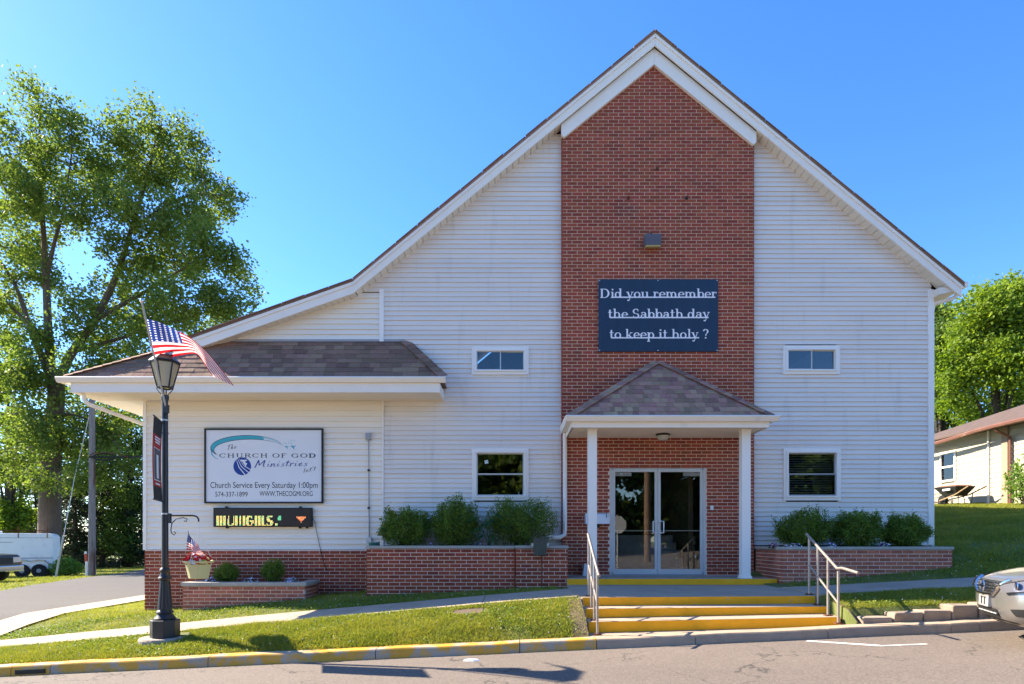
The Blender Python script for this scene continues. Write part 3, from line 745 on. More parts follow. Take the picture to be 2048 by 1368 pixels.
# gutter, fascia and soffit of the pent roof
def eave_line(name, m, prof, xa, xb, yl):
    mb = MB(); mb.prism([(PY + y, z) for y, z in prof], 'x', xa, xb); return mb.build(name, m, CH)
gz = eZ - 0.02
GPROF = [(-0.10, gz), (-0.115, gz - 0.02), (-0.10, gz - 0.05), (-0.07, gz - 0.10), (0.0, gz - 0.10), (0.0, gz)]
eave_line('gutter', M['white'], GPROF, eL - 0.10, eR + 0.05, 0)
eave_line('fascia', M['white'], [(0.0, gz - 0.101), (-0.02, gz - 0.101), (-0.02, gz - 0.28), (0.0, gz - 0.28)], eL + 0.15, eR - 0.08, 0)
mb = MB(); mb.box(eL + 0.15, eR - 0.08, PY + 0.001, -0.02, gz - 0.279, gz - 0.25); mb.build('soffit', M['soffit'], CH)
mb = MB(); mb.box(eR - 0.08, eR - 0.06, PY - 0.02, -0.02, gz - 0.28, gz - 0.101); mb.build('fascia', M['white'], CH)
# left eave running back along the side of the wing
mb = MB(); mb.prism([(eL + 0.0, gz), (eL - 0.10, gz), (eL - 0.07, gz - 0.10), (eL, gz - 0.10)], 'y', PY - 0.0, 10); mb.build('gutter', M['white'], CH)
mb = MB(); mb.box(eL + 0.13, eL + 0.149, PY - 0.02, 10, gz - 0.28, gz - 0.02); mb.build('fascia', M['white'], CH)
mb = MB(); mb.box(eL + 0.15, XW0 - 0.03, -0.018, 10, gz - 0.278, gz - 0.25); mb.build('soffit', M['white_trim'], CH)
mb = MB(); mb.tube([(eL + 0.30, PY + 0.1, gz - 0.28), (eL + 0.30, PY + 0.11, gz - 0.40), (eL + 0.36, PY + 0.14, gz - 0.47), (XW0 - 0.05, 0.30, gz - 0.75), (XW0 - 0.05, 0.35, gz - 0.9), (XW0 - 0.05, 0.35, -0.2)], 0.038, 8); mb.build('downspout', M['white'], CH, smooth=True)
# ridge flashing where the pent roof meets the wall
mb = MB(); mb.box(tL, tR, -0.035, -0.018, tZ - 0.01, tZ + 0.025); mb.build('flashing', M['grey_frame'], CH)

# --- windows
def window(key, kind):
    x0, x1, z0, z1 = WIN[key]
    w = link_mesh('window', MB().box(x0, x0 + 0.001, 0.02, 0.03, z0, z0 + 0.001).build('tmp', M['white_trim']).data, CH, ((x0 + x1) / 2, -0.02, z0)); 
    # outer casing as the window's own mesh
    bpy.data.objects.remove(bpy.data.objects['tmp'])
    mb = MB(); c = 0.085; yo, yi = -0.045, 0.03
    def ring(a0, a1, b0, b1, t, y0, y1):
        mb.box(a0, a1, y0, y1, b1 - t, b1); mb.box(a0, a1, y0, y1, b0, b0 + t)
        mb.box(a0, a0 + t, y0, y1, b0 + t, b1 - t); mb.box(a1 - t, a1, y0, y1, b0 + t, b1 - t)
    ring(x0, x1, z0, z1, 0.075, -0.042, 0.03)
    ring(x0 + 0.055, x1 - 0.055, z0 + 0.055, z1 - 0.055, 0.035, -0.060, 0.03)
    me = bpy.data.meshes.new('window'); oo = ORG[w]
    me.from_pydata([(a - oo.x, b - oo.y, c_ - oo.z) for a, b, c_ in mb.v], [], mb.f); me.materials.append(M['white_trim']); w.data = me
    a0, a1, b0, b1 = x0 + 0.09, x1 - 0.09, z0 + 0.09, z1 - 0.09
    mb = MB(); mb.box(a0 - 0.02, a1 + 0.02, -0.068, -0.02, b0 - 0.03, b0 - 0.001); mb.build('sill', M['white_trim'], w)
    fr = M['grey_frame'] if key == 'lr' else M['alu']
    def sash(a0, a1, b0, b1, y, t):
        mb = MB(); 
        mb.box(a0, a1, y, y + 0.025, b1 - t, b1); mb.box(a0, a1, y, y + 0.025, b0, b0 + t)
        mb.box(a0, a0 + t, y, y + 0.025, b0 + t, b1 - t); mb.box(a1 - t, a1, y, y + 0.025, b0 + t, b1 - t)
        mb.build('sash', fr, w)
        mb = MB(); mb.box(a0 + t - 0.002, a1 - t + 0.002, y + 0.010, y + 0.014, b0 + t - 0.002, b1 - t + 0.002); mb.build('pane', M['glass'], w)
    if kind == 'slider':
        xm = (a0 + a1) / 2
        sash(a0, xm + 0.015, b0, b1, -0.030, 0.018); sash(xm - 0.015, a1, b0, b1, -0.002, 0.018)
    else:
        zm = (b0 + b1) / 2
        sash(a0, a1, zm - 0.018, b1, -0.002, 0.024); sash(a0, a1, b0, zm + 0.018, -0.030, 0.024)
    if key == 'lr':
        for i in range(17):
            zz = b0 + 0.02 + i * (b1 - b0 - 0.04) / 17
            mb = MB(); mb.hexa([(a0 + 0.02, 0.075, zz), (a1 - 0.02, 0.075, zz), (a1 - 0.02, 0.10, zz + 0.012), (a0 + 0.02, 0.10, zz + 0.012)],
                              [(a0 + 0.02, 0.075, zz + 0.002), (a1 - 0.02, 0.075, zz + 0.002), (a1 - 0.02, 0.10, zz + 0.014), (a0 + 0.02, 0.10, zz + 0.014)])
            mb.build('blind_slat', M['sign_white'], w)
    if key == 'll':
        mb = MB(); mb.hexa([(a0 + 0.17, 0.005, b1 - 0.22), (a0 + 0.24, 0.005, b1 - 0.205), (a0 + 0.24, 0.007, b1 - 0.205), (a0 + 0.17, 0.007, b1 - 0.22)],
                          [(a0 + 0.155, 0.005, b1 - 0.15), (a0 + 0.225, 0.005, b1 - 0.135), (a0 + 0.225, 0.007, b1 - 0.135), (a0 + 0.155, 0.007, b1 - 0.15)])
        mb.build('paper_note', mat('pale_green_paper', (0.55, 0.66, 0.58), 0.7), w)
    return w
window('ul', 'slider'); window('ur', 'slider'); window('ll', 'hung'); window('lr', 'hung')

# --- entrance doors
fy0, fy1 = -0.10, -0.02
mb = MB()
mb.box(DX0, DX0 + 0.055, fy0, fy1, DZ0, DZ1); mb.box(DX1 - 0.055, DX1, fy0, fy1, DZ0, DZ1); mb.box(DX0 + 0.055, DX1 - 0.055, fy0, fy1, DZ1 - 0.05, DZ1)
DF = mb.build('door_frame', M['alu'], CH)
mb = MB(); mb.box(DX0 + 0.055, DX1 - 0.055, fy0 - 0.02, fy1, DZ0 - 0.002, DZ0 + 0.02); mb.build('threshold', M['grey_frame'], DF)
xm = (DX0 + DX1) / 2
for s, (a, b) in ((-1, (DX0 + 0.058, xm - 0.003)), (1, (xm + 0.003, DX1 - 0.058))):
    mb = MB(); y0, y1 = -0.088, -0.045; t = 0.055; c, d = DZ0 + 0.022, DZ1 - 0.053
    mb.box(a, a + t, y0, y1, c, d); mb.box(b - t, b, y0, y1, c, d); mb.box(a + t, b - t, y0, y1, d - 0.065, d); mb.box(a + t, b - t, y0, y1, c, c + 0.10)
    dr = mb.build('door', M['alu'], CH)
    mb = MB(); mb.box(a + t - 0.002, b - t + 0.002, -0.070, -0.064, c + 0.098, d - 0.063); mb.build('pane', M['door_glass'], dr)
    mb = MB(); mb.box(a + t - 0.001, b - t + 0.001, -0.060, -0.040, 1.575, 1.595); mb.build('push_bar', M['alu'], dr)
    hx = b - 0.075 if s < 0 else a + 0.075
    mb = MB(); sx = -s * 0.055
    hx0 = xm + s * 0.035
    mb.tube([(hx0, -0.088, 1.54), (hx0, -0.15, 1.54), (hx0 + s * 0.07, -0.15, 1.54), (hx0 + s * 0.07, -0.15, 1.77), (hx0, -0.15, 1.77), (hx0, -0.088, 1.77)], 0.011, 8)
    mb.build('handle', M['white_trim'], dr)
    bx = (a + t, a + t + 0.33) if s < 0 else (b - t - 0.33, b - t)
    mb = MB(); mb.box(bx[0], bx[1], -0.062, -0.03, d - 0.145, d - 0.07); mb.build('door_closer', M['sign_white'], dr)
    for hz in (c - 0.01, d - 0.03):
        hx = a if s < 0 else b
        mb = MB(); mb.box(hx - 0.015, hx + 0.012, -0.108, -0.089, hz, hz + 0.05); mb.build('hinge', M['grey_frame'], dr)

# --- porch
FZ = 0.70
mb = MB(); mb.box(TX0 + 0.01, 4.80, -1.16, -0.106, 0.36, FZ); slabp = mb.build('porch_slab', M['concrete'], CH, bevel=0.008)
mb = MB(); mb.box(TX0 + 0.012, 4.798, -1.1645, -1.1605, 0.592, FZ - 0.004); mb.build('edge_paint', M['yellow'], slabp)
for cx in (1.47, 4.275):
    mb = MB(); cy = -1.0; w = 0.08; zc = fz(856, -1.0)
    mb.box(cx - w, cx + w, cy - w, cy + w, FZ + 0.03, zc - 0.045)
    cl = mb.build('column', M['white_trim'], CH, bevel=0.006)
    mb = MB(); mb.box(cx - w - 0.02, cx + w + 0.02, cy - w - 0.02, cy + w + 0.02, FZ, FZ + 0.018); mb.box(cx - w - 0.012, cx + w + 0.012, cy - w - 0.012, cy + w + 0.012, FZ + 0.018, FZ + 0.045); mb.build('column_base', M['white_trim'], cl)
    mb = MB(); mb.box(cx - w - 0.012, cx + w + 0.012, cy - w - 0.012, cy + w + 0.012, zc - 0.06, zc - 0.03); mb.box(cx - w - 0.03, cx + w + 0.03, cy - w - 0.03, cy + w + 0.03, zc - 0.03, zc); mb.build('column_capital', M['white_trim'], cl)
QY = -1.30
pz = E + 2.02                       # porch soffit height
mb = MB(); mb.box(1.10, 4.55, QY + 0.02, -0.125, pz, pz + 0.02); mb.build('porch_ceiling', M['soffit'], CH)
for i in range(11):
    y = QY + 0.06 + i * 0.102
    mb = MB(); mb.box(1.12, 4.53, y, y + 0.012, pz - 0.006, pz - 0.0005); mb.build('ceiling_bead', M['soffit'], CH)
gzp = E + (1080 - 833) * (D0 + QY) / F
mb = MB(); mb.box(1.08, 4.57, QY - 0.02, QY, pz - 0.012, gzp - 0.095); mb.build('porch_fascia', M['white'], CH)
for xa, xb in ((1.06, 1.08), (4.57, 4.59)):
    mb = MB(); mb.box(xa, xb, QY - 0.02, -0.125, pz - 0.012, gzp - 0.095); mb.build('porch_fascia', M['white'], CH)
mb = MB(); mb.prism([(QY - 0.13, gzp), (QY - 0.145, gzp - 0.02), (QY - 0.125, gzp - 0.05), (QY - 0.09, gzp - 0.10), (QY - 0.02, gzp - 0.10), (QY - 0.02, gzp)], 'x', 0.95, 4.73); mb.build('gutter', M['white'], CH)
for s, xg in ((-1, 1.06), (1, 4.59)):
    mb = MB(); mb.prism([(xg, gzp), (xg + s * 0.12, gzp), (xg + s * 0.09, gzp - 0.10), (xg, gzp - 0.10)], 'y', QY - 0.02, -0.125); mb.build('gutter', M['white'], CH)
# hip roof of the porch
ap = (fx(1315, -0.12), -0.125, fz(724, -0.12)); rz = gzp - 0.005; ry = QY - 0.05; rl, rr = 1.03, 4.63
mb = MB(); mb.add([(rl, ry, rz), (rr, ry, rz), ap, (rl, -0.125, rz), (rr, -0.125, rz), ], [(0, 1, 2), (3, 0, 2), (1, 4, 2), (0, 3, 4, 1), (3, 2, 4)])
PR = mb.build('porch_roof', M['shingle_p'], CH)
def prp(x, t): return (x, ry + (ap[1] - ry) * t, rz + (ap[2] - rz) * t)
pn = Vector((0, -(ap[2] - rz), (ap[1] - ry))).normalized()
shingles(PR, M['shingle_p'], 13, prp, lambda t: rl + (ap[0] - rl) * t, lambda t: rr + (ap[0] - rr) * t, 0.09, 0.19, pn, 0.007, random.Random(5))
caps(PR, M['shingle_p'], (rl, ry, rz), ap, 15, 0.17, (pn + Vector((-0.35, 0, 0.1))).normalized())
caps(PR, M['shingle_p'], (rr, ry, rz), ap, 15, 0.17, (pn + Vector((0.35, 0, 0.1))).normalized())
mb = MB(); mb.tube([(1.04, -0.24, gzp - 0.1), (1.04, -0.20, gzp - 0.22), (1.045, -0.17, gzp - 0.3), (1.045, -0.17, 1.62), (1.03, -0.17, 1.50), (0.95, -0.19, 1.455), (0.70, -0.24, 1.45)], 0.042, 8); mb.build('downspout', M['white_trim'], CH, smooth=True)
# ------------------------------------------------------------------ lettering engine (stroke glyphs)
def arc(cx, cy, rx, ry, a0, a1, thick, thin, n=20):
    pts = []; w = []
    for i in range(n + 1):
        a = R(a0 + (a1 - a0) * i / n)
        pts.append((cx + rx * math.cos(a), cy + ry * math.sin(a))); w.append(thin + (thick - thin) * abs(math.cos(a)) ** 1.3)
    return (pts, w)
def ln(x0, y0, x1, y1, w): return ([(x0, y0), (x1, y1)], [w, w])
K, T = 0.23, 0.10       # thick, thin
def sf(x, y, half=0.22, w=0.11): return ln(x - half, y, x + half, y, w)
SER = {
 'o': (1.05, [arc(.5, .5, .37, .44, 0, 360, K, T)]),
 'e': (0.98, [arc(.5, .5, .36, .44, 0, 318, K, T), ln(.2, .52, .84, .52, T)]),
 'd': (1.12, [arc(.45, .5, .32, .44, 0, 360, K, T), ln(.84, 0, .84, 1.55, K), ln(.62, 1.5, .9, 1.5, T), ln(.8, .05, 1.08, .05, T)]),
 'b': (1.10, [arc(.62, .5, .32, .44, 0, 360, K, T), ln(.24, 0, .24, 1.55, K), ln(.02, 1.5, .3, 1.5, T)]),
 'p': (1.12, [arc(.64, .5, .32, .44, 0, 360, K, T), ln(.26, -.5, .26, 1.0, K), ln(.02, .95, .3, .95, T), sf(.26, -.48)]),
 'i': (0.62, [ln(.32, 0, .32, 1.0, K), ln(.08, .95, .36, .95, T), sf(.32, .05, .26), ln(.20, 1.36, .44, 1.36, .24)]),
 'l': (0.62, [ln(.32, 0, .32, 1.55, K), ln(.08, 1.5, .36, 1.5, T), sf(.32, .05, .26)]),
 'h': (1.18, [ln(.26, 0, .26, 1.55, K), ln(.02, 1.5, .3, 1.5, T), arc(.58, .55, .32, .39, 0, 180, K, T), ln(.9, 0, .9, .55, K), sf(.26, .05), sf(.9, .05)]),
 'm': (1.75, [ln(.26, 0, .26, 1.0, K), ln(.02, .95, .3, .95, T), arc(.55, .55, .29, .39, 0, 180, K, T), ln(.84, 0, .84, .55, K), arc(1.13, .55, .29, .39, 0, 180, K, T), ln(1.42, 0, 1.42, .55, K), sf(.26, .05), sf(.84, .05, .18), sf(1.42, .05)]),
 'r': (0.85, [ln(.26, 0, .26, 1.0, K), ln(.02, .95, .3, .95, T), arc(.56, .6, .28, .34, 60, 180, K, T), ln(.66, .82, .78, .82, .22), sf(.26, .05, .26)]),
 'u': (1.18, [ln(.26, .4, .26, 1.0, K), ln(.02, .95, .3, .95, T), arc(.57, .42, .31, .38, 180, 360, K, T), ln(.88, 0, .88, 1.0, K), ln(.64, .95, .9, .95, T), ln(.88, .05, 1.12, .05, T)]),
 'y': (1.08, [ln(.2, 1.0, .56, .06, K), ln(.9, 1.0, .42, -.42, T), sf(.2, .95, .2), sf(.88, .95, .17), ln(.16, -.40, .44, -.40, .2)]),
 't': (0.78, [ln(.34, .22, .34, 1.38, K), ln(.06, .95, .68, .95, T), arc(.52, .24, .18, .2, 180, 330, K, T)]),
 'a': (1.02, [arc(.44, .3, .27, .27, 0, 360, K * .9, T), ln(.76, .08, .76, .66, K), arc(.48, .66, .28, .30, 0, 160, K, T), ln(.74, .05, .98, .05, T)]),
 'k': (1.15, [ln(.26, 0, .26, 1.55, K), ln(.02, 1.5, .3, 1.5, T), ln(.3, .38, .86, .95, T), ln(.46, .56, .92, .04, K), sf(.26, .05), sf(.92, .05, .2), sf(.86, .95, .18)]),
 'S': (1.15, [arc(.55, 1.12, .34, .37, 45, 270, K, T), arc(.55, .39, .37, .37, 90, -140, K, T), ln(.84, 1.1, .84, 1.48, T), ln(.22, .06, .22, .42, T)]),
 'D': (1.55, [ln(.34, 0, .34, 1.5, K * 1.1), ([(.1, 1.45), (.7, 1.45)], [T, T]), ([(.1, .05), (.7, .05)], [T, T]), arc(.68, .75, .62, .70, -90, 90, K * 1.15, T)]),
 '?': (0.95, [arc(.45, 1.15, .30, .34, 170, -60, K, T), ln(.55, .82, .45, .42, .15), ln(.33, .1, .57, .1, .22)]),
 # capitals of the logo
 'C': (1.5, [arc(.78, .75, .6, .68, 40, 320, K * .8, T * .7), ln(1.25, 1.02, 1.25, 1.42, T * .8)]),
 'H': (1.65, [ln(.36, 0, .36, 1.5, K * .8), ln(1.26, 0, 1.26, 1.5, K * .8), ln(.36, .78, 1.26, .78, T * .7)] + [sf(x, y, .22, T * .7) for x in (.36, 1.26) for y in (.04, 1.46)]),
 'U': (1.6, [ln(.36, .5, .36, 1.5, K * .8), ln(1.24, .5, 1.24, 1.5, T * .9), arc(.8, .5, .44, .46, 180, 360, K * .7, T * .7), sf(.36, 1.46, .22, T * .7), sf(1.24, 1.46, .22, T * .7)]),
 'R': (1.5, [ln(.36, 0, .36, 1.5, K * .8), arc(.7, 1.12, .42, .36, -90, 90, K * .8, T * .7), ln(.36, 1.46, .7, 1.46, T * .7), ln(.36, .76, .7, .76, T * .7), ln(.75, .74, 1.32, .03, K * .8), sf(.36, .04, .22, T * .7), ln(1.2, .04, 1.46, .04, T * .7)]),
 'O': (1.65, [arc(.82, .75, .62, .68, 0, 360, K * .85, T * .7)]),
 'F': (1.35, [ln(.36, 0, .36, 1.5, K * .8), ln(.14, 1.46, 1.16, 1.46, T * .7), ln(1.14, 1.2, 1.14, 1.48, T * .7), ln(.36, .8, .9, .8, T * .7), sf(.36, .04, .24, T * .7)]),
 'G': (1.65, [arc(.8, .75, .62, .68, 42, 325, K * .85, T * .7), ln(1.3, .1, 1.3, .62, K * .7), sf(1.28, .64, .22, T * .7), ln(1.28, 1.02, 1.28, 1.42, T * .8)]),
 ' ': (0.55, []),
}
B = 0.13                # brush letters
SCR = {
 'M': (1.7, [([(.1, -.1), (.35, 1.45)], [B, B * 1.4]), ([(.35, 1.45), (.62, .35)], [B, B]), ([(.62, .35), (1.2, 1.4)], [B, B]), ([(1.2, 1.4), (1.2, .25), (1.4, 0)], [B * 1.4, B, B * .6])]),
 'T': (1.1, [([(.0, 1.25), (.5, 1.4), (1.15, 1.45)], [B * .7, B, B * .8]), ([(.55, 1.4), (.4, 0)], [B, B * 1.2])]),
 'I': (0.75, [([(.35, 1.4), (.25, 0)], [B, B * 1.2])]),
 'i': (0.5, [([(.15, .65), (.12, .1), (.42, .2)], [B, B, B * .5]), ([(.2, 1.0), (.27, 1.08)], [B, B])]),
 'n': (0.85, [([(.1, .7), (.08, 0)], [B, B]), ([(.08, .35), (.4, .68), (.5, .5), (.48, .08), (.8, .2)], [B * .6, B, B, B, B * .5])]),
 's': (0.65, [([(.55, .68), (.22, .55), (.5, .2), (.1, 0)], [B * .7, B, B, B * .6])]),
 't': (0.65, [([(.3, 1.25), (.2, .12), (.55, .2)], [B, B, B * .5]), ([(.0, .82), (.62, .92)], [B * .8, B * .8])]),
 'r': (0.65, [([(.12, .7), (.1, 0)], [B, B]), ([(.1, .38), (.38, .7), (.6, .62)], [B * .6, B, B])]),
 'e': (0.72, [([(.1, .35), (.5, .5), (.38, .72), (.1, .45), (.2, .06), (.65, .2)], [B * .7, B * .8, B, B, B, B * .5])]),
 'h': (0.9, [([(.3, 1.45), (.1, 0)], [B, B]), ([(.1, .35), (.42, .68), (.5, .45), (.48, .06), (.8, .2)], [B * .6, B, B, B, B * .5])]),
 'l': (0.6, [([(.15, .1), (.5, 1.2), (.3, 1.35), (.2, .15), (.55, .2)], [B * .7, B * .7, B, B, B * .5])]),
 "'": (0.4, [([(.25, 1.45), (.15, 1.1)], [B * 1.2, B * .7])]),
 ' ': (0.5, []),
}
def text_width(s, font, track=0.0): return sum(font[c][0] + track for c in s) - track
def stroke_quads(pts, w):
    out = []
    n = len(pts); L = []; Rr = []
    for i in range(n):
        a = Vector(pts[max(i - 1, 0)]); b = Vector(pts[min(i + 1, n - 1)]); t = (b - a)
        t = t.normalized() if t.length > 1e-6 else Vector((1, 0)); nn = Vector((-t.y, t.x)) * w[i] / 2
        p = Vector(pts[i]); L.append(p + nn); Rr.append(p - nn)
    for i in range(n - 1): out.append((L[i], L[i + 1], Rr[i + 1], Rr[i]))
    return out
def lettering(name, s, font, x0, z0, xh, y, m, parent, width=None, slant=0.0, th=0.004, rise=0.0, track=0.0, bar=None):
    """letters standing on z0 from x0, facing -Y, at plane y; each stroke a hair prouder than the last"""
    mb = MB(); sx = xh
    if width: sx = width / text_width(s, font, track)
    x = 0.0; k = 0
    for ch in s:
        adv, strokes = font[ch]
        for pts, w in strokes:
            yy = y - th - 0.00015 * (k % 9); k += 1
            for q in stroke_quads(pts, w):
                c = [(x0 + (x + p.x) * sx + slant * p.y * xh, z0 + p.y * xh + rise * (x + p.x) * sx) for p in q]
                mb.add([(a, yy, b) for a, b in c] , [(0, 1, 2, 3)])
        x += adv + track
    if bar: mb.add([(x0 + bar[0], y - th - 0.002, z0 + bar[2]), (x0 + bar[1], y - th - 0.002, z0 + bar[2]), (x0 + bar[1], y - th - 0.002, z0 + bar[3]), (x0 + bar[0], y - th - 0.002, z0 + bar[3])], [(0, 1, 2, 3)])
    return mb.build(name, m, parent, recalc=False)
def sans(name, s, x0, z0, h, y, m, parent, width):
    cu = bpy.data.curves.new('t', 'FONT'); cu.body = s; cu.size = 1.0; cu.fill_mode = 'FRONT'; cu.offset = 0.0
    to = bpy.data.objects.new('t', cu); COL.objects.link(to); bpy.context.view_layer.update()
    me = bpy.data.meshes.new_from_object(to.evaluated_get(bpy.context.evaluated_depsgraph_get()))
    bpy.data.objects.remove(to); bpy.data.curves.remove(cu)
    v = np.array([p.co[:] for p in me.vertices]); x_0, x_1 = v[:, 0].min(), v[:, 0].max()
    cap = 0.69; s1 = width / (x_1 - x_0); s2 = h / cap
    o = Vector((x0, y, z0))
    for p, c in zip(me.vertices, v): p.co = ((c[0] - x_0) * s1, 0, c[1] * s2)
    me.materials.clear(); me.materials.append(m); me.name = name
    return link_mesh(name, me, parent, o)

# ------------------------------------------------------------------ navy sign on the tower
x0, x1, z0, z1 = fx(1197, -0.15), fx(1436, -0.15), fz(703, -0.15), fz(559, -0.15)
NS = thing('navy_sign', 'navy blue sign panel with raised white lettering on the brick tower', 'sign', ((x0 + x1) / 2, -0.15, z0))
mb = MB(); mb.box(x0, x1, -0.155, -0.124, z0, z1); pan = mb.build('panel', M['navy'], NS)
for px in (1199, 1316, 1434):
    for pz_ in (z0 + 0.02, z1 - 0.02):
        mb = MB(); mb.lathe([(0.012, 0), (0.012, 0.004)], (0, 0, 0), 8)
        mb.v = [(fx(px, -0.15) + a, -0.155 - c, pz_ + b) for a, b, c in mb.v]; mb.build('screw', M['alu'], pan)
S1 = (D0 - 0.155) / F
for s, pa, pb, by, q in (('Did you remember', 1199, 1434, 596, None), ('the Sabbath day', 1215, 1420, 636.5, None), ('to keep it holy ?', 1218, 1418, 677, None)):
    a, b = fx(pa, -0.155), fx(pb, -0.155); zb = fz(by, -0.155)
    wd = b - a; xh = 12.2 * S1
    st = 0.10 * wd * 0.4; en = wd * (0.985 if s[-1] != '?' else 0.90)
    lettering('lettering', s, SER, a, zb, xh, -0.1555, M['letter_white'], pan, width=wd, bar=(wd * (0.10 if s[0] == 'D' else 0.03), en, 0.0, 2.6 * S1))

# ------------------------------------------------------------------ church sign on the wing
x0, x1, z0, z1 = fx(412), fx(648), fz(1007), fz(858)
CS = thing('church_sign', 'white framed church notice board with a globe logo on the wing wall', 'sign', ((x0 + x1) / 2, -0.06, z0))
mb = MB(); mb.box(x0 + 0.02, x1 - 0.02, -0.055, -0.034, z0 + 0.02, z1 - 0.02); bd = mb.build('board', M['sign_white'], CS)
mb = MB(); t = 0.03
mb.box(x0, x1, -0.075, -0.030, z1 - t, z1); mb.box(x0, x1, -0.075, -0.030, z0, z0 + t); mb.box(x0, x0 + t, -0.075, -0.030, z0 + t, z1 - t); mb.box(x1 - t, x1, -0.075, -0.030, z0 + t, z1 - t)
mb.build('frame', M['black'], CS)
SY = -0.0558
q = lambda zx, zy: (fx(400 + zx / 6.22), fz(850 + zy / 6.22))       # pixel in my enlarged view of the sign -> board
def sq(name, pts, w, m, dy=0.0):
    mb = MB(); k = 1 / 6.22 * 0.01
    pts = [q(*p) for p in pts]; w = [x * k for x in (w if hasattr(w, '__len__') else [w] * len(pts))]
    for qd in stroke_quads(pts, w): mb.add([(p.x, SY - dy, p.y) for p in qd], [(0, 1, 2, 3)])
    return mb.build(name, m, bd, recalc=False)
def ell(cx, cy, rx, ry, a0, a1, n=30): return [(cx + rx * math.cos(R(a0 + (a1 - a0) * i / n)), cy - ry * math.sin(R(a0 + (a1 - a0) * i / n))) for i in range(n + 1)]
def band(name, A, Bp, m, dy):
    mb = MB(); vs = [(*q(*p),) for p in A] + [(*q(*p),) for p in Bp]; n = len(A)
    mb.add([(x, SY - dy, z) for x, z in vs], [(i, i + 1, n + i + 1, n + i) for i in range(n - 1)]); return mb.build(name, m, bd, recalc=False)
outer = ell(600, 290, 450, 155, 30, 205); inner = ell(640, 318, 450, 135, 40, 200)
band('logo_swoosh', ell(600, 290, 450, 155, 62, 205), ell(640, 318, 450, 135, 68, 200), M['ink_teal'], 0.0002)
band('logo_swoosh', ell(600, 290, 450, 155, 22, 62), ell(630, 305, 440, 142, 26, 68), M['ink_pale'], 0.0003)
sq('logo_line', ell(600, 290, 450, 155, 15, 210), [2 + 4 * min(1, i / 12) for i in range(31)], M['ink'], 0.0006)
sq('logo_line', ell(640, 318, 450, 135, 24, 200), [2 + 4 * min(1, i / 12) for i in range(31)], M['ink'], 0.0007)
sq('logo_line', [(152, 300), (165, 370), (205, 415), (250, 432)], [10, 14, 8, 2], M['ink_teal'], 0.0005)
sq('logo_line', [(158, 300), (185, 350), (245, 380)], [4, 6, 3], M['ink'], 0.0008)
for i, (bx, by, sz) in enumerate(((1075, 235, 22), (1115, 222, 16), (1145, 200, 18), (1185, 205, 14), (1150, 238, 18), (1090, 280, 30), (1170, 280, 38))):
    mm = M['ink_teal'] if i > 4 else M['ink_pale']
    sq('logo_bird', [(bx - sz, by - sz * .4), (bx, by), (bx + sz * 1.0, by - sz * .5)], [2, sz * .55, 2], mm, 0.0004)
    sq('logo_bird', [(bx - sz * .3, by - sz * .7), (bx, by), (bx + sz * .5, by + sz * .9)], [2, sz * .5, 2], mm, 0.0009)
mb = MB(); c = q(541, 518); rr_ = 0.0177 * 10.0
vs = [(c[0], SY - 0.0003, c[1])] + [(c[0] + rr_ * math.cos(2 * math.pi * i / 40), SY - 0.0003, c[1] + rr_ * math.sin(2 * math.pi * i / 40)) for i in range(40)]
mb.add(vs, [(0, i + 1, (i + 1) % 40 + 1) for i in range(40)]); mb.build('logo_globe', M['ink_blue'], bd, recalc=False)
for pts, w in (([(470, 440), (500, 530), (580, 628)], [4, 10, 12]), ([(485, 430), (530, 520), (625, 600)], [4, 9, 11]), ([(500, 425), (560, 510), (645, 560)], [3, 8, 10]),
               ([(520, 440), (560, 455), (600, 440)], [14, 34, 10]), ([(555, 465), (590, 500), (600, 480)], [20, 40, 10])):
    sq('logo_swirl', pts, w, M['sign_white'], 0.0010 + 0.0001 * pts[0][0] / 500)
a = q(252, 410); b = q(1455, 410)
for dx, dz, mm, dd in ((0.004, -0.004, M['grey_frame'], 0.0), (0, 0, M['ink'], 0.0008)):
    lettering('lettering', 'CHURCH OF GOD', SER, a[0] + dx, a[1] + dz, 0.083 / 1.5, SY - dd, mm, bd, width=b[0] - a[0], th=0.0006, track=0.12)
a = q(345, 318); lettering('lettering', 'The', SCR, a[0], a[1], 0.066, SY - 0.0025, M['ink'], bd, width=0.20, slant=0.25, th=0.0006, rise=0.18)
a = q(690, 530); b = q(1350, 525); lettering('lettering', 'Ministries', SCR, a[0], a[1], 0.098, SY - 0.0025, M['ink_blue'], bd, width=b[0] - a[0], slant=0.28, th=0.0006, rise=0.02)
a = q(1292, 598); lettering('lettering', "Int'l", SCR, a[0], a[1], 0.066, SY - 0.0025, M['ink'], bd, width=0.25, slant=0.2, th=0.0006, rise=0.16)
a = q(147, 785); b = q(1475, 785); sans('lettering', 'Church Service Every Saturday 1:00pm', a[0], a[1], 0.115, SY - 0.001, M['ink'], bd, b[0] - a[0])
a = q(207, 892); b = q(608, 892); sans('lettering', '574-337-1899', a[0], a[1], 0.095, SY - 0.001, M['ink'], bd, b[0] - a[0])
a = q(755, 886); b = q(1413, 886); sans('lettering', 'WWW.THECOGMI.ORG', a[0], a[1], 0.098, SY - 0.001, M['ink'], bd, b[0] - a[0])

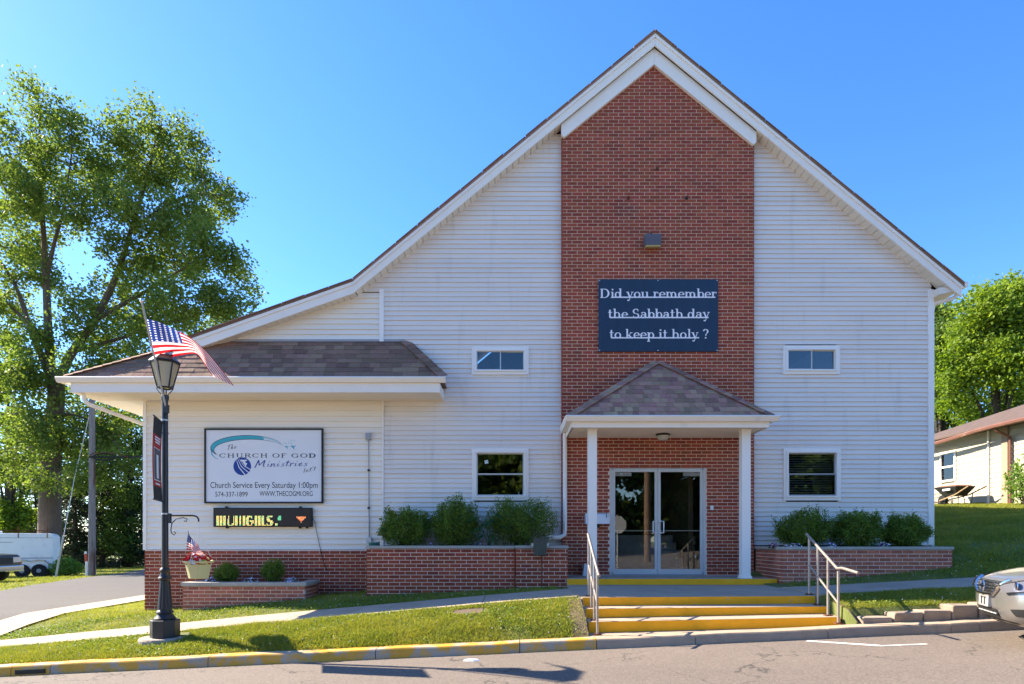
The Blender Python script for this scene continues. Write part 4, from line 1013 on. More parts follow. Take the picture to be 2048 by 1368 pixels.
# ------------------------------------------------------------------ LED message board
x0, x1, z0, z1 = fx(432), fx(627), fz(1054), fz(1016)
LS = thing('led_sign', 'long black LED message board with garbled yellow letters below the church sign', 'LED sign', ((x0 + x1) / 2, -0.1, z0))
mb = MB(); mb.box(x0, x1, -0.115, -0.03, z0, z1); hs = mb.build('housing', M['black'], LS, bevel=0.006)
mb = MB(); mb.box(x0 + 0.02, x1 - 0.02, -0.1165, -0.1155, z0 + 0.02, z1 - 0.02); mb.build('screen', mat('led_screen', (0.03, 0.022, 0.018), 0.35), hs)
for px, up in ((456, 1), (603, 1), (457, 0), (602, 0), (616, 0)):
    mb = MB(); zz = z1 if up else z0
    mb.box(fx(px) - 0.016, fx(px) + 0.016, -0.09, -0.018, zz - 0.02, zz + 0.03) if up else mb.box(fx(px) - 0.016, fx(px) + 0.016, -0.09, -0.018, zz - 0.03, zz + 0.02)
    mb.build('bracket', M['black'], LS)
PAT = ["##.##.##..#...#.##.##.##..####..##.##.##...####.....@@",
       "##.##.##..#...#.##.##.##.##..#..##.##.##..##.......@@@",
       "##.##.##.##...#.##.##.##.##.....##.##.##..###......@@@",
       "##.##.##.##...#.##.##.##.##.###.##.##.##...####.......",
       "##.##.##.##...#.##.##.##.##..##.##.##.##.....###......",
       "##.##.##.##..##.##.##.##.##..#..##.##.##..#..##..##...",
       "##.##.##..####..##.##.##..####..##.##.###.####...##..."]
led = {'y': mat('led_yellow', (0.5, 0.5, 0.1), 0.5, emit=(0.95, 0.85, 0.25), estr=0.55), 'o': mat('led_orange', (0.5, 0.3, 0.1), 0.5, emit=(1.0, 0.55, 0.25), estr=0.5),
       'g': mat('led_green', (0.1, 0.5, 0.2), 0.5, emit=(0.2, 0.8, 0.4), estr=0.45), 'r': mat('led_red', (0.5, 0.1, 0.05), 0.5, emit=(1.0, 0.2, 0.06), estr=0.55), 'w': mat('led_off', (0.075, 0.06, 0.05), 0.5)}
mbs = {k: MB() for k in led}; pit = 0.0166; lx = fx(435); lz = z1 - 0.035
lit = {}
for r, row in enumerate(PAT):
    for c, ch in enumerate(row):
        if ch != '.': lit[(c + 1, r * 2 + 9)] = ch; lit[(c + 1, r * 2 + 10)] = ch
cols = 112; rows_ = 22; pitx = (x1 - x0 - 0.06) / cols; pitz = (z1 - z0 - 0.05) / rows_
rl_ = random.Random(2)
for c in range(cols):
    for r in range(rows_):
        k = 'w'
        ch = lit.get((c * 54 // 76 if c < 78 else -1, r))
        if ch == '#': k = rl_.choice('yyyyogy')
        elif ch == '@': k = 'g'
        if 96 <= c <= 106 and r >= 10 and abs(c - 101) <= (17 - r) * 0.9: k = rl_.choice('rrro')
        if k == 'w' and (c + r) % 1: continue
        x = x0 + 0.03 + (c + .5) * pitx; zc = z1 - 0.025 - (r + .5) * pitz; s = 0.0052 if k != 'w' else 0.0036
        mbs[k].add([(x - s, -0.1172, zc - s), (x + s, -0.1172, zc - s), (x + s, -0.1172, zc + s), (x - s, -0.1172, zc + s)], [(0, 1, 2, 3)])
for k, b_ in mbs.items():
    if b_.v: o = b_.build('led_dots', led[k], hs, recalc=False); o['kind'] = 'stuff'
mb = MB(); mb.tube([(fx(627), -0.07, fz(1036)), (fx(632), -0.06, fz(1045)), (fx(636), -0.045, fz(1070)), (fx(642), -0.04, fz(1098)), (fx(648), -0.045, fz(1122)), (fx(655), -0.045, fz(1140))], 0.006, 6)
tag(mb.build('power_cord', M['black'], None, smooth=True), 'thin black power cord hanging from the LED message board', 'cord')

# ------------------------------------------------------------------ small fittings
mb = MB(); mb.tube([(fx(738), -0.035, fz(876)), (fx(739), -0.035, fz(1078))], 0.011, 8); cd = mb.build('pipe', M['grey_frame'], None, smooth=True)
CD = thing('conduit', 'thin grey conduit pipe running down the wing wall beside the corner', 'conduit', (fx(738), -0.03, fz(1088)))
cd.parent = CD; cd.location = ORG[cd] - ORG[CD]
mb = MB(); mb.box(fx(733), fx(743), -0.09, -0.015, fz(880), fz(867)); mb.build('junction_box', M['grey_frame'], CD)
mb = MB(); mb.box(fx(734), fx(744), -0.075, -0.015, fz(1090), fz(1075)); mb.build('outlet_box', M['alu'], CD)
for py in (943, 1018):
    mb = MB(); mb.box(fx(736), fx(740.5), -0.05, -0.015, fz(py), fz(py - 4)); mb.build('clip', M['black'], CD)
FLY = -0.25
FLt = thing('floodlight', 'grey box floodlight mounted high on the brick tower above the navy sign', 'floodlight', (fx(1305, FLY), -0.12, fz(497, FLY)))
mb = MB(); a, b, c, d = fx(1289, FLY), fx(1322, FLY), fz(492, FLY), fz(470, FLY)
mb.hexa([(a + .01, -0.30, c), (b - .01, -0.30, c), (b, -0.15, c + 0.02), (a, -0.15, c + 0.02)], [(a, -0.30, d), (b, -0.30, d), (b, -0.15, d + .01), (a, -0.15, d + .01)])
mb.build('housing', mat('lamp_grey', (0.12, 0.11, 0.125), 0.5), FLt, bevel=0.008)
mb = MB(); mb.hexa([(a + .02, -0.29, c - 0.03), (b - .02, -0.29, c - 0.03), (b - .02, -0.17, c - 0.012), (a + .02, -0.17, c - 0.012)], [(a + .015, -0.295, c - 0.001), (b - .015, -0.295, c - 0.001), (b - .015, -0.16, c + .012), (a + .015, -0.16, c + .012)])
mb.build('lens', mat('yellowed_lens', (0.45, 0.36, 0.14), 0.3), FLt)
mb = MB(); mb.tube([(fx(1304, FLY), -0.118, fz(459, FLY)), (fx(1304, FLY), -0.16, fz(461, FLY)), (fx(1304, FLY), -0.2, fz(471, FLY))], 0.014, 8); mb.build('bracket_arm', M['rust'], FLt)
for i, (px, py, mm, lb) in enumerate(((1315, 337, M['rust'], 'rusty wall stub highest on the brick tower'), (1257, 395, M['rust'], 'rusty wall stub left of centre on the upper brick tower'), (1374, 395, M['black_metal'], 'dark wall stub right of centre on the upper brick tower'))):
    mb = MB(); X, Z = fx(px, -0.15), fz(py, -0.15); mb.tube([(X, -0.118, Z), (X, -0.20, Z - 0.005), (X - 0.03, -0.23, Z - 0.04)], 0.016, 7); mb.lathe([(0.03, 0), (0.03, 0.01)], (0, 0, 0), 8)
    n0 = len(mb.v) - 16; mb.v[n0:] = [(X + a_, -0.119 - c_, Z + b_) for a_, b_, c_ in mb.v[n0:]]
    tag(mb.build('wall_stub', mm, None), lb, 'bracket', 'old sign brackets on the tower')
PCX, PCY = fx(1326, -0.62), -0.62
PL = thing('porch_light', 'round ceiling light under the porch roof', 'ceiling light', (PCX, PCY, pz - 0.12))
mb = MB(); mb.lathe([(0.13, -0.001), (0.135, -0.02), (0.125, -0.035)], (PCX, PCY, pz - 0.006), 20); mb.build('base', mat('bronze', (0.05, 0.04, 0.03), 0.4, metallic=0.6), PL, smooth=True)
mb = MB(); mb.lathe([(0.115, 0), (0.11, -0.04), (0.08, -0.08), (0.03, -0.095)], (PCX, PCY, pz - 0.042), 20); mb.build('glass_bowl', mat('frosted_bowl', (0.5, 0.47, 0.4), 0.3), PL, smooth=True)
MBX = thing('mailbox', 'small white mailbox on the brick wall left of the entrance doors', 'mailbox', (fx(1194, -0.2), -0.2, fz(1049, -0.2)))
a, b, c, d = fx(1170, -0.2), fx(1217, -0.2), fz(1048, -0.2), fz(1027, -0.2)
mb = MB(); mb.prism([(-0.125, c), (-0.30, c), (-0.30, d - 0.06), (-0.27, d - 0.02), (-0.21, d), (-0.15, d - 0.02), (-0.125, d - 0.06)], 'x', a, b); mb.build('body', M['sign_white'], MBX)
mb = MB(); mb.box(b, b + 0.006, -0.29, -0.14, c + 0.01, d - 0.04); mb.build('door', M['white_trim'], MBX)
mb = MB(); mb.box(b - 0.06, b - 0.05, -0.315, -0.301, d - 0.09, d + 0.02); mb.build('flag', M['black'], MBX)
mb = MB(); mb.box((a + b) / 2 - 0.05, (a + b) / 2 + 0.05, -0.22, -0.121, c - 0.07, c - 0.001); mb.build('bracket', M['black'], MBX)
mb = MB(); X0, Z0 = fx(1166, -0.3), FZ
mb.hexa([(X0, -0.33, Z0 + .001), (X0 + .10, -0.33, Z0 + .001), (X0 + .10, -0.14, Z0 + .001), (X0, -0.14, Z0 + .001)], [(X0 + .03, -0.28, Z0 + .235), (X0 + .10, -0.28, Z0 + .235), (X0 + .10, -0.16, Z0 + .235), (X0 + .03, -0.16, Z0 + .235)])
tag(mb.build('door_wedge', M['sign_white'], None), 'small white wedge standing on the porch floor behind the left column', 'wedge')
mb = MB(); mb.box(fx(1421, -0.13), fx(1427, -0.13), -0.135, -0.119, fz(1020, -0.13), fz(1011, -0.13)); tag(mb.build('doorbell', M['sign_white'], None, bevel=0.004), 'tiny white doorbell on the brick right of the entrance doors', 'doorbell')

# ------------------------------------------------------------------ brick planters
def planter(label, faces, cop, soil, m=M['brick_old']):
    t = thing('brick_planter', label, 'planter', (soil[0], soil[2], faces[0][4] - 0.3))
    for (ax, a, b, fixed, z0, z1, dirn) in faces:
        # a wall along x (ax='x') at y=fixed facing dirn, or along y at x=fixed
        mb = MB(); th = 0.10
        if ax == 'x': mb.box(a + 0.01, b - 0.01, fixed + 0.005, fixed + th, z0, z1 - 0.002)
        else:
            lo, hi = (fixed + 0.005, fixed + th) if dirn < 0 else (fixed - th, fixed - 0.005)
            mb.box(lo, hi, a + 0.0, b, z0, z1 - 0.004)
        mb.build('mortar_wall', M['mortar'], t)
        for (p, q_, z) in courses(a, b, z1 - CP * math.ceil((z1 - z0) / CP) + 0.004, z1, lambda a, b, c, d: [(a, b)]):
            mid = (p + q_) / 2; gx_, gy_ = (mid, fixed - 0.05) if ax == 'x' else (fixed, mid)
            if z + BH < g(gx_, gy_) - 0.03: continue
            if ax == 'x': place_brick(p, q_, z, fixed, fixed + 0.06, m, t)
            else:
                o = bpy.data.objects.new('brick', brick_mesh(q_ - p, 0.06, m)); COL.objects.link(o); o.parent = t; o.rotation_euler = (0, 0, R(90))
                o.location = Vector((fixed + 0.03 * (-dirn if dirn else 1), mid, z)) - ORG[t]
    for (x0, x1, y0, y1, z0, z1) in cop:
        mb = MB(); mb.box(x0, x1, y0, y1, z0, z1); mb.build('coping', M['coping'], t, bevel=0.008)
    mb = MB(); mb.box(soil[0], soil[1], soil[2], soil[3], soil[4] - 0.2, soil[4]); mb.build('soil', M['soil'], t)
    return t
# left low planter
LP_Y, LPT = -0.83, E - 0.79
planter('low brick planter with a grey coping in front of the wing wall', [('x', -6.14, -3.86, LP_Y, LPT - 0.75, LPT - 0.075, -1), ('y', LP_Y + 0.065, -0.05, -3.86, LPT - 0.6, LPT - 0.075, 1)],
        [(-6.16, -3.83, LP_Y - 0.02, LP_Y + 0.16, LPT - 0.07, LPT), (-4.03, -3.83, LP_Y + 0.161, -0.04, LPT - 0.07, LPT - 0.001), (-6.16, -5.98, LP_Y + 0.161, -0.04, LPT - 0.07, LPT - 0.001)], (-5.97, -4.04, LP_Y + 0.165, -0.05, LPT - 0.03))
# centre planter with pier
CPT = E - 0.105; cy_ = -0.95
planter('long brick planter under the left window holding three boxwoods', [('x', fx(733, cy_), fx(1030, cy_ - .08), cy_, 0.2, CPT - 0.06, -1), ('x', fx(1031, cy_ - .08), fx(1136, cy_ - .08), cy_ - 0.08, 0.2, CPT - 0.06, -1)],
        [(fx(731, cy_), fx(1029.5, cy_ - .08), cy_ - 0.02, cy_ + 0.16, CPT - 0.055, CPT), (fx(1030, cy_ - .08), fx(1137, cy_ - .08) - 0.0, cy_ - 0.10, cy_ + 0.16, CPT - 0.052, CPT + 0.004)], (fx(735, cy_), 0.98, cy_ + 0.161, -0.04, CPT - 0.03), M['brick'])
# right planter
RPT = E - 0.12; ry_ = -1.30; rx0, rx1 = 4.83, 7.87
planter('brick planter right of the porch holding three round boxwoods', [('x', rx0, rx1, ry_, 0.3, RPT - 0.06, -1), ('y', ry_ + 0.065, -0.1, rx0, 0.3, RPT - 0.06, -1)],
        [(rx0 - 0.02, rx1 + 0.02, ry_ - 0.02, ry_ + 0.16, RPT - 0.055, RPT), (rx0 - 0.02, rx0 + 0.15, ry_ + 0.161, -0.03, RPT - 0.055, RPT - 0.001), (rx1 - 0.15, rx1 + 0.02, ry_ + 0.161, -0.03, RPT - 0.055, RPT - 0.001)], (rx0 + 0.151, rx1 - 0.151, ry_ + 0.161, -0.04, RPT - 0.03))

# garden flood lamp on the pier
GL = thing('garden_lamp', 'weathered green box lamp on a rusty stake in front of the planter pier', 'garden lamp', (fx(1083, -1.12), -1.12, g(0.53, -1.12)))
ly = -1.12; a, b, c, d = fx(1066, ly), fx(1094, ly), fz(1111, ly), fz(1077, ly)
M['lamp_green'] = mat('lamp_green', (0.075, 0.085, 0.07), 0.7, var=0.3, vscale=20)
mb = MB(); mb.hexa([(a + .02, ly - .06, c), (b - .02, ly - .06, c), (b - .02, ly + .05, c), (a + .02, ly + .05, c)], [(a, ly - .1, d), (b, ly - .1, d), (b, ly + .055, d), (a, ly + .055, d)]); mb.build('housing', M['lamp_green'], GL, bevel=0.01)
mb = MB(); mb.box(a - .01, b + .015, ly - .11, ly + .058, d + .001, d + .015); mb.build('hood', M['lamp_green'], GL)
for s, xx in ((-1, a), (1, b)):
    mb = MB(); mb.box(xx - .03, xx + .03, ly - .05, ly + .03, (c + d) / 2 + .02, (c + d) / 2 + .07); mb.build('wing_nut', M['alu'], GL)
mb = MB(); mb.tube([(fx(1083, ly), ly, c), (fx(1084, ly), ly, (c + 0.2) / 2 + 0.2), (fx(1083, ly), ly, g(fx(1083, ly), ly) - 0.03)], 0.012, 7); mb.build('stake', M['rust'], GL)

# ------------------------------------------------------------------ plants
def leaves(C, S, rng, flat=0.0, asp=0.45):
    n = len(C); a = rng.normal(size=(n, 3)); a[:, 2] *= (1 - flat); a /= np.linalg.norm(a, axis=1)[:, None]
    b = rng.normal(size=(n, 3)); b -= (b * a).sum(1)[:, None] * a; b /= np.linalg.norm(b, axis=1)[:, None]
    S = np.broadcast_to(S, (n,))[:, None]
    V = np.stack([C - a * S * .5, C + b * S * asp * .5, C + a * S * .5, C - b * S * asp * .5], 1).reshape(-1, 3)
    return V, np.arange(n * 4).reshape(n, 4)
M['box_leaf'] = leaf_mat('boxwood_leaf', (0.065, 0.125, 0.016), (0.19, 0.29, 0.035), 0.3, 6)
M['fern'] = leaf_mat('sumac_leaf', (0.030, 0.085, 0.022), (0.06, 0.14, 0.035), 0.3, 6)
M['hosta'] = leaf_mat('weed_leaf', (0.10, 0.2, 0.03), (0.2, 0.32, 0.05), 0.4, 4)
def shrub(label, c, rx, ry, rz, n, leaf, seed, spiky=0.10, m=None, group=None, cat='shrub', name='boxwood_shrub'):
    rng = np.random.default_rng(seed); m = m or M['box_leaf']
    t = thing(name, label, cat, c, group=group)
    # stems
    mb = MB(); nst = 46; tips = []
    for i in range(nst):
        a = rng.uniform(0, 2 * math.pi); u = rng.uniform(0.0, 1); th_ = math.acos(1 - 1.25 * u) if u < 0.95 else 1.7
        k = rng.uniform(0.72, 1.03 + spiky * 1.5)
        p = Vector((c[0] + rx * math.sin(th_) * math.cos(a) * k, c[1] + ry * math.sin(th_) * math.sin(a) * k, c[2] + rz * (0.46 + 0.54 * math.cos(th_) * k)))
        b0 = Vector((c[0] + rng.normal() * rx * .12, c[1] + rng.normal() * ry * .12, c[2] - 0.02)); mid = b0.lerp(p, .5) + Vector((0, 0, 0.06 * rz))
        mb.tube([b0, mid, p], [0.008, 0.005, 0.002], 4, cap=False); tips.append((mid, p))
    mb.build('stems', M['bark_dark'], t)
    pts = []
    k1 = int(n * 0.5)
    for i in range(k1):                       # along the outer halves of the stems
        mid, p = tips[rng.integers(nst)]; f = rng.uniform(0.25, 1.05) ; q_ = mid.lerp(p, f); s = 0.05 + 0.10 * (1 - min(1, f))
        pts.append((q_.x + rng.normal() * s * rx, q_.y + rng.normal() * s * ry, q_.z + rng.normal() * s * rz))
    d = rng.normal(size=(n - k1, 3)); d /= np.linalg.norm(d, axis=1)[:, None]
    rr = rng.uniform(0.55, 0.98, n - k1)[:, None] * (1 + 0.13 * np.sin(5 * d[:, :1] + 1.7 * seed) * np.cos(4 * d[:, 2:] + seed) + 0.06 * np.sin(11 * d[:, :1] + 9 * d[:, 2:] + seed))
    B_ = d * rr * np.array([rx, ry, rz * 0.54]) + np.array([c[0], c[1], c[2] + rz * 0.46])
    C_ = np.concatenate([np.array(pts), B_]); C_ = C_[C_[:, 2] > c[2] + 0.01]
    V, Fc = leaves(C_, rng.uniform(0.7, 1.3, len(C_)) * leaf, rng)
    np_mesh('foliage', V, Fc, [m], t, c)
    return t
cz = CPT - 0.03
def sh(px0, px1, pt, Y, zb): return ((fx(px0, Y) + fx(px1, Y)) / 2, (fx(px1, Y) - fx(px0, Y)) / 2, fz(pt, Y) - zb)
for (p0, p1, pt, lab, sd) in ((757, 866, 1015, 'leftmost boxwood of the long planter, beside the wing corner', 1), (860, 962, 997, 'middle boxwood of the long planter, tall and dense below the window', 2), (968, 1116, 995, 'widest boxwood, spiky, at the right end of the long planter', 3)):
    X, rx, rz = sh(p0, p1, pt, -0.5, cz); shrub(lab, (X, -0.48, cz), rx, 0.40, rz, 17000, 0.036, sd, 0.14 if sd == 3 else .08, group='boxwoods in the long planter')
rzb = RPT - 0.03
for (p0, p1, pt, lab, sd) in ((1553, 1657, 1018, 'boxwood nearest the porch in the right planter', 4), (1659, 1764, 1020, 'middle boxwood of the three in the right planter', 5), (1766, 1852, 1029, 'smallest boxwood, by the church corner in the right planter', 6)):
    X, rx, rz = sh(p0, p1, pt, -0.65, rzb); shrub(lab, (X, -0.65, rzb), rx, 0.42, rz, 15000, 0.036, sd, 0.10, group='boxwoods in the right planter')
lz_ = LPT - 0.03
for (p0, p1, pt, lab, sd) in ((429, 479, 1125, 'small round boxwood nearer the flower basket in the low planter', 7), (523, 571, 1117, 'small round boxwood at the right of the low planter', 8)):
    X, rx, rz = sh(p0, p1, pt, -0.42, lz_); shrub(lab, (X, -0.42, lz_), rx, 0.22, rz, 6500, 0.026, sd, 0.03, group='small boxwoods in the low planter')
# sumac-like plant between the boxwoods
rng = np.random.default_rng(11)
FP = thing('sumac_plant', 'young plant with long drooping feathery leaves between two boxwoods', 'plant', (fx(975, -.75), -0.76, cz))
mbst = MB(); Cs = []; Vs = []; base = Vector((fx(978, -.75), -0.76, cz))
for i, (px, py) in enumerate(((935, 1042), (945, 1062), (1005, 1035), (1018, 1058), (985, 1045), (968, 1050), (990, 1085), (955, 1078))):
    tip = Vector((fx(px, -.85), -0.80 - rng.uniform(0, .14), fz(py, -.85))); top = base.lerp(tip, .55); top.z = max(base.z + 0.25, tip.z + 0.07)
    mbst.tube([base, base.lerp(top, .6) + Vector((0, 0, .04)), top, tip], [0.006, 0.005, 0.004, 0.002], 5, cap=False)
    for k in range(11):
        f = k / 10; ctr = top.lerp(tip, f) + Vector((0, 0, .02 * math.sin(f * 3.1))); dr = (tip - top).normalized()
        side = dr.cross(Vector((0, 0, 1))).normalized()
        for s in (-1, 1):
            L = 0.10 * (1 - 0.5 * abs(f - .4)); e = ctr + side * s * L + dr * 0.03 + Vector((0, 0, -0.05)); w = dr * 0.013
            Vs += [ctr, (ctr + e) / 2 + w + Vector((0, 0, .012)), e, (ctr + e) / 2 - w + Vector((0, 0, .012))]
mbst.build('stems', M['fern'], FP)
for i in range(8):
    V = np.array([v[:] for v in Vs[i * 88:(i + 1) * 88]]); np_mesh('frond', V, np.arange(len(V)).reshape(-1, 4), [M['fern']], FP, base)
# flowers: little clumps
M['petal_p'] = mat('pale_purple_petals', (0.42, 0.36, 0.58), 0.6, rand=0.3); M['petal_w'] = mat('white_petals', (0.75, 0.72, 0.74), 0.6, rand=0.15); M['petal_k'] = mat('pink_petals', (0.6, 0.32, 0.36), 0.6, rand=0.25); M['petal_d'] = mat('dark_purple_petals', (0.06, 0.03, 0.12), 0.6, rand=0.3); M['petal_r'] = mat('red_petals', (0.62, 0.012, 0.010), 0.55, rand=0.2)
def flowers(label, c, rx, ry, rz, n, cols, seed, nl=350, size=0.035, group=None, name='petunia_clump'):
    rng = np.random.default_rng(seed); t = thing(name, label, 'flowers', c, group=group)
    d = rng.normal(size=(nl, 3)); d /= np.linalg.norm(d, axis=1)[:, None]; d[:, 2] = abs(d[:, 2])
    C_ = d * rng.uniform(.2, .9, nl)[:, None] * np.array([rx, ry, rz]) + np.array(c)
    V, Fc = leaves(C_, 0.03, rng); np_mesh('leaves', V, Fc, [M['hosta'] if seed % 2 else M['fern']], t, c)
    VV = []; FF = []; MI = []
    for i in range(n):
        a = rng.normal(size=3); a[2] = abs(a[2]); a[1] = -abs(a[1]) * 1.3; a /= np.linalg.norm(a); p = np.array(c) + a * np.array([rx, ry, rz]) * rng.uniform(.85, 1.1)
        nv = Vector(a + rng.normal(size=3) * .35).normalized(); u = nv.orthogonal().normalized(); w = nv.cross(u); b0 = len(VV); s = size * rng.uniform(.7, 1.2)
        VV.append(Vector(p)); 
        for k in range(10):
            an = k * math.pi / 5; r_ = s * (.55 if k % 2 == 0 else .42); VV.append(Vector(p) + (u * math.cos(an) + w * math.sin(an)) * r_ + nv * s * .25)
        for k in range(5): FF.append((b0, b0 + 1 + 2 * k, b0 + 1 + (2 * k + 1) % 10, b0 + 1 + (2 * k + 2) % 10)); MI.append(i % len(cols))
    np_mesh('petals', np.array([v[:] for v in VV]), np.array(FF), [M[k] for k in cols], t, c, MI)
    return t
for (px, py, w, cols, lab, sd) in ((425, 1152, 14, ['petal_p', 'petal_w', 'petal_d'], 'pale purple flowers beside the hanging basket in the low planter', 21), (503, 1150, 17, ['petal_p', 'petal_w'], 'pale purple flowers between the two small boxwoods', 22), (583, 1150, 14, ['petal_p', 'petal_w', 'petal_p'], 'pale flowers at the right end of the low planter', 23)):
    flowers(lab, (fx(px, -.55), -0.58, lz_), w * .0095, 0.10, 0.10, 34, cols, sd, group='flower clumps in the low planter')
for (px, cols, lab, sd) in ((866, ['petal_p', 'petal_d'], 'few purple flowers between the first two boxwoods of the long planter', 24), (960, ['petal_d', 'petal_p'], 'dark purple flowers below the feathery plant', 25)):
    flowers(lab, (fx(px, -.75), -0.75, cz), 0.07, 0.06, 0.09, 9, cols, sd, 120)
for (px, w, cols, lab, sd) in ((1545, 10, ['petal_k', 'petal_d'], 'reddish flowers at the porch end of the right planter', 26), (1585, 18, ['petal_k', 'petal_w', 'petal_p'], 'pink and white flowers before the first boxwood of the right planter', 27), (1662, 11, ['petal_p', 'petal_w', 'petal_d'], 'purple flowers between first and second boxwood of the right planter', 28), (1768, 12, ['petal_w', 'petal_d', 'petal_p'], 'white and purple flowers between second and third boxwood of the right planter', 29)):
    flowers(lab, (fx(px, -1.0), -1.0, rzb), w * .009, 0.08, 0.09, 26, cols, sd, 200, group='flower clumps in the right planter')
mb = MB(); pts = []
for i in range(40):
    a = i * 0.5; pts.append((fx(752, -.4) + 0.10 * math.cos(a), -0.55 + 0.08 * math.sin(a), cz + 0.012 + 0.002 * i))
mb.tube(pts, 0.011, 6); tag(mb.build('garden_hose', mat('hose_green', (0.05, 0.17, 0.12), 0.5), None, smooth=True), 'coiled green garden hose at the left end of the long planter', 'hose')
# ------------------------------------------------------------------ lamp post
LY = -3.45; LD = D0 + LY; LSX = LD / F
LX = (330 - 1024) * LSX; lzg = E + (1080 - 1284) * LSX
def lz(py): return E + (1080 - py) * LSX
def lx(px): return (px - 1024) * LSX
LAMP = thing('street_lamp', 'black cast iron street lamp with a fluted base and glass lantern', 'street lamp', (LX, LY, lzg))
mb = MB(); mb.lathe([(0.335, -0.2), (0.335, 0.05), (0.32, 0.075)], (LX - 0.0, LY, lzg), 28); mb.build('concrete_pad', M['concrete'], LAMP)
zb = lzg + 0.076
mb = MB(); mb.lathe([(0.195, 0), (0.195, 0.245), (0.185, 0.25)], (LX, LY, zb), 8, rot=R(22.5)); mb.build('pedestal', M['black_metal'], LAMP, bevel=0.006)
z1 = zb + 0.251
mb = MB(); mb.lathe([(0.135, 0), (0.14, 0.02), (0.115, 0.05), (0.10, 0.075), (0.115, 0.10), (0.105, 0.12), (0.09, 0.135), (0.088, 0.16)], (LX, LY, z1), 24); mb.build('base_moulding', M['black_metal'], LAMP, smooth=True)
z2 = z1 + 0.16; z3 = lz(1161)
mb = MB(); n = 32; prof = []
for i in range(7):
    f = i / 6; prof.append((0.098 * (1 - f) + 0.066 * f, (z3 - z2) * f))
vs = []; fs = []
for r, zz in prof:
    for k in range(n): a = 2 * math.pi * k / n; r_ = r * (1 - 0.07 * (k % 4 == 0)); vs.append((LX + r_ * math.cos(a), LY + r_ * math.sin(a), z2 + zz))
for i in range(6):
    for k in range(n): fs.append((i * n + k, i * n + (k + 1) % n, (i + 1) * n + (k + 1) % n, (i + 1) * n + k))
fs.append(tuple(range(n - 1, -1, -1))); fs.append(tuple(6 * n + k for k in range(n))); mb.add(vs, fs); mb.build('fluted_base', M['black_metal'], LAMP)
mb = MB(); mb.lathe([(0.068, 0), (0.085, 0.015), (0.088, 0.04), (0.072, 0.06), (0.060, 0.10), (0.065, 0.13), (0.072, 0.15), (0.058, 0.175), (0.05, 0.185)], (LX, LY, z3), 24); mb.build('collar', M['black_metal'], LAMP, smooth=True)
zt_ = lz(800)
mb = MB(); mb.lathe([(0.045, 0), (0.043, (zt_ - z3) * .5), (0.040, zt_ - z3 - 0.186)], (LX, LY, z3 + 0.186), 16); mb.build('shaft', M['black_metal'], LAMP, smooth=True)
for py in (1029, 868, 842):
    mb = MB(); mb.lathe([(0.047, 0), (0.047, 0.02)], (LX, LY, lz(py)), 16); mb.build('band', M['alu'] if py != 868 else M['black_metal'], LAMP)
mb = MB(); mb.lathe([(0.05, 0), (0.052, 0.06), (0.042, 0.07)], (LX, LY, zt_), 16); mb.build('cap_collar', M['black_metal'], LAMP, smooth=True)
lb, lt = lz(776), lz(726)
mb = MB()
for s in (-1, 1):
    mb.tube([(LX + s * 0.03, LY, zt_ + 0.06), (LX + s * 0.08, LY, zt_ + 0.11), (LX + s * 0.12, LY, zt_ + 0.16), (LX + s * 0.10, LY, zt_ + 0.20), (LX + s * 0.075, LY, lb + 0.0)], 0.006, 6)
    mb.tube([(LX, LY + s * 0.03, zt_ + 0.06), (LX, LY + s * 0.03, lb)], 0.009, 6)
mb.build('scroll_bracket', M['black_metal'], LAMP)
LN = MB(); n = 6; r0, r1 = 0.095, 0.185
ring = lambda r, z, k: Vector((LX + r * math.cos(2 * math.pi * k / n + R(30)), LY + r * math.sin(2 * math.pi * k / n + R(30)), z))
for k in range(n):
    LN.tube([ring(r0, lb, k), ring(r1, lt, k)], 0.011, 6); LN.tube([ring(r0, lb, k), ring(r0, lb, k + 1)], 0.012, 6); LN.tube([ring(r1, lt, k), ring(r1, lt, k + 1)], 0.014, 6)
lan = LN.build('lantern_frame', M['black_metal'], LAMP)
M['frost'] = leaf_mat('lantern_glass', (0.66, 0.64, 0.66), (0.70, 0.67, 0.69), 0.6, 1)
M['frost2'] = mat('milky_pane', (0.62, 0.57, 0.54), 0.25)
for k in range(n):
    mb = MB(); a, b, c, d = ring(r0 - .004, lb, k), ring(r0 - .004, lb, k + 1), ring(r1 - .004, lt, k + 1), ring(r1 - .004, lt, k); ctr = Vector((LX, LY, (lb + lt) / 2))
    off = ((a + c) / 2 - ctr); off.z = 0; off = off.normalized() * 0.003
    mb.hexa([a, b, c, d], [a - off, b - off, c - off, d - off]); mb.build('pane', M['frost'], lan)
mb = MB(); mb.lathe([(0.055, 0), (0.05, 0.10), (0.06, 0.17), (0.05, 0.26), (0.02, 0.3)], (LX, LY, lb + 0.01), 14); mb.build('lamp_globe', M['frost2'], lan, smooth=True)
mb = MB(); mb.lathe([(0.205, 0), (0.20, 0.012), (0.12, 0.085), (0.06, 0.12), (0.05, 0.16), (0.02, 0.20), (0.018, 0.24)], (LX, LY, lt + 0.012), 6, rot=R(30)); mb.build('lantern_roof', M['black_metal'], LAMP)
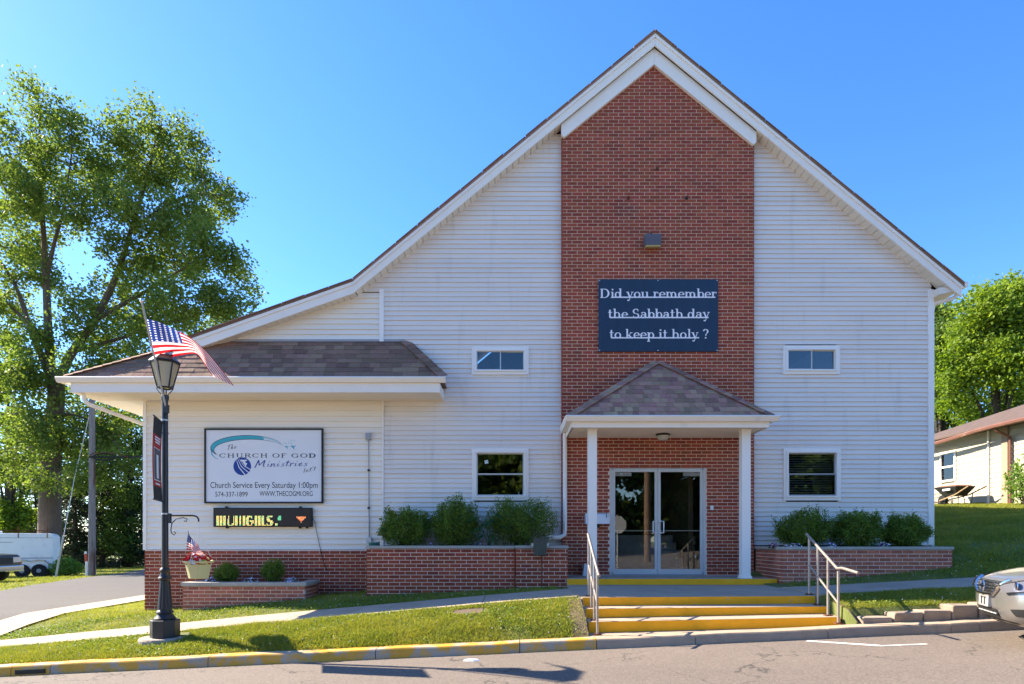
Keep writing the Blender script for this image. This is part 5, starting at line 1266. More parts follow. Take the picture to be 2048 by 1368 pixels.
# plant hook arm
ha = lz(1031)
mb = MB(); mb.tube([(LX + 0.04, LY, ha), (LX + 0.40, LY, ha), (LX + 0.455, LY, ha - 0.015), (LX + 0.48, LY, ha - 0.05), (LX + 0.482, LY, ha - 0.09)], 0.012, 8); arm = mb.build('plant_hook', M['black_metal'], LAMP, smooth=True)
mb = MB(); mb.box(LX + 0.045, LX + 0.085, LY - .02, LY + .02, ha - 0.11, ha + 0.03); mb.build('bracket_plate', M['black_metal'], LAMP)
cv = [(LX + 0.09, LY, ha - 0.25), (LX + 0.13, LY, ha - 0.28), (LX + 0.155, LY, ha - 0.25), (LX + 0.13, LY, ha - 0.225), (LX + 0.115, LY, ha - 0.235)]
mb = MB(); mb.tube(cv[::-1] + [(LX + 0.085, LY, ha - 0.20), (LX + 0.10, LY, ha - 0.11), (LX + 0.16, LY, ha - 0.05), (LX + 0.26, LY, ha - 0.03), (LX + 0.32, LY, ha - 0.05), (LX + 0.30, LY, ha - 0.09), (LX + 0.275, LY, ha - 0.075)], 0.007, 6); mb.build('scroll', M['black_metal'], arm, smooth=True)

# hanging basket
BX = lx(397); bz0, bz1 = lz(1157), lz(1120)
HB = thing('hanging_basket', 'pale yellow hanging flower pot on the lamp post hook', 'planter', (BX, LY, bz0))
mb = MB(); mb.lathe([(0.115, 0), (0.13, 0.005), (0.175, 0.225), (0.205, 0.228), (0.208, 0.255), (0.19, 0.255), (0.17, 0.22)], (BX, LY, bz0), 8, rot=R(22.5)); mb.build('pot', mat('pale_yellow_plastic', (0.60, 0.55, 0.27), 0.5, var=0.05), HB, bevel=0.004)
mb = MB(); mb.lathe([(0.17, 0), (0.16, 0.02)], (BX, LY, bz1 - 0.06), 12); mb.build('potting_soil', M['soil'], HB)
mb = MB(); hk = Vector((LX + 0.482, LY, ha - 0.09)); jn = Vector((BX, LY, bz1 + 0.42))
mb.tube([hk, jn], 0.004, 5)
for k in range(3):
    a = 2 * math.pi * k / 3 + .4; mb.tube([jn, (BX + 0.18 * math.cos(a), LY + 0.18 * math.sin(a), bz1 - 0.01)], 0.0045, 5)
mb.build('hanger', M['white_trim'], HB)
flowers('red geraniums filling the hanging pot', (BX, LY, bz1 - 0.03), 0.19, 0.17, 0.13, 75, ['petal_r', 'petal_r', 'petal_r', 'petal_w'], 31, 420, 0.055, name='geranium')
def flag_material(name, bright):
    m = bpy.data.materials.new(name); m.use_nodes = True; nt = m.node_tree; nt.nodes.clear()
    uv = nt.nodes.new('ShaderNodeUVMap'); sp = nt.nodes.new('ShaderNodeSeparateXYZ'); nt.links.new(uv.outputs[0], sp.inputs[0]); u, v = sp.outputs[0], sp.outputs[1]
    st = math_node(nt, 'FLOOR', math_node(nt, 'MULTIPLY', v, 13.0)); odd = math_node(nt, 'MODULO', st, 2.0)
    c = mix_rgb(nt, odd, (0.52, 0.016, 0.022), (0.78, 0.76, 0.76))
    canton = math_node(nt, 'MULTIPLY', math_node(nt, 'LESS_THAN', u, 0.4), math_node(nt, 'LESS_THAN', v, 7 / 13))
    fu = math_node(nt, 'SUBTRACT', math_node(nt, 'FRACT', math_node(nt, 'MULTIPLY', u, 15.0)), .5); fv = math_node(nt, 'SUBTRACT', math_node(nt, 'FRACT', math_node(nt, 'MULTIPLY', v, 9 * 13 / 7)), .5)
    row = math_node(nt, 'FLOOR', math_node(nt, 'MULTIPLY', v, 9 * 13 / 7)); 
    r2 = math_node(nt, 'ADD', math_node(nt, 'MULTIPLY', fu, fu), math_node(nt, 'MULTIPLY', fv, fv)); star = math_node(nt, 'LESS_THAN', r2, 0.05)
    c = mix_rgb(nt, canton, c, mix_rgb(nt, star, (0.012, 0.035, 0.19), (0.75, 0.75, 0.78)))
    p = nd(nt, 'ShaderNodeBsdfPrincipled', Roughness=0.7); t = nt.nodes.new('ShaderNodeBsdfTranslucent'); mx = nt.nodes.new('ShaderNodeMixShader'); mx.inputs[0].default_value = 0.45
    nt.links.new(c, p.inputs['Base Color']); nt.links.new(c, t.inputs[0]); o = nt.nodes.new('ShaderNodeOutputMaterial')
    nt.links.new(p.outputs[0], mx.inputs[1]); nt.links.new(t.outputs[0], mx.inputs[2]); nt.links.new(mx.outputs[0], o.inputs[0]); return m
M['flag'] = flag_material('flag_cloth', 1)
def flag_cloth(parent, grid, name='cloth'):
    nv, nu = len(grid), len(grid[0]); me = bpy.data.meshes.new(name); o = grid[0][0]
    me.from_pydata([tuple(p - o) for r in grid for p in r], [], [(j * nu + i, j * nu + i + 1, (j + 1) * nu + i + 1, (j + 1) * nu + i) for j in range(nv - 1) for i in range(nu - 1)])
    uvl = me.uv_layers.new(name='UVMap')
    for l in me.loops: vi = l.vertex_index; uvl.data[l.index].uv = ((vi % nu) / (nu - 1), (vi // nu) / (nv - 1))
    me.materials.append(M['flag']); me.polygons.foreach_set('use_smooth', [True] * len(me.polygons))
    return link_mesh(name, me, parent, o)
def curve_pt(pts, t):
    n = len(pts) - 1; f = min(t * n, n - 1e-6); i = int(f); u = f - i
    p0, p1, p2, p3 = (Vector(pts[max(i - 1, 0)]), Vector(pts[i]), Vector(pts[i + 1]), Vector(pts[min(i + 2, n)]))
    return 0.5 * ((2 * p1) + (p2 - p0) * u + (2 * p0 - 5 * p1 + 4 * p2 - p3) * u * u + (3 * p1 - p0 - 3 * p2 + p3) * u ** 3)
# little flag in the basket
MF = thing('small_flag', 'small stars and stripes flag stuck in the hanging basket', 'flag', (BX - 0.03, LY - 0.1, bz1))
mb = MB(); mb.tube([(BX - 0.04, LY - 0.10, bz1 - 0.05), (lx(385), LY - 0.12, lz(1062))], 0.004, 5); mb.build('stick', M['soil'], MF)
top = [(lx(386), lz(1064)), (lx(397), lz(1082)), (lx(410), lz(1098)), (lx(420), lz(1112))]; bot = [(lx(383), lz(1099)), (lx(392), lz(1100)), (lx(402), lz(1108)), (lx(413), lz(1115))]
grid = []
for j in range(9):
    row = []
    for i in range(13):
        a, b = curve_pt(top, i / 12), curve_pt(bot, i / 12); p = a.lerp(b, j / 8); row.append(Vector((p.x, LY - 0.125 - 0.02 * math.sin(i * .9 + j * .3), p.y)))
    grid.append(row)
flag_cloth(MF, grid)

# large flag on an angled staff
FLG = thing('flag', 'large stars and stripes flag flying from a staff on the lamp post', 'flag', (LX, LY - 0.1, lz(815)))
s0 = Vector((lx(338), LY - 0.07, lz(820))); s1 = Vector((lx(284), LY - 0.55, 0)); dS = D0 + s1.y; s1.z = E + (1080 - 606) * dS / F; s1.x = (284 - 1024) * dS / F
M['staff'] = mat('silver_staff', (0.45, 0.42, 0.38), 0.35, metallic=0.5)
mb = MB(); mb.tube([s0, s1], 0.013, 8); mb.build('staff', M['staff'], FLG, smooth=True)
mb = MB(); mb.lathe([(0.008, 0), (0.028, 0.02), (0.03, 0.035), (0.02, 0.055), (0.006, 0.065)], tuple(s1), 12); mb.build('finial', M['chrome'], FLG, smooth=True)
mb = MB(); mb.box(lx(338) - .03, lx(338) + .03, LY - 0.095, LY - 0.042, lz(828), lz(812)); mb.build('bracket', M['black_metal'], FLG)
topc = [(291, 637), (318, 644), (345, 657), (378, 674), (408, 698), (436, 730), (468, 772)]
botc = [(309, 724), (332, 717), (360, 711), (390, 707), (402, 717), (414, 736), (425, 752)]
def ydep(i, j):      # distance in front of the lamp plane; the cloth folds along a diagonal
    u, v = i / 40, j / 26
    stf = -0.45 + 0.30 * v
    return stf + 0.45 * u - 0.10 * math.sin(u * 9 - v * 3.0) * min(1, u * 3) + 0.05 * math.sin(u * 17 + v * 5) * u
grid = []
for j in range(27):
    row = []
    for i in range(41):
        a, b = curve_pt(topc, i / 40), curve_pt(botc, i / 40)
        # stripes bunch towards the top edge beyond the fold
        v = j / 26; p = a.lerp(b, v)
        y = LY + ydep(i, j); d = D0 + y
        row.append(Vector(((p.x - 1024) * d / F, y, E + (1080 - p.y) * d / F)))
    grid.append(row)
flag_cloth(FLG, grid)

# banner on the lamp post
BN = thing('banner', 'narrow red and black banner with a portrait hung on the lamp post', 'banner', (LX + .1, LY - 0.3, lz(1004)))
e0 = Vector((LX, LY - 0.045, 0)); e1 = Vector((LX + 0.20, LY - 0.62, 0)); bt, bb = lz(848), lz(1004)
for zz in (bt, bb):
    mb = MB(); mb.tube([(e0.x, e0.y, zz), (e1.x, e1.y, zz)], 0.010, 6); mb.build('arm', M['black_metal'], BN)
M['ban_red'] = mat('banner_red', (0.40, 0.03, 0.03), 0.7, var=0.08); M['ban_blk'] = mat('banner_black', (0.02, 0.02, 0.022), 0.7); M['ban_grey'] = mat('portrait_grey', (0.10, 0.10, 0.11), 0.7, var=0.5, vscale=9)
def bpt(u, z, bow=0.0): p = e0.lerp(e1, 0.08 + u * 0.9); return Vector((p.x - 0.02 * math.sin(math.pi * (z - bb) / (bt - bb)), p.y, z))
def bquad(name, u0, u1, za, zb_, m, off, parent=BN):
    nn = (e1 - e0).normalized().cross(Vector((0, 0, 1))) * off; mb = MB(); n = 8; vs = []
    for i in range(n + 1):
        z = za + (zb_ - za) * i / n
        for s in (0, 1):
            vs.append(bpt(u0, z) + nn * (1 if s else 1)); vs[-1] = bpt(u0 if s == 0 else u1, z) + nn
    mb.add(vs, [(2 * i, 2 * i + 1, 2 * i + 3, 2 * i + 2) for i in range(n)]); return mb.build(name, m, parent, recalc=False)
H = bt - bb
cl = bquad('cloth', 0, 1, bb + 0.17 * H, bt - 0.2 * H, M['ban_red'], 0.0)
bquad('cloth_band', 0, 1, bb, bb + 0.17 * H, M['ban_blk'], 0.0); bquad('cloth_band', 0, 1, bt - 0.2 * H, bt, M['ban_blk'], 0.0)
for off in (0.003, -0.003):
    bquad('portrait_edge', 0.12, 0.86, bb + 0.24 * H, bt - 0.36 * H, M['sign_white'], off, cl); bquad('portrait', 0.15, 0.83, bb + 0.25 * H, bt - 0.37 * H, M['ban_grey'], off * 2, cl)
    bquad('portrait_figure', 0.38, 0.60, bb + 0.27 * H, bt - 0.44 * H, M['sign_white'], off * 2.6, cl)
    for k, (za, w) in enumerate(((0.225, .6), (0.255, .6), (0.285, .5))): bquad('print_line', 0.5 - w / 2, 0.5 + w / 2, bt - (za + .018) * H, bt - za * H, M['sign_white'], off * 2, cl)
    bquad('print_line', 0.25, 0.75, bb + 0.19 * H, bb + 0.21 * H, M['sign_white'], off * 2, cl)

# ------------------------------------------------------------------ neighbouring house
HX = 15.8
hz = lambda y: g(HX - 0.3, y)
HS = thing('house', 'cream sided house with a brown roof and rusty gutter up the lawn', 'house', (HX + 4, 8, 2.5))
Y0, Y1 = 4.0, 12.8; ez = E + 3.72; b0 = E + 0.95
M['cream'] = mat('cream_siding', (0.47, 0.42, 0.325), 0.6, rand=0.03, var=0.04)
M['rustgut'] = mat('rust_red_gutter', (0.17, 0.075, 0.05), 0.55, var=0.2, vscale=4, dirt=(0.4, 0.3, 0.22), dirt_scale=3, dirt_lo=.6, dirt_hi=.8)
mb = MB(); mb.box(HX + 0.03, HX + 9, Y0 + .03, Y1, b0 - 1, ez); mb.build('wall', M['cream'], HS)
wy0, wy1, wz0, wz1 = 9.55, 10.2, E + 2.18, E + 3.12
nb = 17; eh = (ez - 0.1 - b0) / nb
for k in range(nb):
    z0_ = b0 + k * eh; z1_ = z0_ + eh
    ivs = [(Y0, Y1)]
    if z1_ > wz0 + 0.02 and z0_ < wz1 - 0.02: ivs = [(Y0, wy0), (wy1, Y1)]
    for (a, b) in ivs:
        mb = MB(); mb.hexa([(HX - 0.022, a, z0_), (HX + 0.03, a, z0_), (HX + 0.03, b, z0_), (HX - 0.022, b, z0_)], [(HX - 0.004, a, z1_), (HX + 0.03, a, z1_), (HX + 0.03, b, z1_), (HX - 0.004, b, z1_)]); mb.build('siding_board', M['cream'], HS, recalc=False)
mb = MB(); mb.box(HX - 0.05, HX + 0.02, Y0, Y1, b0 - 0.6, b0 - 0.001); mb.build('foundation', M['concrete'], HS)
mb = MB(); t = 0.07
for (a, b, c, d) in ((wy0 - t, wy1 + t, wz1, wz1 + t), (wy0 - t, wy1 + t, wz0 - t, wz0), (wy0 - t, wy0, wz0, wz1), (wy1, wy1 + t, wz0, wz1), (wy0, wy1, (wz0 + wz1) / 2 - .03, (wz0 + wz1) / 2 + .03)): mb.box(HX - 0.05, HX + 0.03, a, b, c, d)
hw = mb.build('window', M['white_trim'], HS)
mb = MB(); mb.box(HX + 0.005, HX + 0.012, wy0, wy1, wz0, wz1); mb.build('pane', M['glass'], hw)
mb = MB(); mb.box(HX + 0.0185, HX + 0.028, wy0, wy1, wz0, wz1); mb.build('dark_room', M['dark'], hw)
mb = MB(); mb.box(HX + 0.013, HX + 0.017, wy0 + .1, wy1 - .1, wz1 - .38, wz1 - .14); mb.build('curtain', M['sign_white'], hw)
# hip roof with eaves
oy = 0.5; rza = ez - 0.05; pit = 0.5; xe0, xe1, ye0, ye1 = HX - oy, HX + 9 + oy, Y0 - oy, Y1 + oy; hwid = (xe1 - xe0) / 2; rt = rza + hwid * pit * 0.75
mb = MB(); ra, rb = (HX + 4.5, ye0 + hwid * .9, rt), (HX + 4.5, ye1 - hwid * .9, rt)
mb.add([(xe0, ye0, rza), (xe1, ye0, rza), (xe1, ye1, rza), (xe0, ye1, rza), ra, rb, (xe0, ye0, rza - .06), (xe1, ye0, rza - .06), (xe1, ye1, rza - .06), (xe0, ye1, rza - .06)],
       [(0, 1, 4), (1, 2, 5, 4), (2, 3, 5), (3, 0, 4, 5), (6, 7, 1, 0), (7, 8, 2, 1), (8, 9, 3, 2), (9, 6, 0, 3), (9, 8, 7, 6)]); hr = mb.build('roof', M['shingle_far'], HS)
mb = MB(); n = 16; pth = []
for i in range(n + 1):
    y = ye0 + (ye1 - ye0) * i / n; sag = 0.0 if y < 7.6 else 0.13 * math.sin((y - 7.6) / (ye1 - 7.6) * math.pi); pth.append((xe0 - 0.06, y, rza - 0.07 - sag))
mb.tube(pth, 0.065, 6); mb.build('gutter', M['rustgut'], HS)
mb = MB(); mb.tube([(xe0 - .04, 7.15, rza - .1), (xe0 + .05, 7.1, rza - .22), (HX - .08, 7.05, rza - .42), (HX - .08, 7.05, b0 - .1)], 0.045, 6); mb.build('downspout', M['rustgut'], HS)
mb = MB(); mb.box(HX - 0.06, HX + .02, 7.18, 7.42, b0 - .1, ez - .06); mb.build('corner_post', mat('tan_post', (0.36, 0.25, 0.17), .7), HS)
mb = MB(); mb.box(HX - 0.055, HX + .02, 7.95, 8.02, b0 - .1, ez - .06); mb.build('trim_strip', M['white_trim'], HS)
# wheelbarrow
wbx, wby = HX - 0.75, 8.5
WB = thing('wheelbarrow', 'black wheelbarrow parked on the lawn against the cream house', 'wheelbarrow', (wbx, wby, g(wbx, wby)))
zg = g(wbx, wby)
def wb(y, x, z): return (wbx + x, wby - y, zg + z)       # y along the wall, towards the camera positive
mb = MB(); mb.hexa([wb(-.32, -.18, .32), wb(.28, -.18, .32), wb(.28, .18, .32), wb(-.32, .18, .32)], [wb(-.62, -.34, .66), wb(.50, -.34, .62), wb(.50, .34, .62), wb(-.62, .34, .66)]); mb.build('tray', M['black'], WB, bevel=0.02)
mb = MB(); mb.box(wbx - .345, wbx - .335, wby - .22, wby + .14, zg + .50, zg + .56)
mb.build('print', M['sign_white'], WB)
mb = MB(); mb.hexa([wb(-.55, -.28, .655), wb(.42, -.28, .63), wb(.42, .28, .63), wb(-.55, .28, .655)], [wb(-.4, -.18, .70), wb(.3, -.18, .68), wb(.3, .18, .68), wb(-.4, .18, .70)]); mb.build('load', mat('rusty_debris', (0.22, 0.10, 0.06), .9, var=.4, vscale=20), WB)
for s in (-1, 1):
    mb = MB(); mb.tube([wb(-.62, s * .10, .20), wb(.3, s * .24, .34), wb(1.0, s * .30, .58)], 0.022, 6); mb.build('handle', mat('worn_wood', (0.35, 0.24, 0.13), .7) if s < 0 else M['bark_dark'], WB)
    mb = MB(); mb.tube([wb(.1, s * .2, .30), wb(.16, s * .22, .0), wb(.42, s * .22, .0), wb(.45, s * .24, .38)], 0.015, 6); mb.build('leg', M['black_metal'], WB)
mb = MB(); mb.lathe([(.06, -.05), (.19, -.05), (.2, -.02), (.2, .02), (.19, .05), (.06, .05)], (0, 0, 0), 18); mb.v = [(wbx + c, wby + .60 + a, zg + .2 + b) for a, b, c in mb.v]; mb.build('wheel', M['rubber'], WB, smooth=True)
# rack and debris beside it
RK = thing('wire_rack', 'rusty wire rack lying among debris left of the wheelbarrow', 'wire rack', (HX - .7, 10.3, g(HX - .7, 10.3)))
zg2 = g(HX - .7, 10.3)
mb = MB()
for k in range(9): y = 9.75 + k * .13; mb.tube([(HX - .75, y, zg2 + .02), (HX - .35, y, zg2 + .42)], 0.008, 4)
for f in (0, .5, 1): mb.tube([(HX - .75 + .4 * f, 9.7, zg2 + .02 + .4 * f), (HX - .75 + .4 * f, 10.85, zg2 + .02 + .4 * f)], 0.010, 4)
mb.build('grid', M['rust'], RK)
mb = MB(); rr2 = random.Random(4)
for k in range(26): p = Vector((HX - .6 + rr2.uniform(-.3, .3), 9.4 + rr2.uniform(-.3, 1.4), zg2 + rr2.uniform(.02, .12))); q_ = p + Vector((rr2.uniform(-.2, .2), rr2.uniform(-.3, .3), rr2.uniform(-.03, .1))); mb.tube([p, q_], 0.018, 4)
mb.build('sticks', M['bark'], RK)

# ------------------------------------------------------------------ car
CAR = thing('parked_car', 'silver sedan nosed in at the kerb right of the steps', 'car', (0, 0, 0), local=True)
M['silver'] = mat('silver_paint', (0.33, 0.315, 0.30), 0.28, metallic=0.7, coat=0.6)
nose = Vector(((1968 - 1024) * 7.1 / F, 7.1 - D0)); yaw = R(180 - 22)
# local frame: +x forward (nose at x=0), y to the car's left, z up from the road
CAR.location = (nose.x, nose.y, float(road_z(nose.x, nose.y)) + 0.01); CAR.rotation_euler = (0, -R(2.4), yaw)
secs = [(0.0, .30, .44, .66), (-.03, .52, .34, .72), (-.10, .66, .26, .765), (-.22, .76, .22, .815), (-.42, .84, .20, .875), (-.70, .885, .20, .93), (-1.10, .905, .20, .985), (-1.45, .91, .20, 1.01), (-2.2, .915, .20, .99), (-3.2, .915, .20, 1.0), (-3.9, .90, .22, 1.02), (-4.4, .86, .26, 1.03), (-4.7, .76, .32, .98), (-4.82, .6, .42, .88)]
NS_ = 24
def sec_pts(x, hw, zb, zt):
    zc, h = (zb + zt) / 2, (zt - zb) / 2; out = []
    for k in range(NS_):
        a = 2 * math.pi * k / NS_; c, s = math.cos(a), math.sin(a); e = 0.5
        out.append((x, hw * math.copysign(abs(c) ** e, c), zc + h * math.copysign(abs(s) ** (0.62), s)))
    return out
mb = MB(); vs = [p for s in secs for p in sec_pts(*s)]; fs = []
for i in range(len(secs) - 1):
    for k in range(NS_): fs.append((i * NS_ + k, i * NS_ + (k + 1) % NS_, (i + 1) * NS_ + (k + 1) % NS_, (i + 1) * NS_ + k))
fs.append(tuple(range(NS_))); fs.append(tuple((len(secs) - 1) * NS_ + k for k in range(NS_)))
mb.add(vs, fs); body = mb.build('body', M['silver'], CAR, smooth=True); sub = body.modifiers.new('subdivision', 'SUBSURF'); sub.levels = sub.render_levels = 2
bpy.context.view_layer.update()
dg = bpy.context.evaluated_depsgraph_get(); bev = body.evaluated_get(dg); bme = bev.to_mesh()
ob = ORG[body]; bvh = BVHTree.FromPolygons([v.co + ob for v in bme.vertices], [tuple(p.vertices) for p in bme.polygons])
def onbody(y, z, off=0.006):
    h = bvh.ray_cast(Vector((1, y, z)), Vector((-1, 0, 0)))
    if h[0] is None: return Vector((-.5, y, z))
    return h[0] + Vector((off, 0, 0)) + h[1] * off * (1 if h[1].x > 0 else -1)
def front_patch(name, poly, m, off, parent=body, n=9):
    # poly: outline as left edge / right edge lists of (y, z) with equal length; rows are subdivided and wrapped onto the nose
    (La, Lb) = poly; mb = MB(); rows = len(La); vs = []
    for (a, b) in zip(La, Lb):
        for i in range(n + 1): f = i / n; vs.append(onbody(a[0] + (b[0] - a[0]) * f, a[1] + (b[1] - a[1]) * f, off))
    mb.add(vs, [(r * (n + 1) + i, r * (n + 1) + i + 1, (r + 1) * (n + 1) + i + 1, (r + 1) * (n + 1) + i) for r in range(rows - 1) for i in range(n)])
    return mb.build(name, m, parent, smooth=True)
def path_on(name, pts, r, m, off=0.012, parent=body):
    P_ = []
    for a, b in zip(pts[:-1], pts[1:]):
        for i in range(6): f = i / 6; P_.append(onbody(a[0] + (b[0] - a[0]) * f, a[1] + (b[1] - a[1]) * f, off))
    P_.append(onbody(*pts[-1], off)); mb = MB(); mb.tube(P_, r, 8); return mb.build(name, m, parent, smooth=True)
gr = front_patch('grille', ([(.36, .715), (.33, .64), (.24, .575)], [(-.36, .715), (-.33, .64), (-.24, .575)]), M['black'], 0.004, n=14)
for z_ in (.695, .665, .635, .605): w_ = .34 - (.715 - z_) * .75; path_on('slat', [(w_, z_), (0, z_), (-w_, z_)], 0.007, M['chrome'], 0.012, gr)
path_on('chrome_surround', [(.44, .735), (.34, .62), (.24, .555), (0, .545), (-.24, .555), (-.34, .62), (-.44, .735)], 0.020, M['chrome'], 0.008, gr)
eb = onbody(0, .645, .025)
mb = MB(); mb.tube([(eb.x, .062 * math.cos(a), .645 + .062 * math.sin(a)) for a in [2 * math.pi * k / 20 for k in range(21)]], 0.010, 8); mb.box(eb.x - .006, eb.x + .010, -.085, .085, .632, .658); mb.build('emblem', M['chrome'], gr)
for s in (-1, 1):
    hl = front_patch('headlight', ([(s * .43, .665), (s * .46, .635), (s * .52, .60)], [(s * .80, .78), (s * .80, .70), (s * .78, .645)]), mat('headlight_lens', (0.16, 0.16, 0.18), 0.08, metallic=0.3, coat=1.0), 0.022, n=16)
    path_on('lamp_trim', [(s * .43, .668), (s * .62, .735), (s * .80, .785)], 0.007, M['black'], 0.022, hl)
    mb = MB(); c_ = onbody(s * .62, .675, .026); mb.lathe([(.05, 0), (.045, .008), (.02, .01)], (0, 0, 0), 14); mb.v = [(c_.x + c2, c_.y + a2, c_.z + b2) for a2, b2, c2 in mb.v]; mb.build('reflector', M['chrome'], hl)
    front_patch('fog_recess', ([(s * .56, .43), (s * .58, .39), (s * .60, .36)], [(s * .80, .46), (s * .80, .41), (s * .78, .37)]), M['black'], 0.004)
li = front_patch('lower_intake', ([(.30, .405), (.31, .36), (.27, .30)], [(-.30, .405), (-.31, .36), (-.27, .30)]), M['black'], 0.005)
path_on('intake_bar', [(.29, .355), (0, .355), (-.29, .355)], 0.007, M['grey_frame'], 0.008, li)
front_patch('front_lip', ([(.5, .275), (.48, .25)], [(-.5, .275), (-.48, .25)]), M['black'], 0.010)
pb = onbody(0, .47, .012)
mb = MB(); mb.box(pb.x - .03, pb.x + .008, -.155, .155, .41, .535); pl = mb.build('plate_bracket', mat('bracket_grey', (0.30, 0.29, 0.29), .5), body, bevel=0.006)
for s in (-1, 1):
    mb = MB(); mb.box(pb.x + .0085, pb.x + .012, s * .05 - .014, s * .05 + .014, .43, .505); mb.box(pb.x + .0085, pb.x + .0125, s * .05 - .035, s * .05 + .035, .507, .522); mb.build('bracket_slot', M['black'], pl)
# cabin
cabn = [(-1.25, .78, .97), (-2.05, .62, 1.40), (-2.9, .60, 1.455), (-3.5, .62, 1.40), (-4.25, .74, 1.03)]
mb = MB(); vs = []; 
for x, hw, z in cabn: vs += [(x, -hw, z), (x, hw, z)]
vs += [(-1.25, -.84, .95), (-1.25, .84, .95), (-4.25, -.82, .99), (-4.25, .82, .99)]
mb.add(vs, [(0, 1, 3, 2), (2, 3, 5, 4), (4, 5, 7, 6), (6, 7, 9, 8), (0, 2, 4, 6, 8, 12, 10), (1, 11, 13, 9, 7, 5, 3), (10, 11, 1, 0), (8, 9, 13, 12)])
cb = mb.build('cabin', M['silver'], CAR, bevel=0.03)
M['car_glass'] = mat('tinted_car_glass', (0.02, 0.025, 0.03), 0.05, coat=1.0)
mb = MB(); mb.hexa([(-1.31, -.70, 1.0), (-1.31, .70, 1.0), (-1.99, .58, 1.37), (-1.99, -.58, 1.37)], [(-1.29, -.70, 1.012), (-1.29, .70, 1.012), (-1.97, .58, 1.382), (-1.97, -.58, 1.382)]); mb.build('windscreen', M['car_glass'], cb)
for s in (-1, 1):
    for (xa, xb, xc, xd) in ((-1.55, -2.55, -2.55, -2.12), (-2.62, -3.75, -3.42, -2.62)):
        mb = MB(); y0_ = s * .80; y1_ = s * .645
        mb.hexa([(xa, y0_, 1.03), (xb, y0_, 1.03), (xc, y1_, 1.37), (xd, y1_, 1.37)], [(xa, y0_ + s * .012, 1.033), (xb, y0_ + s * .012, 1.033), (xc, y1_ + s * .012, 1.373), (xd, y1_ + s * .012, 1.373)]); mb.build('side_window', M['car_glass'], cb)
    for x in (-.98, -3.76):
        mb = MB(); mb.lathe([(.20, -.11), (.31, -.11), (.325, -.09), (.325, .09), (.31, .11), (.20, .11)], (0, 0, 0), 28); mb.v = [(x + a, s * .80 + c, .325 + b) for a, b, c in mb.v]; wh = mb.build('wheel', M['rubber'], CAR, smooth=True)
        mb = MB(); mb.lathe([(.205, -.05), (.20, .0), (.06, .02), (.05, .03)], (0, 0, 0), 20); mb.v = [(x + a, s * (.80 + .085 + (c if s > 0 else c)) , .325 + b) for a, b, c in mb.v]; mb.build('rim', M['alu'], wh, smooth=True)
    mb = MB(); mb.box(-1.75, -1.55, s * .98 - .09, s * .98 + .09, 1.0, 1.13); mb.build('mirror', M['silver'], CAR, bevel=0.03)
bev.to_mesh_clear()

# ------------------------------------------------------------------ trailer and pickup across the side street
td = 33.0; tp = P(46, 1150, td)
TR = thing('cargo_trailer', 'white enclosed cargo trailer with twin axles parked across the side street', 'trailer', (tp.x, tp.y, g(tp.x, tp.y)), local=True)
TR.rotation_euler = (0, 0, R(24))
M['trailer'] = mat('trailer_white', (0.85, 0.85, 0.85), 0.4, var=0.04, vscale=2, dirt=(.55, .56, .58), dirt_scale=1.5, dirt_lo=.55, dirt_hi=.9)
L2, W2 = 1.55, 0.95
mb = MB(); mb.prism([(-L2, .42), (L2, .42), (L2, 2.15), (L2 - .06, 2.28), (L2 - .2, 2.34), (-L2 + .25, 2.34), (-L2 + .05, 2.28), (-L2 - .12, 2.0)], 'y', -W2, W2); mb.build('box_body', M['trailer'], TR, bevel=0.03)
mb = MB(); mb.prism([(-L2 - .121, .42), (-L2 - .55, .6), (-L2 - .5, 1.9), (-L2 - .1, 2.25), (-L2 - .121, 2.0)], 'y', -W2 + .05, W2 - .05); mb.build('nose_cap', M['trailer'], TR, bevel=0.04)
for z_ in (1.02, 1.03):
    pass
mb = MB(); mb.box(-L2, L2 - .02, -W2 - .012, -W2 - .001, 1.0, 1.05); mb.build('trim_rail', M['grey_frame'], TR)
mb = MB(); mb.box(-L2, -.2, -W2 - .010, -W2 - .001, 1.85, 1.88); mb.build('trim_rail', M['grey_frame'], TR)
mb = MB(); mb.box(-L2, L2, -W2 - .014, -W2 - .001, 2.08, 2.13); mb.build('roof_rail', M['alu'], TR)
for x in (-1.25, .05, 1.3):
    mb = MB(); mb.tube([(x, -W2 - .02, 2.10), (x, -W2 - .02, 2.75)], 0.02, 5); mb.build('ladder_rack', M['rust'], TR)
mb = MB(); mb.tube([(-1.4, -W2, 2.48), (1.4, -W2, 2.48)], 0.02, 5); mb.build('ladder_rack', M['rust'], TR)
mb = MB(); mb.lathe([(.28, 0), (.25, .12), (.1, .17)], (-1.1, -.2, 2.34), 12); mb.build('roof_vent', M['trailer'], TR)
mb = MB(); pts = [(-.22, .42), (-.22, .70), (-.05, .90), (.35, .93), (.60, .84), (.85, .93), (1.2, .90), (1.38, .70), (1.38, .42)]
vs = []
for y in (-W2 - .12, -W2 - .001): vs += [(x, y, z) for x, z in pts]
n = len(pts); mb.add(vs, [(i, i + 1, n + i + 1, n + i) for i in range(n - 1)] ); mb.build('fender', M['black_metal'], TR)
for x in (.22, .95):
    mb = MB(); mb.lathe([(.2, -.1), (.33, -.1), (.35, -.07), (.35, .07), (.33, .1), (.2, .1)], (0, 0, 0), 24); mb.v = [(x + a, -W2 + .0 + c, .35 + b) for a, b, c in mb.v]; wh = mb.build('wheel', M['rubber'], TR, smooth=True)
    mb = MB(); mb.lathe([(.2, 0), (.17, .02), (.05, .04)], (0, 0, 0), 16); mb.v = [(x + a, -W2 - .07 - c, .35 + b) for a, b, c in mb.v]; mb.build('rim', M['grey_frame'], wh)
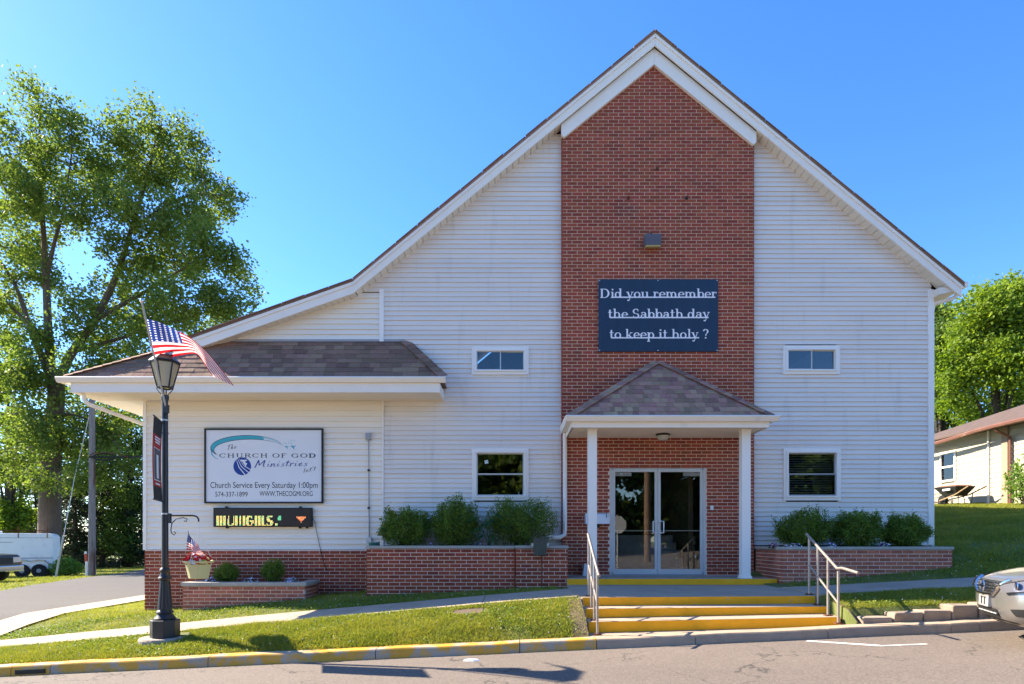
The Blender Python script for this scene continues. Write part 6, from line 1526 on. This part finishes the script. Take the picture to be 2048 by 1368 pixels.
mb = MB(); mb.box(-2.6, -L2, -.06, .06, .45, .55); mb.build('tongue', M['black_metal'], TR); mb = MB(); mb.box(-2.0, -1.9, -.05, .05, .0, .5); mb.build('jack', M['black_metal'], TR)
# pickup truck (only its nose is in the picture)
kp = P(4, 1168, 24.5)
TK = thing('pickup_truck', 'dark pickup truck at the left edge, its front beside the white trailer', 'pickup truck', (kp.x, kp.y, g(kp.x, kp.y)), local=True)
M['truck'] = mat('dark_truck_paint', (0.035, 0.04, 0.05), 0.3, coat=0.6)
mb = MB(); mb.prism([(0, .45), (0, 1.02), (-.12, 1.10), (-1.25, 1.18), (-1.9, 1.85), (-3.3, 1.88), (-3.55, 1.2), (-5.5, 1.18), (-5.5, .5)], 'y', -.95, .95); mb.build('body', M['truck'], TK, bevel=.05)
mb = MB(); mb.box(-.1, .12, -.97, .97, .42, .66); mb.build('bumper', M['chrome'], TK, bevel=.03)
for s in (-1, 1):
    mb = MB(); mb.box(-.18, .02, s * .74 - .2, s * .74 + .2, .78, 1.0); hl = mb.build('headlight', M['frost2'], TK, bevel=.02)
    mb = MB(); mb.box(-.25, .03, s * .955 - .012, s * .955 + .012, .70, .80); mb.build('turn_lamp', mat('amber', (.6, .2, .03), .3), TK)
    mb = MB(); mb.box(-1.75, -1.5, s * 1.08 - .12, s * 1.08 + .12, 1.25, 1.45); mb.build('mirror', M['chrome'], TK, bevel=.03)
    mb = MB(); mb.prism([(-1.45, 1.22), (-1.95, 1.78), (-2.5, 1.80), (-2.5, 1.22)], 'y', s * .952, s * .962); mb.build('side_window', M['car_glass'], TK)
    for x in (-.85, -4.4):
        mb = MB(); mb.lathe([(.2, -.13), (.37, -.13), (.39, -.09), (.39, .09), (.37, .13), (.2, .13)], (0, 0, 0), 24); mb.v = [(x + a, s * .84 + c, .39 + b) for a, b, c in mb.v]; wh = mb.build('wheel', M['rubber'], TK, smooth=True)
        mb = MB(); mb.lathe([(.2, 0), (.18, .03), (.05, .05)], (0, 0, 0), 16); mb.v = [(x + a, s * (.84 + .10 + c), .39 + b) for a, b, c in mb.v]; mb.build('rim', M['alu'], wh)
mb = MB(); mb.box(.0, .03, -.5, .5, .72, 1.0); mb.build('grille', M['black'], TK)

# ------------------------------------------------------------------ utility pole, marker, cables
up = P(184, 1146, 30.5)
UP = thing('utility_pole', 'weathered grey wooden utility pole across the side street', 'utility pole', (up.x, up.y, g(up.x, up.y)))
M['pole'] = mat('weathered_pole', (0.24, 0.21, 0.19), 0.9, var=0.25, vscale=6, stretch=(4, 4, .3), dirt=(.12, .06, .04), dirt_scale=1.2, dirt_lo=.5, dirt_hi=.6, dirt_stretch=(3, 3, .3))
zg = g(up.x, up.y)
mb = MB(); mb.lathe([(.17, -.3), (.16, 2), (.14, 6), (.12, 9.5)], (up.x, up.y, zg), 12); mb.build('shaft', M['pole'], UP, smooth=True)
cz_ = E + (1080 - 915) * 30.5 / F
mb = MB(); pts = [(up.x + .75 + .55 * math.cos(a) , up.y - .2, cz_ + .16 * math.sin(a)) for a in [k * .35 for k in range(37)]]; mb.tube(pts, 0.03, 6); mb.build('cable_coil', M['black'], UP, smooth=True)
mb = MB(); mb.tube([(up.x, up.y - .2, cz_), (up.x + 1.3, up.y - .2, cz_ - .02), (up.x + 9, up.y - .5, cz_ + .1)], 0.045, 6); mb.build('cable', M['black'], UP)
mb = MB(); mb.tube([(up.x, up.y - .17, cz_ + .1), (up.x + .3, up.y - .25, cz_ + .2), (up.x + 1.2, up.y - .25, cz_ + .2), (up.x + 2, up.y - .3, cz_ - .02)], 0.02, 6); mb.build('rusty_strap', M['rust'], UP)
gp = P(112, 1150, 29.5)
mb = MB(); mb.tube([(gp.x, gp.y, g(gp.x, gp.y)), (up.x - .9, up.y, zg + 4.8), (up.x - .1, up.y, zg + 8.2)], 0.018, 5); gw = mb.build('guy_wire', M['alu'], UP)
gpt = Vector((gp.x, gp.y, g(gp.x, gp.y))); g2 = gpt.lerp(Vector((up.x - .9, up.y, zg + 4.8)), .42)
mb = MB(); mb.tube([gpt + Vector((0, -.02, 0)), g2 + Vector((0, -.02, 0))], 0.045, 6); mb.build('wire_guard', mat('yellow_grey_guard', (.45, .44, .36), .6), UP)
mp_ = P(173, 1146, 30.0); zg3 = g(mp_.x, mp_.y)
MK = thing('marker_post', 'thin white marker post with an orange band beside the utility pole', 'marker post', (mp_.x, mp_.y, zg3))
mb = MB(); mb.tube([(mp_.x, mp_.y, zg3 - .1), (mp_.x, mp_.y, zg3 + .75)], .055, 8); mb.build('post', M['white_trim'], MK)
mb = MB(); mb.tube([(mp_.x - .02, mp_.y, zg3 + .751), (mp_.x - .04, mp_.y, zg3 + 1.12)], .06, 8); mb.build('orange_band', mat('orange', (.62, .10, .04), .6), MK)
mb = MB(); mb.tube([(mp_.x - .04, mp_.y, zg3 + 1.121), (mp_.x - .045, mp_.y, zg3 + 1.24)], [.058, .04], 8); mb.build('cap', M['white_trim'], MK)
# ------------------------------------------------------------------ trees
M['cotton'] = leaf_mat('cottonwood_leaf', (0.085, 0.15, 0.034), (0.21, 0.27, 0.065), 0.55, 0.35)
M['maple'] = leaf_mat('maple_leaf', (0.095, 0.175, 0.020), (0.25, 0.33, 0.035), 0.5, 0.3)
M['dkleaf'] = leaf_mat('dark_leaf', (0.05, 0.10, 0.018), (0.13, 0.19, 0.03), 0.4, 0.4)
M['spruce'] = leaf_mat('spruce_needle', (0.012, 0.024, 0.011), (0.035, 0.055, 0.022), 0.15, 0.5)
M['pine'] = leaf_mat('pine_needle', (0.035, 0.065, 0.035), (0.085, 0.12, 0.06), 0.25, 0.5)
def branch(mb, pts, r0, r1, n=7):
    pts = [Vector(p) for p in pts]; out = []; N = (len(pts) - 1) * 4
    for i in range(N + 1): out.append(curve_pt(pts, i / N))
    mb.tube(out, [r0 + (r1 - r0) * (i / N) ** .8 for i in range(N + 1)], n, cap=False)
    return out
def tree(name, label, base, trunk, limbs, lobes, nleaf, leaf, m, bark, seed, clump=0.55, group=None, dens_edge=0.75):
    """trunk/limbs: list of (points, r0, r1); lobes: (centre, rx, ry, rz)"""
    rng = np.random.default_rng(seed)
    t = thing(name, label, 'tree', base, group=group)
    mb = MB(); axes = []
    for pts, r0, r1 in [trunk]: axes += branch(mb, pts, r0, r1, 12)
    mb.build('trunk', bark, t, smooth=True)
    mb = MB()
    for pts, r0, r1 in limbs: axes += branch(mb, pts, r0, r1)
    cents = []
    vol = [rx * ry * rz for c, rx, ry, rz in lobes]; tot = sum(v ** .67 for v in vol)
    ncl = max(30, int(nleaf / 110))
    for (c, rx, ry, rz), v in zip(lobes, vol):
        k = max(3, int(ncl * v ** .67 / tot)); c = Vector(c)
        near = min(axes, key=lambda p: (p - c).length + 0.6 * max(0, p.z - c.z))
        branch(mb, [near, near.lerp(c, .5) + Vector(rng.normal(size=3) * .12 * rx), c], 0.035 + 0.012 * rx, 0.015, 5)
        for i in range(k):
            d = rng.normal(size=3); d /= np.linalg.norm(d); f = rng.uniform(.25, 1) ** .5
            cc = Vector((c.x + d[0] * rx * f, c.y + d[1] * ry * f, c.z + d[2] * rz * f)); cents.append((cc, clump * rng.uniform(.6, 1.25)))
            if rng.uniform() < .55: mb.tube([c.lerp(cc, .1), c.lerp(cc, .6) + Vector(rng.normal(size=3) * .08), cc], [0.018, 0.010, 0.005], 4, cap=False)
    mb.build('limbs', bark, t, smooth=True)
    per = max(10, nleaf // len(cents)); C_ = []
    for cc, r in cents:
        k = int(per * (r / clump) ** 2)
        d = rng.normal(size=(k, 3)) * np.array([.55, .55, .42]) * r; C_.append(d + np.array(cc))
    C_ = np.concatenate(C_); V, Fc = leaves(C_, rng.uniform(.7, 1.35, len(C_)) * leaf, rng, .25, .75)
    np_mesh('crown', V, Fc, [m], t, base)
    return t
TD = 34.0
def tp_(px, py, off=0.0): return P(px, py, TD + off)
r_ = random.Random(9)
cb = tp_(99, 1085); cb.z = g(cb.x, cb.y)
lob = []
for (px, py, r) in ((78, 215, 42), (140, 250, 44), (50, 300, 62), (150, 335, 66), (15, 390, 66), (95, 410, 66), (30, 480, 56), (140, 410, 45), (60, 545, 55), (5, 620, 50),
                    (250, 262, 40), (318, 250, 44), (235, 330, 48), (300, 335, 58), (365, 330, 46), (385, 300, 26), (225, 405, 48), (300, 430, 62), (370, 420, 55), (425, 395, 36), (458, 385, 24), (452, 420, 22),
                    (265, 520, 55), (340, 520, 62), (410, 490, 48), (455, 520, 34), (480, 560, 26), (215, 590, 52), (290, 610, 60), (370, 600, 60), (440, 600, 42), (490, 610, 24), (160, 640, 46), (225, 680, 52), (310, 690, 46),
                    (395, 655, 40), (455, 645, 34), (170, 730, 50), (60, 690, 44), (100, 770, 55), (20, 740, 44), (240, 760, 44), (165, 820, 46), (35, 830, 46), (225, 850, 40), (100, 880, 40), (10, 900, 40), (150, 920, 34), (255, 930, 34), (200, 940, 36), (60, 960, 30), (130, 860, 40), (75, 850, 36), (140, 960, 26), (110, 905, 34), (30, 930, 36), (185, 880, 36), (280, 800, 36), (300, 750, 34)):
    off = r_.uniform(-2.6, 2.6); c = P(px, py, TD + off); k = (TD + off) / F; lob.append((c, r * k, r * k * 1.15, r * k * .92))
def L(*pts): return [tp_(*p) for p in pts]
tree('cottonwood_tree', 'tall spreading cottonwood with a thick trunk behind the white trailer', cb,
     ([cb + Vector((0, 0, -.3)), tp_(100, 1000), tp_(104, 900), tp_(112, 800), tp_(112, 740)], .62, .36),
     [(L((112, 790), (135, 720), (190, 640), (235, 545), (262, 460), (290, 370), (312, 280)), .30, .05), (L((108, 800), (98, 690), (92, 560), (86, 450), (78, 330), (80, 230)), .30, .04),
      (L((104, 760), (62, 660), (30, 570), (-30, 480)), .22, .05), (L((92, 560), (110, 480), (125, 430), (140, 330)), .14, .03), (L((190, 640), (260, 600), (330, 560), (420, 500)), .16, .03),
      (L((262, 460), (320, 420), (380, 390), (440, 390)), .12, .03), (L((150, 700), (230, 680), (320, 650), (430, 620)), .14, .03), (L((98, 690), (50, 640), (0, 590)), .16, .05), (L((112, 830), (150, 830), (200, 850)), .12, .03), (L((104, 860), (50, 830), (0, 830)), .12, .03)],
     lob, 118000, 0.165, M['cotton'], M['bark'], 5, clump=0.62)
def blob_tree(name, label, px, base_y, d, top_y, wpx, n, leaf, m, seed, bark=None, trunk_r=.2, group=None, low=0.25, clump=.5, ground=True, spread=1.0):
    b = P(px, base_y, d); b.z = g(b.x, b.y) if ground else b.z
    zt2 = E + (1080 - top_y) * d / F; H_ = zt2 - b.z; w = wpx * d / F / 2; rng = random.Random(seed); lob = []
    for i in range(20):
        f = rng.uniform(low, .92); rad = w * math.sin(math.pi * min(1, max(.12, (f - low + .12) / (1.12 - low)))) ** .6; a = rng.uniform(0, 6.28); q_ = rng.uniform(.2, .78)
        lob.append((Vector((b.x + rad * q_ * math.cos(a), b.y + rad * q_ * math.sin(a) * spread, b.z + H_ * f)), w * .36, w * .36, w * .33))
    lob.append((Vector((b.x, b.y, b.z + H_ * .9)), w * .28, w * .28, H_ * .09))
    limbs = [([b + Vector((0, 0, H_ * .2)), Vector(l[0]).lerp(b + Vector((0, 0, H_ * .5)), .5), l[0]], trunk_r * .45, .03) for l in lob[:8]]
    return tree(name, label, b, ([b + Vector((0, 0, -.3)), b + Vector((.05, 0, H_ * .3)), b + Vector((0, .05, H_ * .8))], trunk_r, trunk_r * .3), limbs, lob, n, leaf, m, bark or M['bark_dark'], seed, clump, group)
blob_tree('maple_tree', 'bright yellow-green leafy tree behind the cream house', 1995, 1000, 33, 548, 270, 52000, .17, M['maple'], 41, trunk_r=.22, low=.02, clump=.6)
blob_tree('maple_tree', 'darker green tree between the church corner and the bright tree', 1880, 1000, 40, 585, 190, 30000, .19, M['dkleaf'], 42, low=.0, clump=.6)
blob_tree('maple_tree', 'low dark leafy tree close behind the church corner above the house eave', 1915, 1000, 44, 680, 260, 24000, .2, M['dkleaf'], 47, low=.0, clump=.6)
blob_tree('maple_tree', 'leafy tree at the far right edge behind the house roof', 2130, 1000, 38, 560, 230, 22000, .19, M['maple'], 43, low=.15, clump=.6)
blob_tree('leafy_tree', 'light green young tree at the left edge beside the cottonwood', 15, 1085, 40, 640, 150, 20000, .19, M['maple'], 44, low=.1, clump=.55)
blob_tree('leafy_tree', 'small leafy tree right of the cottonwood trunk by the wing corner', 250, 1090, 44, 790, 150, 20000, .17, M['dkleaf'], 45, low=.05, clump=.55)
blob_tree('leafy_tree', 'low leafy tree behind the utility pole', 190, 1090, 50, 850, 150, 15000, .19, M['cotton'], 46, low=.05, clump=.55)
for (px, d, ty, w, sd, lab) in ((70, 52, 930, 150, 48, 'leafy thicket low behind the trailer and cottonwood trunk'), (-30, 50, 900, 150, 49, 'leafy thicket at the far left edge behind the pickup'), (120, 56, 960, 130, 50, 'leafy thicket between cottonwood trunk and spruces')):
    blob_tree('thicket', lab, px, 1090, d, ty, w, 9000, .24, M['dkleaf'], sd, low=.0, clump=.6)
blob_tree('thicket', 'low leafy growth directly behind the cream house roof', 2010, 1000, 38, 770, 320, 16000, .2, M['dkleaf'], 57, low=.0, clump=.6)
def spruce(label, px, base_y, d, top_y, wpx, n, m, seed, name='spruce_tree', group='evergreens behind the trailer'):
    b = P(px, base_y, d); b.z = g(b.x, b.y); H_ = E + (1080 - top_y) * d / F - b.z; w = wpx * d / F / 2; rng = np.random.default_rng(seed)
    t = thing(name, label, 'tree', b, group=group); mb = MB(); mb.tube([b + Vector((0, 0, -.2)), b + Vector((0, 0, H_))], [.2, .02], 8); mb.build('trunk', M['bark_dark'], t)
    C_ = []; mb = MB()
    for i in range(110):
        f = rng.uniform(.02, .98); a = rng.uniform(0, 6.28); L_ = w * (1 - f) ** .8 * rng.uniform(.75, 1.1) + .12; z0_ = b.z + H_ * f
        p0 = Vector((b.x, b.y, z0_)); p1 = p0 + Vector((math.cos(a) * L_, math.sin(a) * L_, -.22 * L_)); mb.tube([p0, p1], [.03, .008], 4, cap=False)
        k = int(n / 110 * (.4 + 1.2 * (1 - f))); s = rng.uniform(.12, 1.02, k)[:, None]
        C_.append(np.array(p0) + (np.array(p1) - np.array(p0)) * s + rng.normal(size=(k, 3)) * np.array([.16, .16, .10]) * (.5 + s))
    mb.build('boughs', M['bark_dark'], t); C_ = np.concatenate(C_); V, Fc = leaves(C_, rng.uniform(.7, 1.3, len(C_)) * .20, rng, .3, .35); np_mesh('needles', V, Fc, [m], t, b)
spruce('dark spruce just left of the utility pole', 150, 1112, 43, 900, 130, 9000, M['spruce'], 51)
spruce('dark spruce right behind the utility pole', 205, 1112, 44, 880, 130, 9000, M['spruce'], 52)
spruce('dark spruce beside the wing corner', 262, 1112, 44, 860, 140, 9000, M['spruce'], 53)
spruce('dark spruce half hidden behind the wing wall', 320, 1112, 45, 880, 130, 6000, M['spruce'], 54)
spruce('soft grey-green pine above the trailer roof', 40, 1100, 46, 930, 150, 9000, M['pine'], 55, 'pine_tree')
spruce('soft grey-green pine at the far left edge', -40, 1100, 46, 900, 150, 7000, M['pine'], 56, 'pine_tree')
b = P(132, 1146, 32.5); b.z = g(b.x, b.y)
shrub('bright green weedy bush beside the trailer wheels', tuple(b), .75, .6, 1.0, 2600, .13, 61, .1, M['hosta'], name='weedy_bush')
b = Vector((HX - .5, 6.0, g(HX - .5, 6.0))); shrub('leafy bush against the house wall at the right edge', tuple(b), .5, .45, 1.5, 1800, .10, 62, .15, M['hosta'], name='garden_bush')
b = Vector((HX - .45, 11.6, g(HX - .45, 11.6))); shrub('tuft of tall weeds at the house wall by the church corner', tuple(b), .35, .8, .6, 900, .12, 63, .3, M['hosta'], name='weed_tuft')

# across the street, behind the camera: seen only as reflections in the glass
def mirror_tree(label, x, y, h, w, seed, m):
    b = Vector((x, y, 0.0)); rng = random.Random(seed); lob = []
    for i in range(26):
        f = rng.uniform(.06, .92); a = rng.uniform(0, 6.28); lob.append((Vector((x + w * .6 * math.cos(a) * rng.random(), y + w * .6 * math.sin(a) * rng.random(), h * f)), w * .4, w * .4, w * .34))
    tree('street_tree', label, b, ([b + Vector((0, 0, -.6)), b + Vector((0, 0, h * .7))], .25, .1), [], lob, 26000, .42, m, M['bark_dark'], seed, .8, 'trees across the street')
for i, (x, y, h, w, lab) in enumerate(((-13, -33, 12, 6, 'tree reflected in the upper left window'), (-3, -36, 13, 6.5, 'tree across the street left of the doors reflection'), (7, -32, 12, 6, 'tree reflected in the left entrance door'), (15, -35, 13, 6.5, 'tree reflected in the right entrance door'), (26, -33, 12, 6, 'tree reflected in the lower right window'), (-8, -30, 11, 6, 'tree reflected in the lower left window'), (2, -30, 12, 6, 'tree reflected between the two doors'), (20, -29, 12, 6, 'tree reflected at the right edge of the doors'))):
    mirror_tree(lab, x, y, h, w, 70 + i, M['dkleaf'] if i % 2 else M['cotton'])
mp2 = Vector((6.45, -17.0, 0.0)); UP2 = thing('utility_pole', 'brown utility pole reflected in the left entrance door', 'utility pole', tuple(mp2))
mb = MB(); mb.lathe([(.17, -.5), (.16, 3), (.12, 10)], tuple(mp2), 12); mb.build('shaft', mat('brown_pole', (.22, .14, .09), .9, var=.3, vscale=5), UP2, smooth=True)
ST = thing('stop_sign', 'back of an octagonal stop sign reflected in the left door glass', 'stop sign', (4.35, -13.1, .0))
mb = MB(); mb.tube([(4.35, -13.1, -.3), (4.35, -13.1, 2.45)], .03, 8); mb.build('post', M['alu'], ST)
mb = MB(); mb.lathe([(.38, 0), (.38, .006)], (0, 0, 0), 8, rot=R(22.5)); mb.v = [(4.35 + a, -13.06 + c, 2.02 + b) for a, b, c in mb.v]; mb.build('sign_plate', M['alu'], ST)

# ------------------------------------------------------------------ grass
M['grass_s'] = leaf_mat('grass_blade', (0.10, 0.17, 0.018), (0.45, 0.41, 0.085), 0.4, 1.6)
def grass(name, label, n, xr_, yr_, ok, h, w, seed, dens=None):
    rng = np.random.default_rng(seed); x = rng.uniform(*xr_, n); y = rng.uniform(*yr_, n); k = ok(x, y)
    x, y = x[k], y[k]; m = len(x)
    # tufting: thin out with smooth value noise
    f = np.sin(x * 5.1 + 1.3 * np.sin(y * 4.3)) * np.sin(y * 6.7 + 1.1 * np.sin(x * 3.1)) + .8 * np.sin(x * 1.3 + y * 2.1)
    keep = rng.uniform(size=m) < np.clip(.78 + .22 * f, .3, 1); x, y, f = x[keep], y[keep], f[keep]; m = len(x)
    z = G(x, y); H_ = h * rng.uniform(.45, 1.25, m) * (1 + .18 * f); a = rng.uniform(0, 6.283, m); lean = rng.normal(size=(m, 2)) * .75 * H_[:, None]
    dx, dy = np.cos(a) * w * .5, np.sin(a) * w * .5
    V = np.stack([np.stack([x - dx, y - dy, z - .01], 1), np.stack([x + dx, y + dy, z - .01], 1), np.stack([x + lean[:, 0], y + lean[:, 1], z + H_], 1)], 1).reshape(-1, 3)
    o = np_mesh(name, V, np.arange(3 * m).reshape(m, 3), [M['grass_s']]); tag(o, label, 'grass', kind='stuff'); return o
def off_paths(x, y):
    bad = ((y > -3.1) & (y < -1.8)) | ((x > .98) & (x < 4.82) & (y > -3.2)) | ((x > 1.0) & (x < 4.57) & (y < -3.05)) | (((x - LX) ** 2 + (y - LY) ** 2) < .34 ** 2) | (x < -8.96)
    bad |= (y > -.85) & (x > -6.16) & (x < -3.84) | (y > -1.06) & (x > -2.72) & (x < 1.05) | (y > -1.32) & (x > 4.8) & (x < 7.9) | (y > -.04) & (x < 8.4) & (x > -7.38)
    bad |= (y < -3.88) & (x > 4.55) & (x < 8.45)
    bald = ((x + .62) / .28) ** 2 + ((y + 3.35) / .12) ** 2 < 1
    edge = (x > .80) & (x < 1.0) & (np.sin(x * 917 + y * 613) > -0.75)
    return ~(bad | bald | edge)
grass('grass', 'short lawn grass on the bank between walk and kerb', 420000, (-9, 9), (-4.19, -3.08), off_paths, .046, .009, 81)
grass('grass', 'short lawn grass along the foot of the church', 240000, (-9, 9), (-1.82, 3), off_paths, .044, .009, 82)
grass('grass', 'lawn grass on the hill up to the cream house', 230000, (8.3, 16), (-1.8, 11), lambda x, y: (x > 8.42) | (y < -1.32), .065, .016, 83)
grass('grass', 'rough grass verge across the side street', 120000, (-34, -13), (3, 34), lambda x, y: x < ss_far(y) - .05, .075, .025, 84)
rng = np.random.default_rng(6); x = rng.uniform(-9, 9, 90000); y = rng.uniform(-4.17, -.85, 90000); f = np.sin(x * 2.3 + 2 * np.sin(y * 3.1)) + np.sin(y * 5 + x * 1.1); k = off_paths(x, y) & (f > rng.uniform(-1.2, 1.6, 90000)); x, y = x[k], y[k]
V, Fc = leaves(np.stack([x, y, G(x, y) + rng.uniform(.01, .045, len(x))], 1), rng.uniform(.018, .034, len(x)), rng, .6, .9); M['clover'] = leaf_mat('clover_leaf', (0.10, 0.19, 0.02), (0.30, 0.36, 0.06), .35, 1.2); o = np_mesh('clover', V, Fc, [M['clover']]); tag(o, 'clover and broad leaves mixed into the front lawn', 'clover', kind='stuff')
# clover heads scattered in the lawn
rng = np.random.default_rng(5); x = rng.uniform(-9, 9, 900); y = rng.uniform(-4.15, -.9, 900); k = off_paths(x, y); x, y = x[k], y[k]
C_ = np.stack([x, y, G(x, y) + .055], 1); V, Fc = leaves(np.repeat(C_, 3, 0), .018, rng, .5, .9); o = np_mesh('clover', V, Fc, [M['petal_w']]); tag(o, 'white clover heads dotted over the front lawn', 'clover', kind='stuff')
# bare soil beside the steps and the worn patch
mb = MB(); mb.lathe([(.001, .03), (.05, .02), (.07, 0.0)], (0, 0, 0), 9); rr3 = random.Random(3)
mb.v = [(-.62 * 0 + (944 - 1024) * 7.4 / F + a * 1.6, 7.4 - D0 + b * .8, float(road_z(-.5, -4.8)) + c * .8 + .002) for a, b, c in mb.v]
tag(mb.build('litter', M['sign_white'], None), 'crumpled white litter lying on the road by the kerb', 'litter')
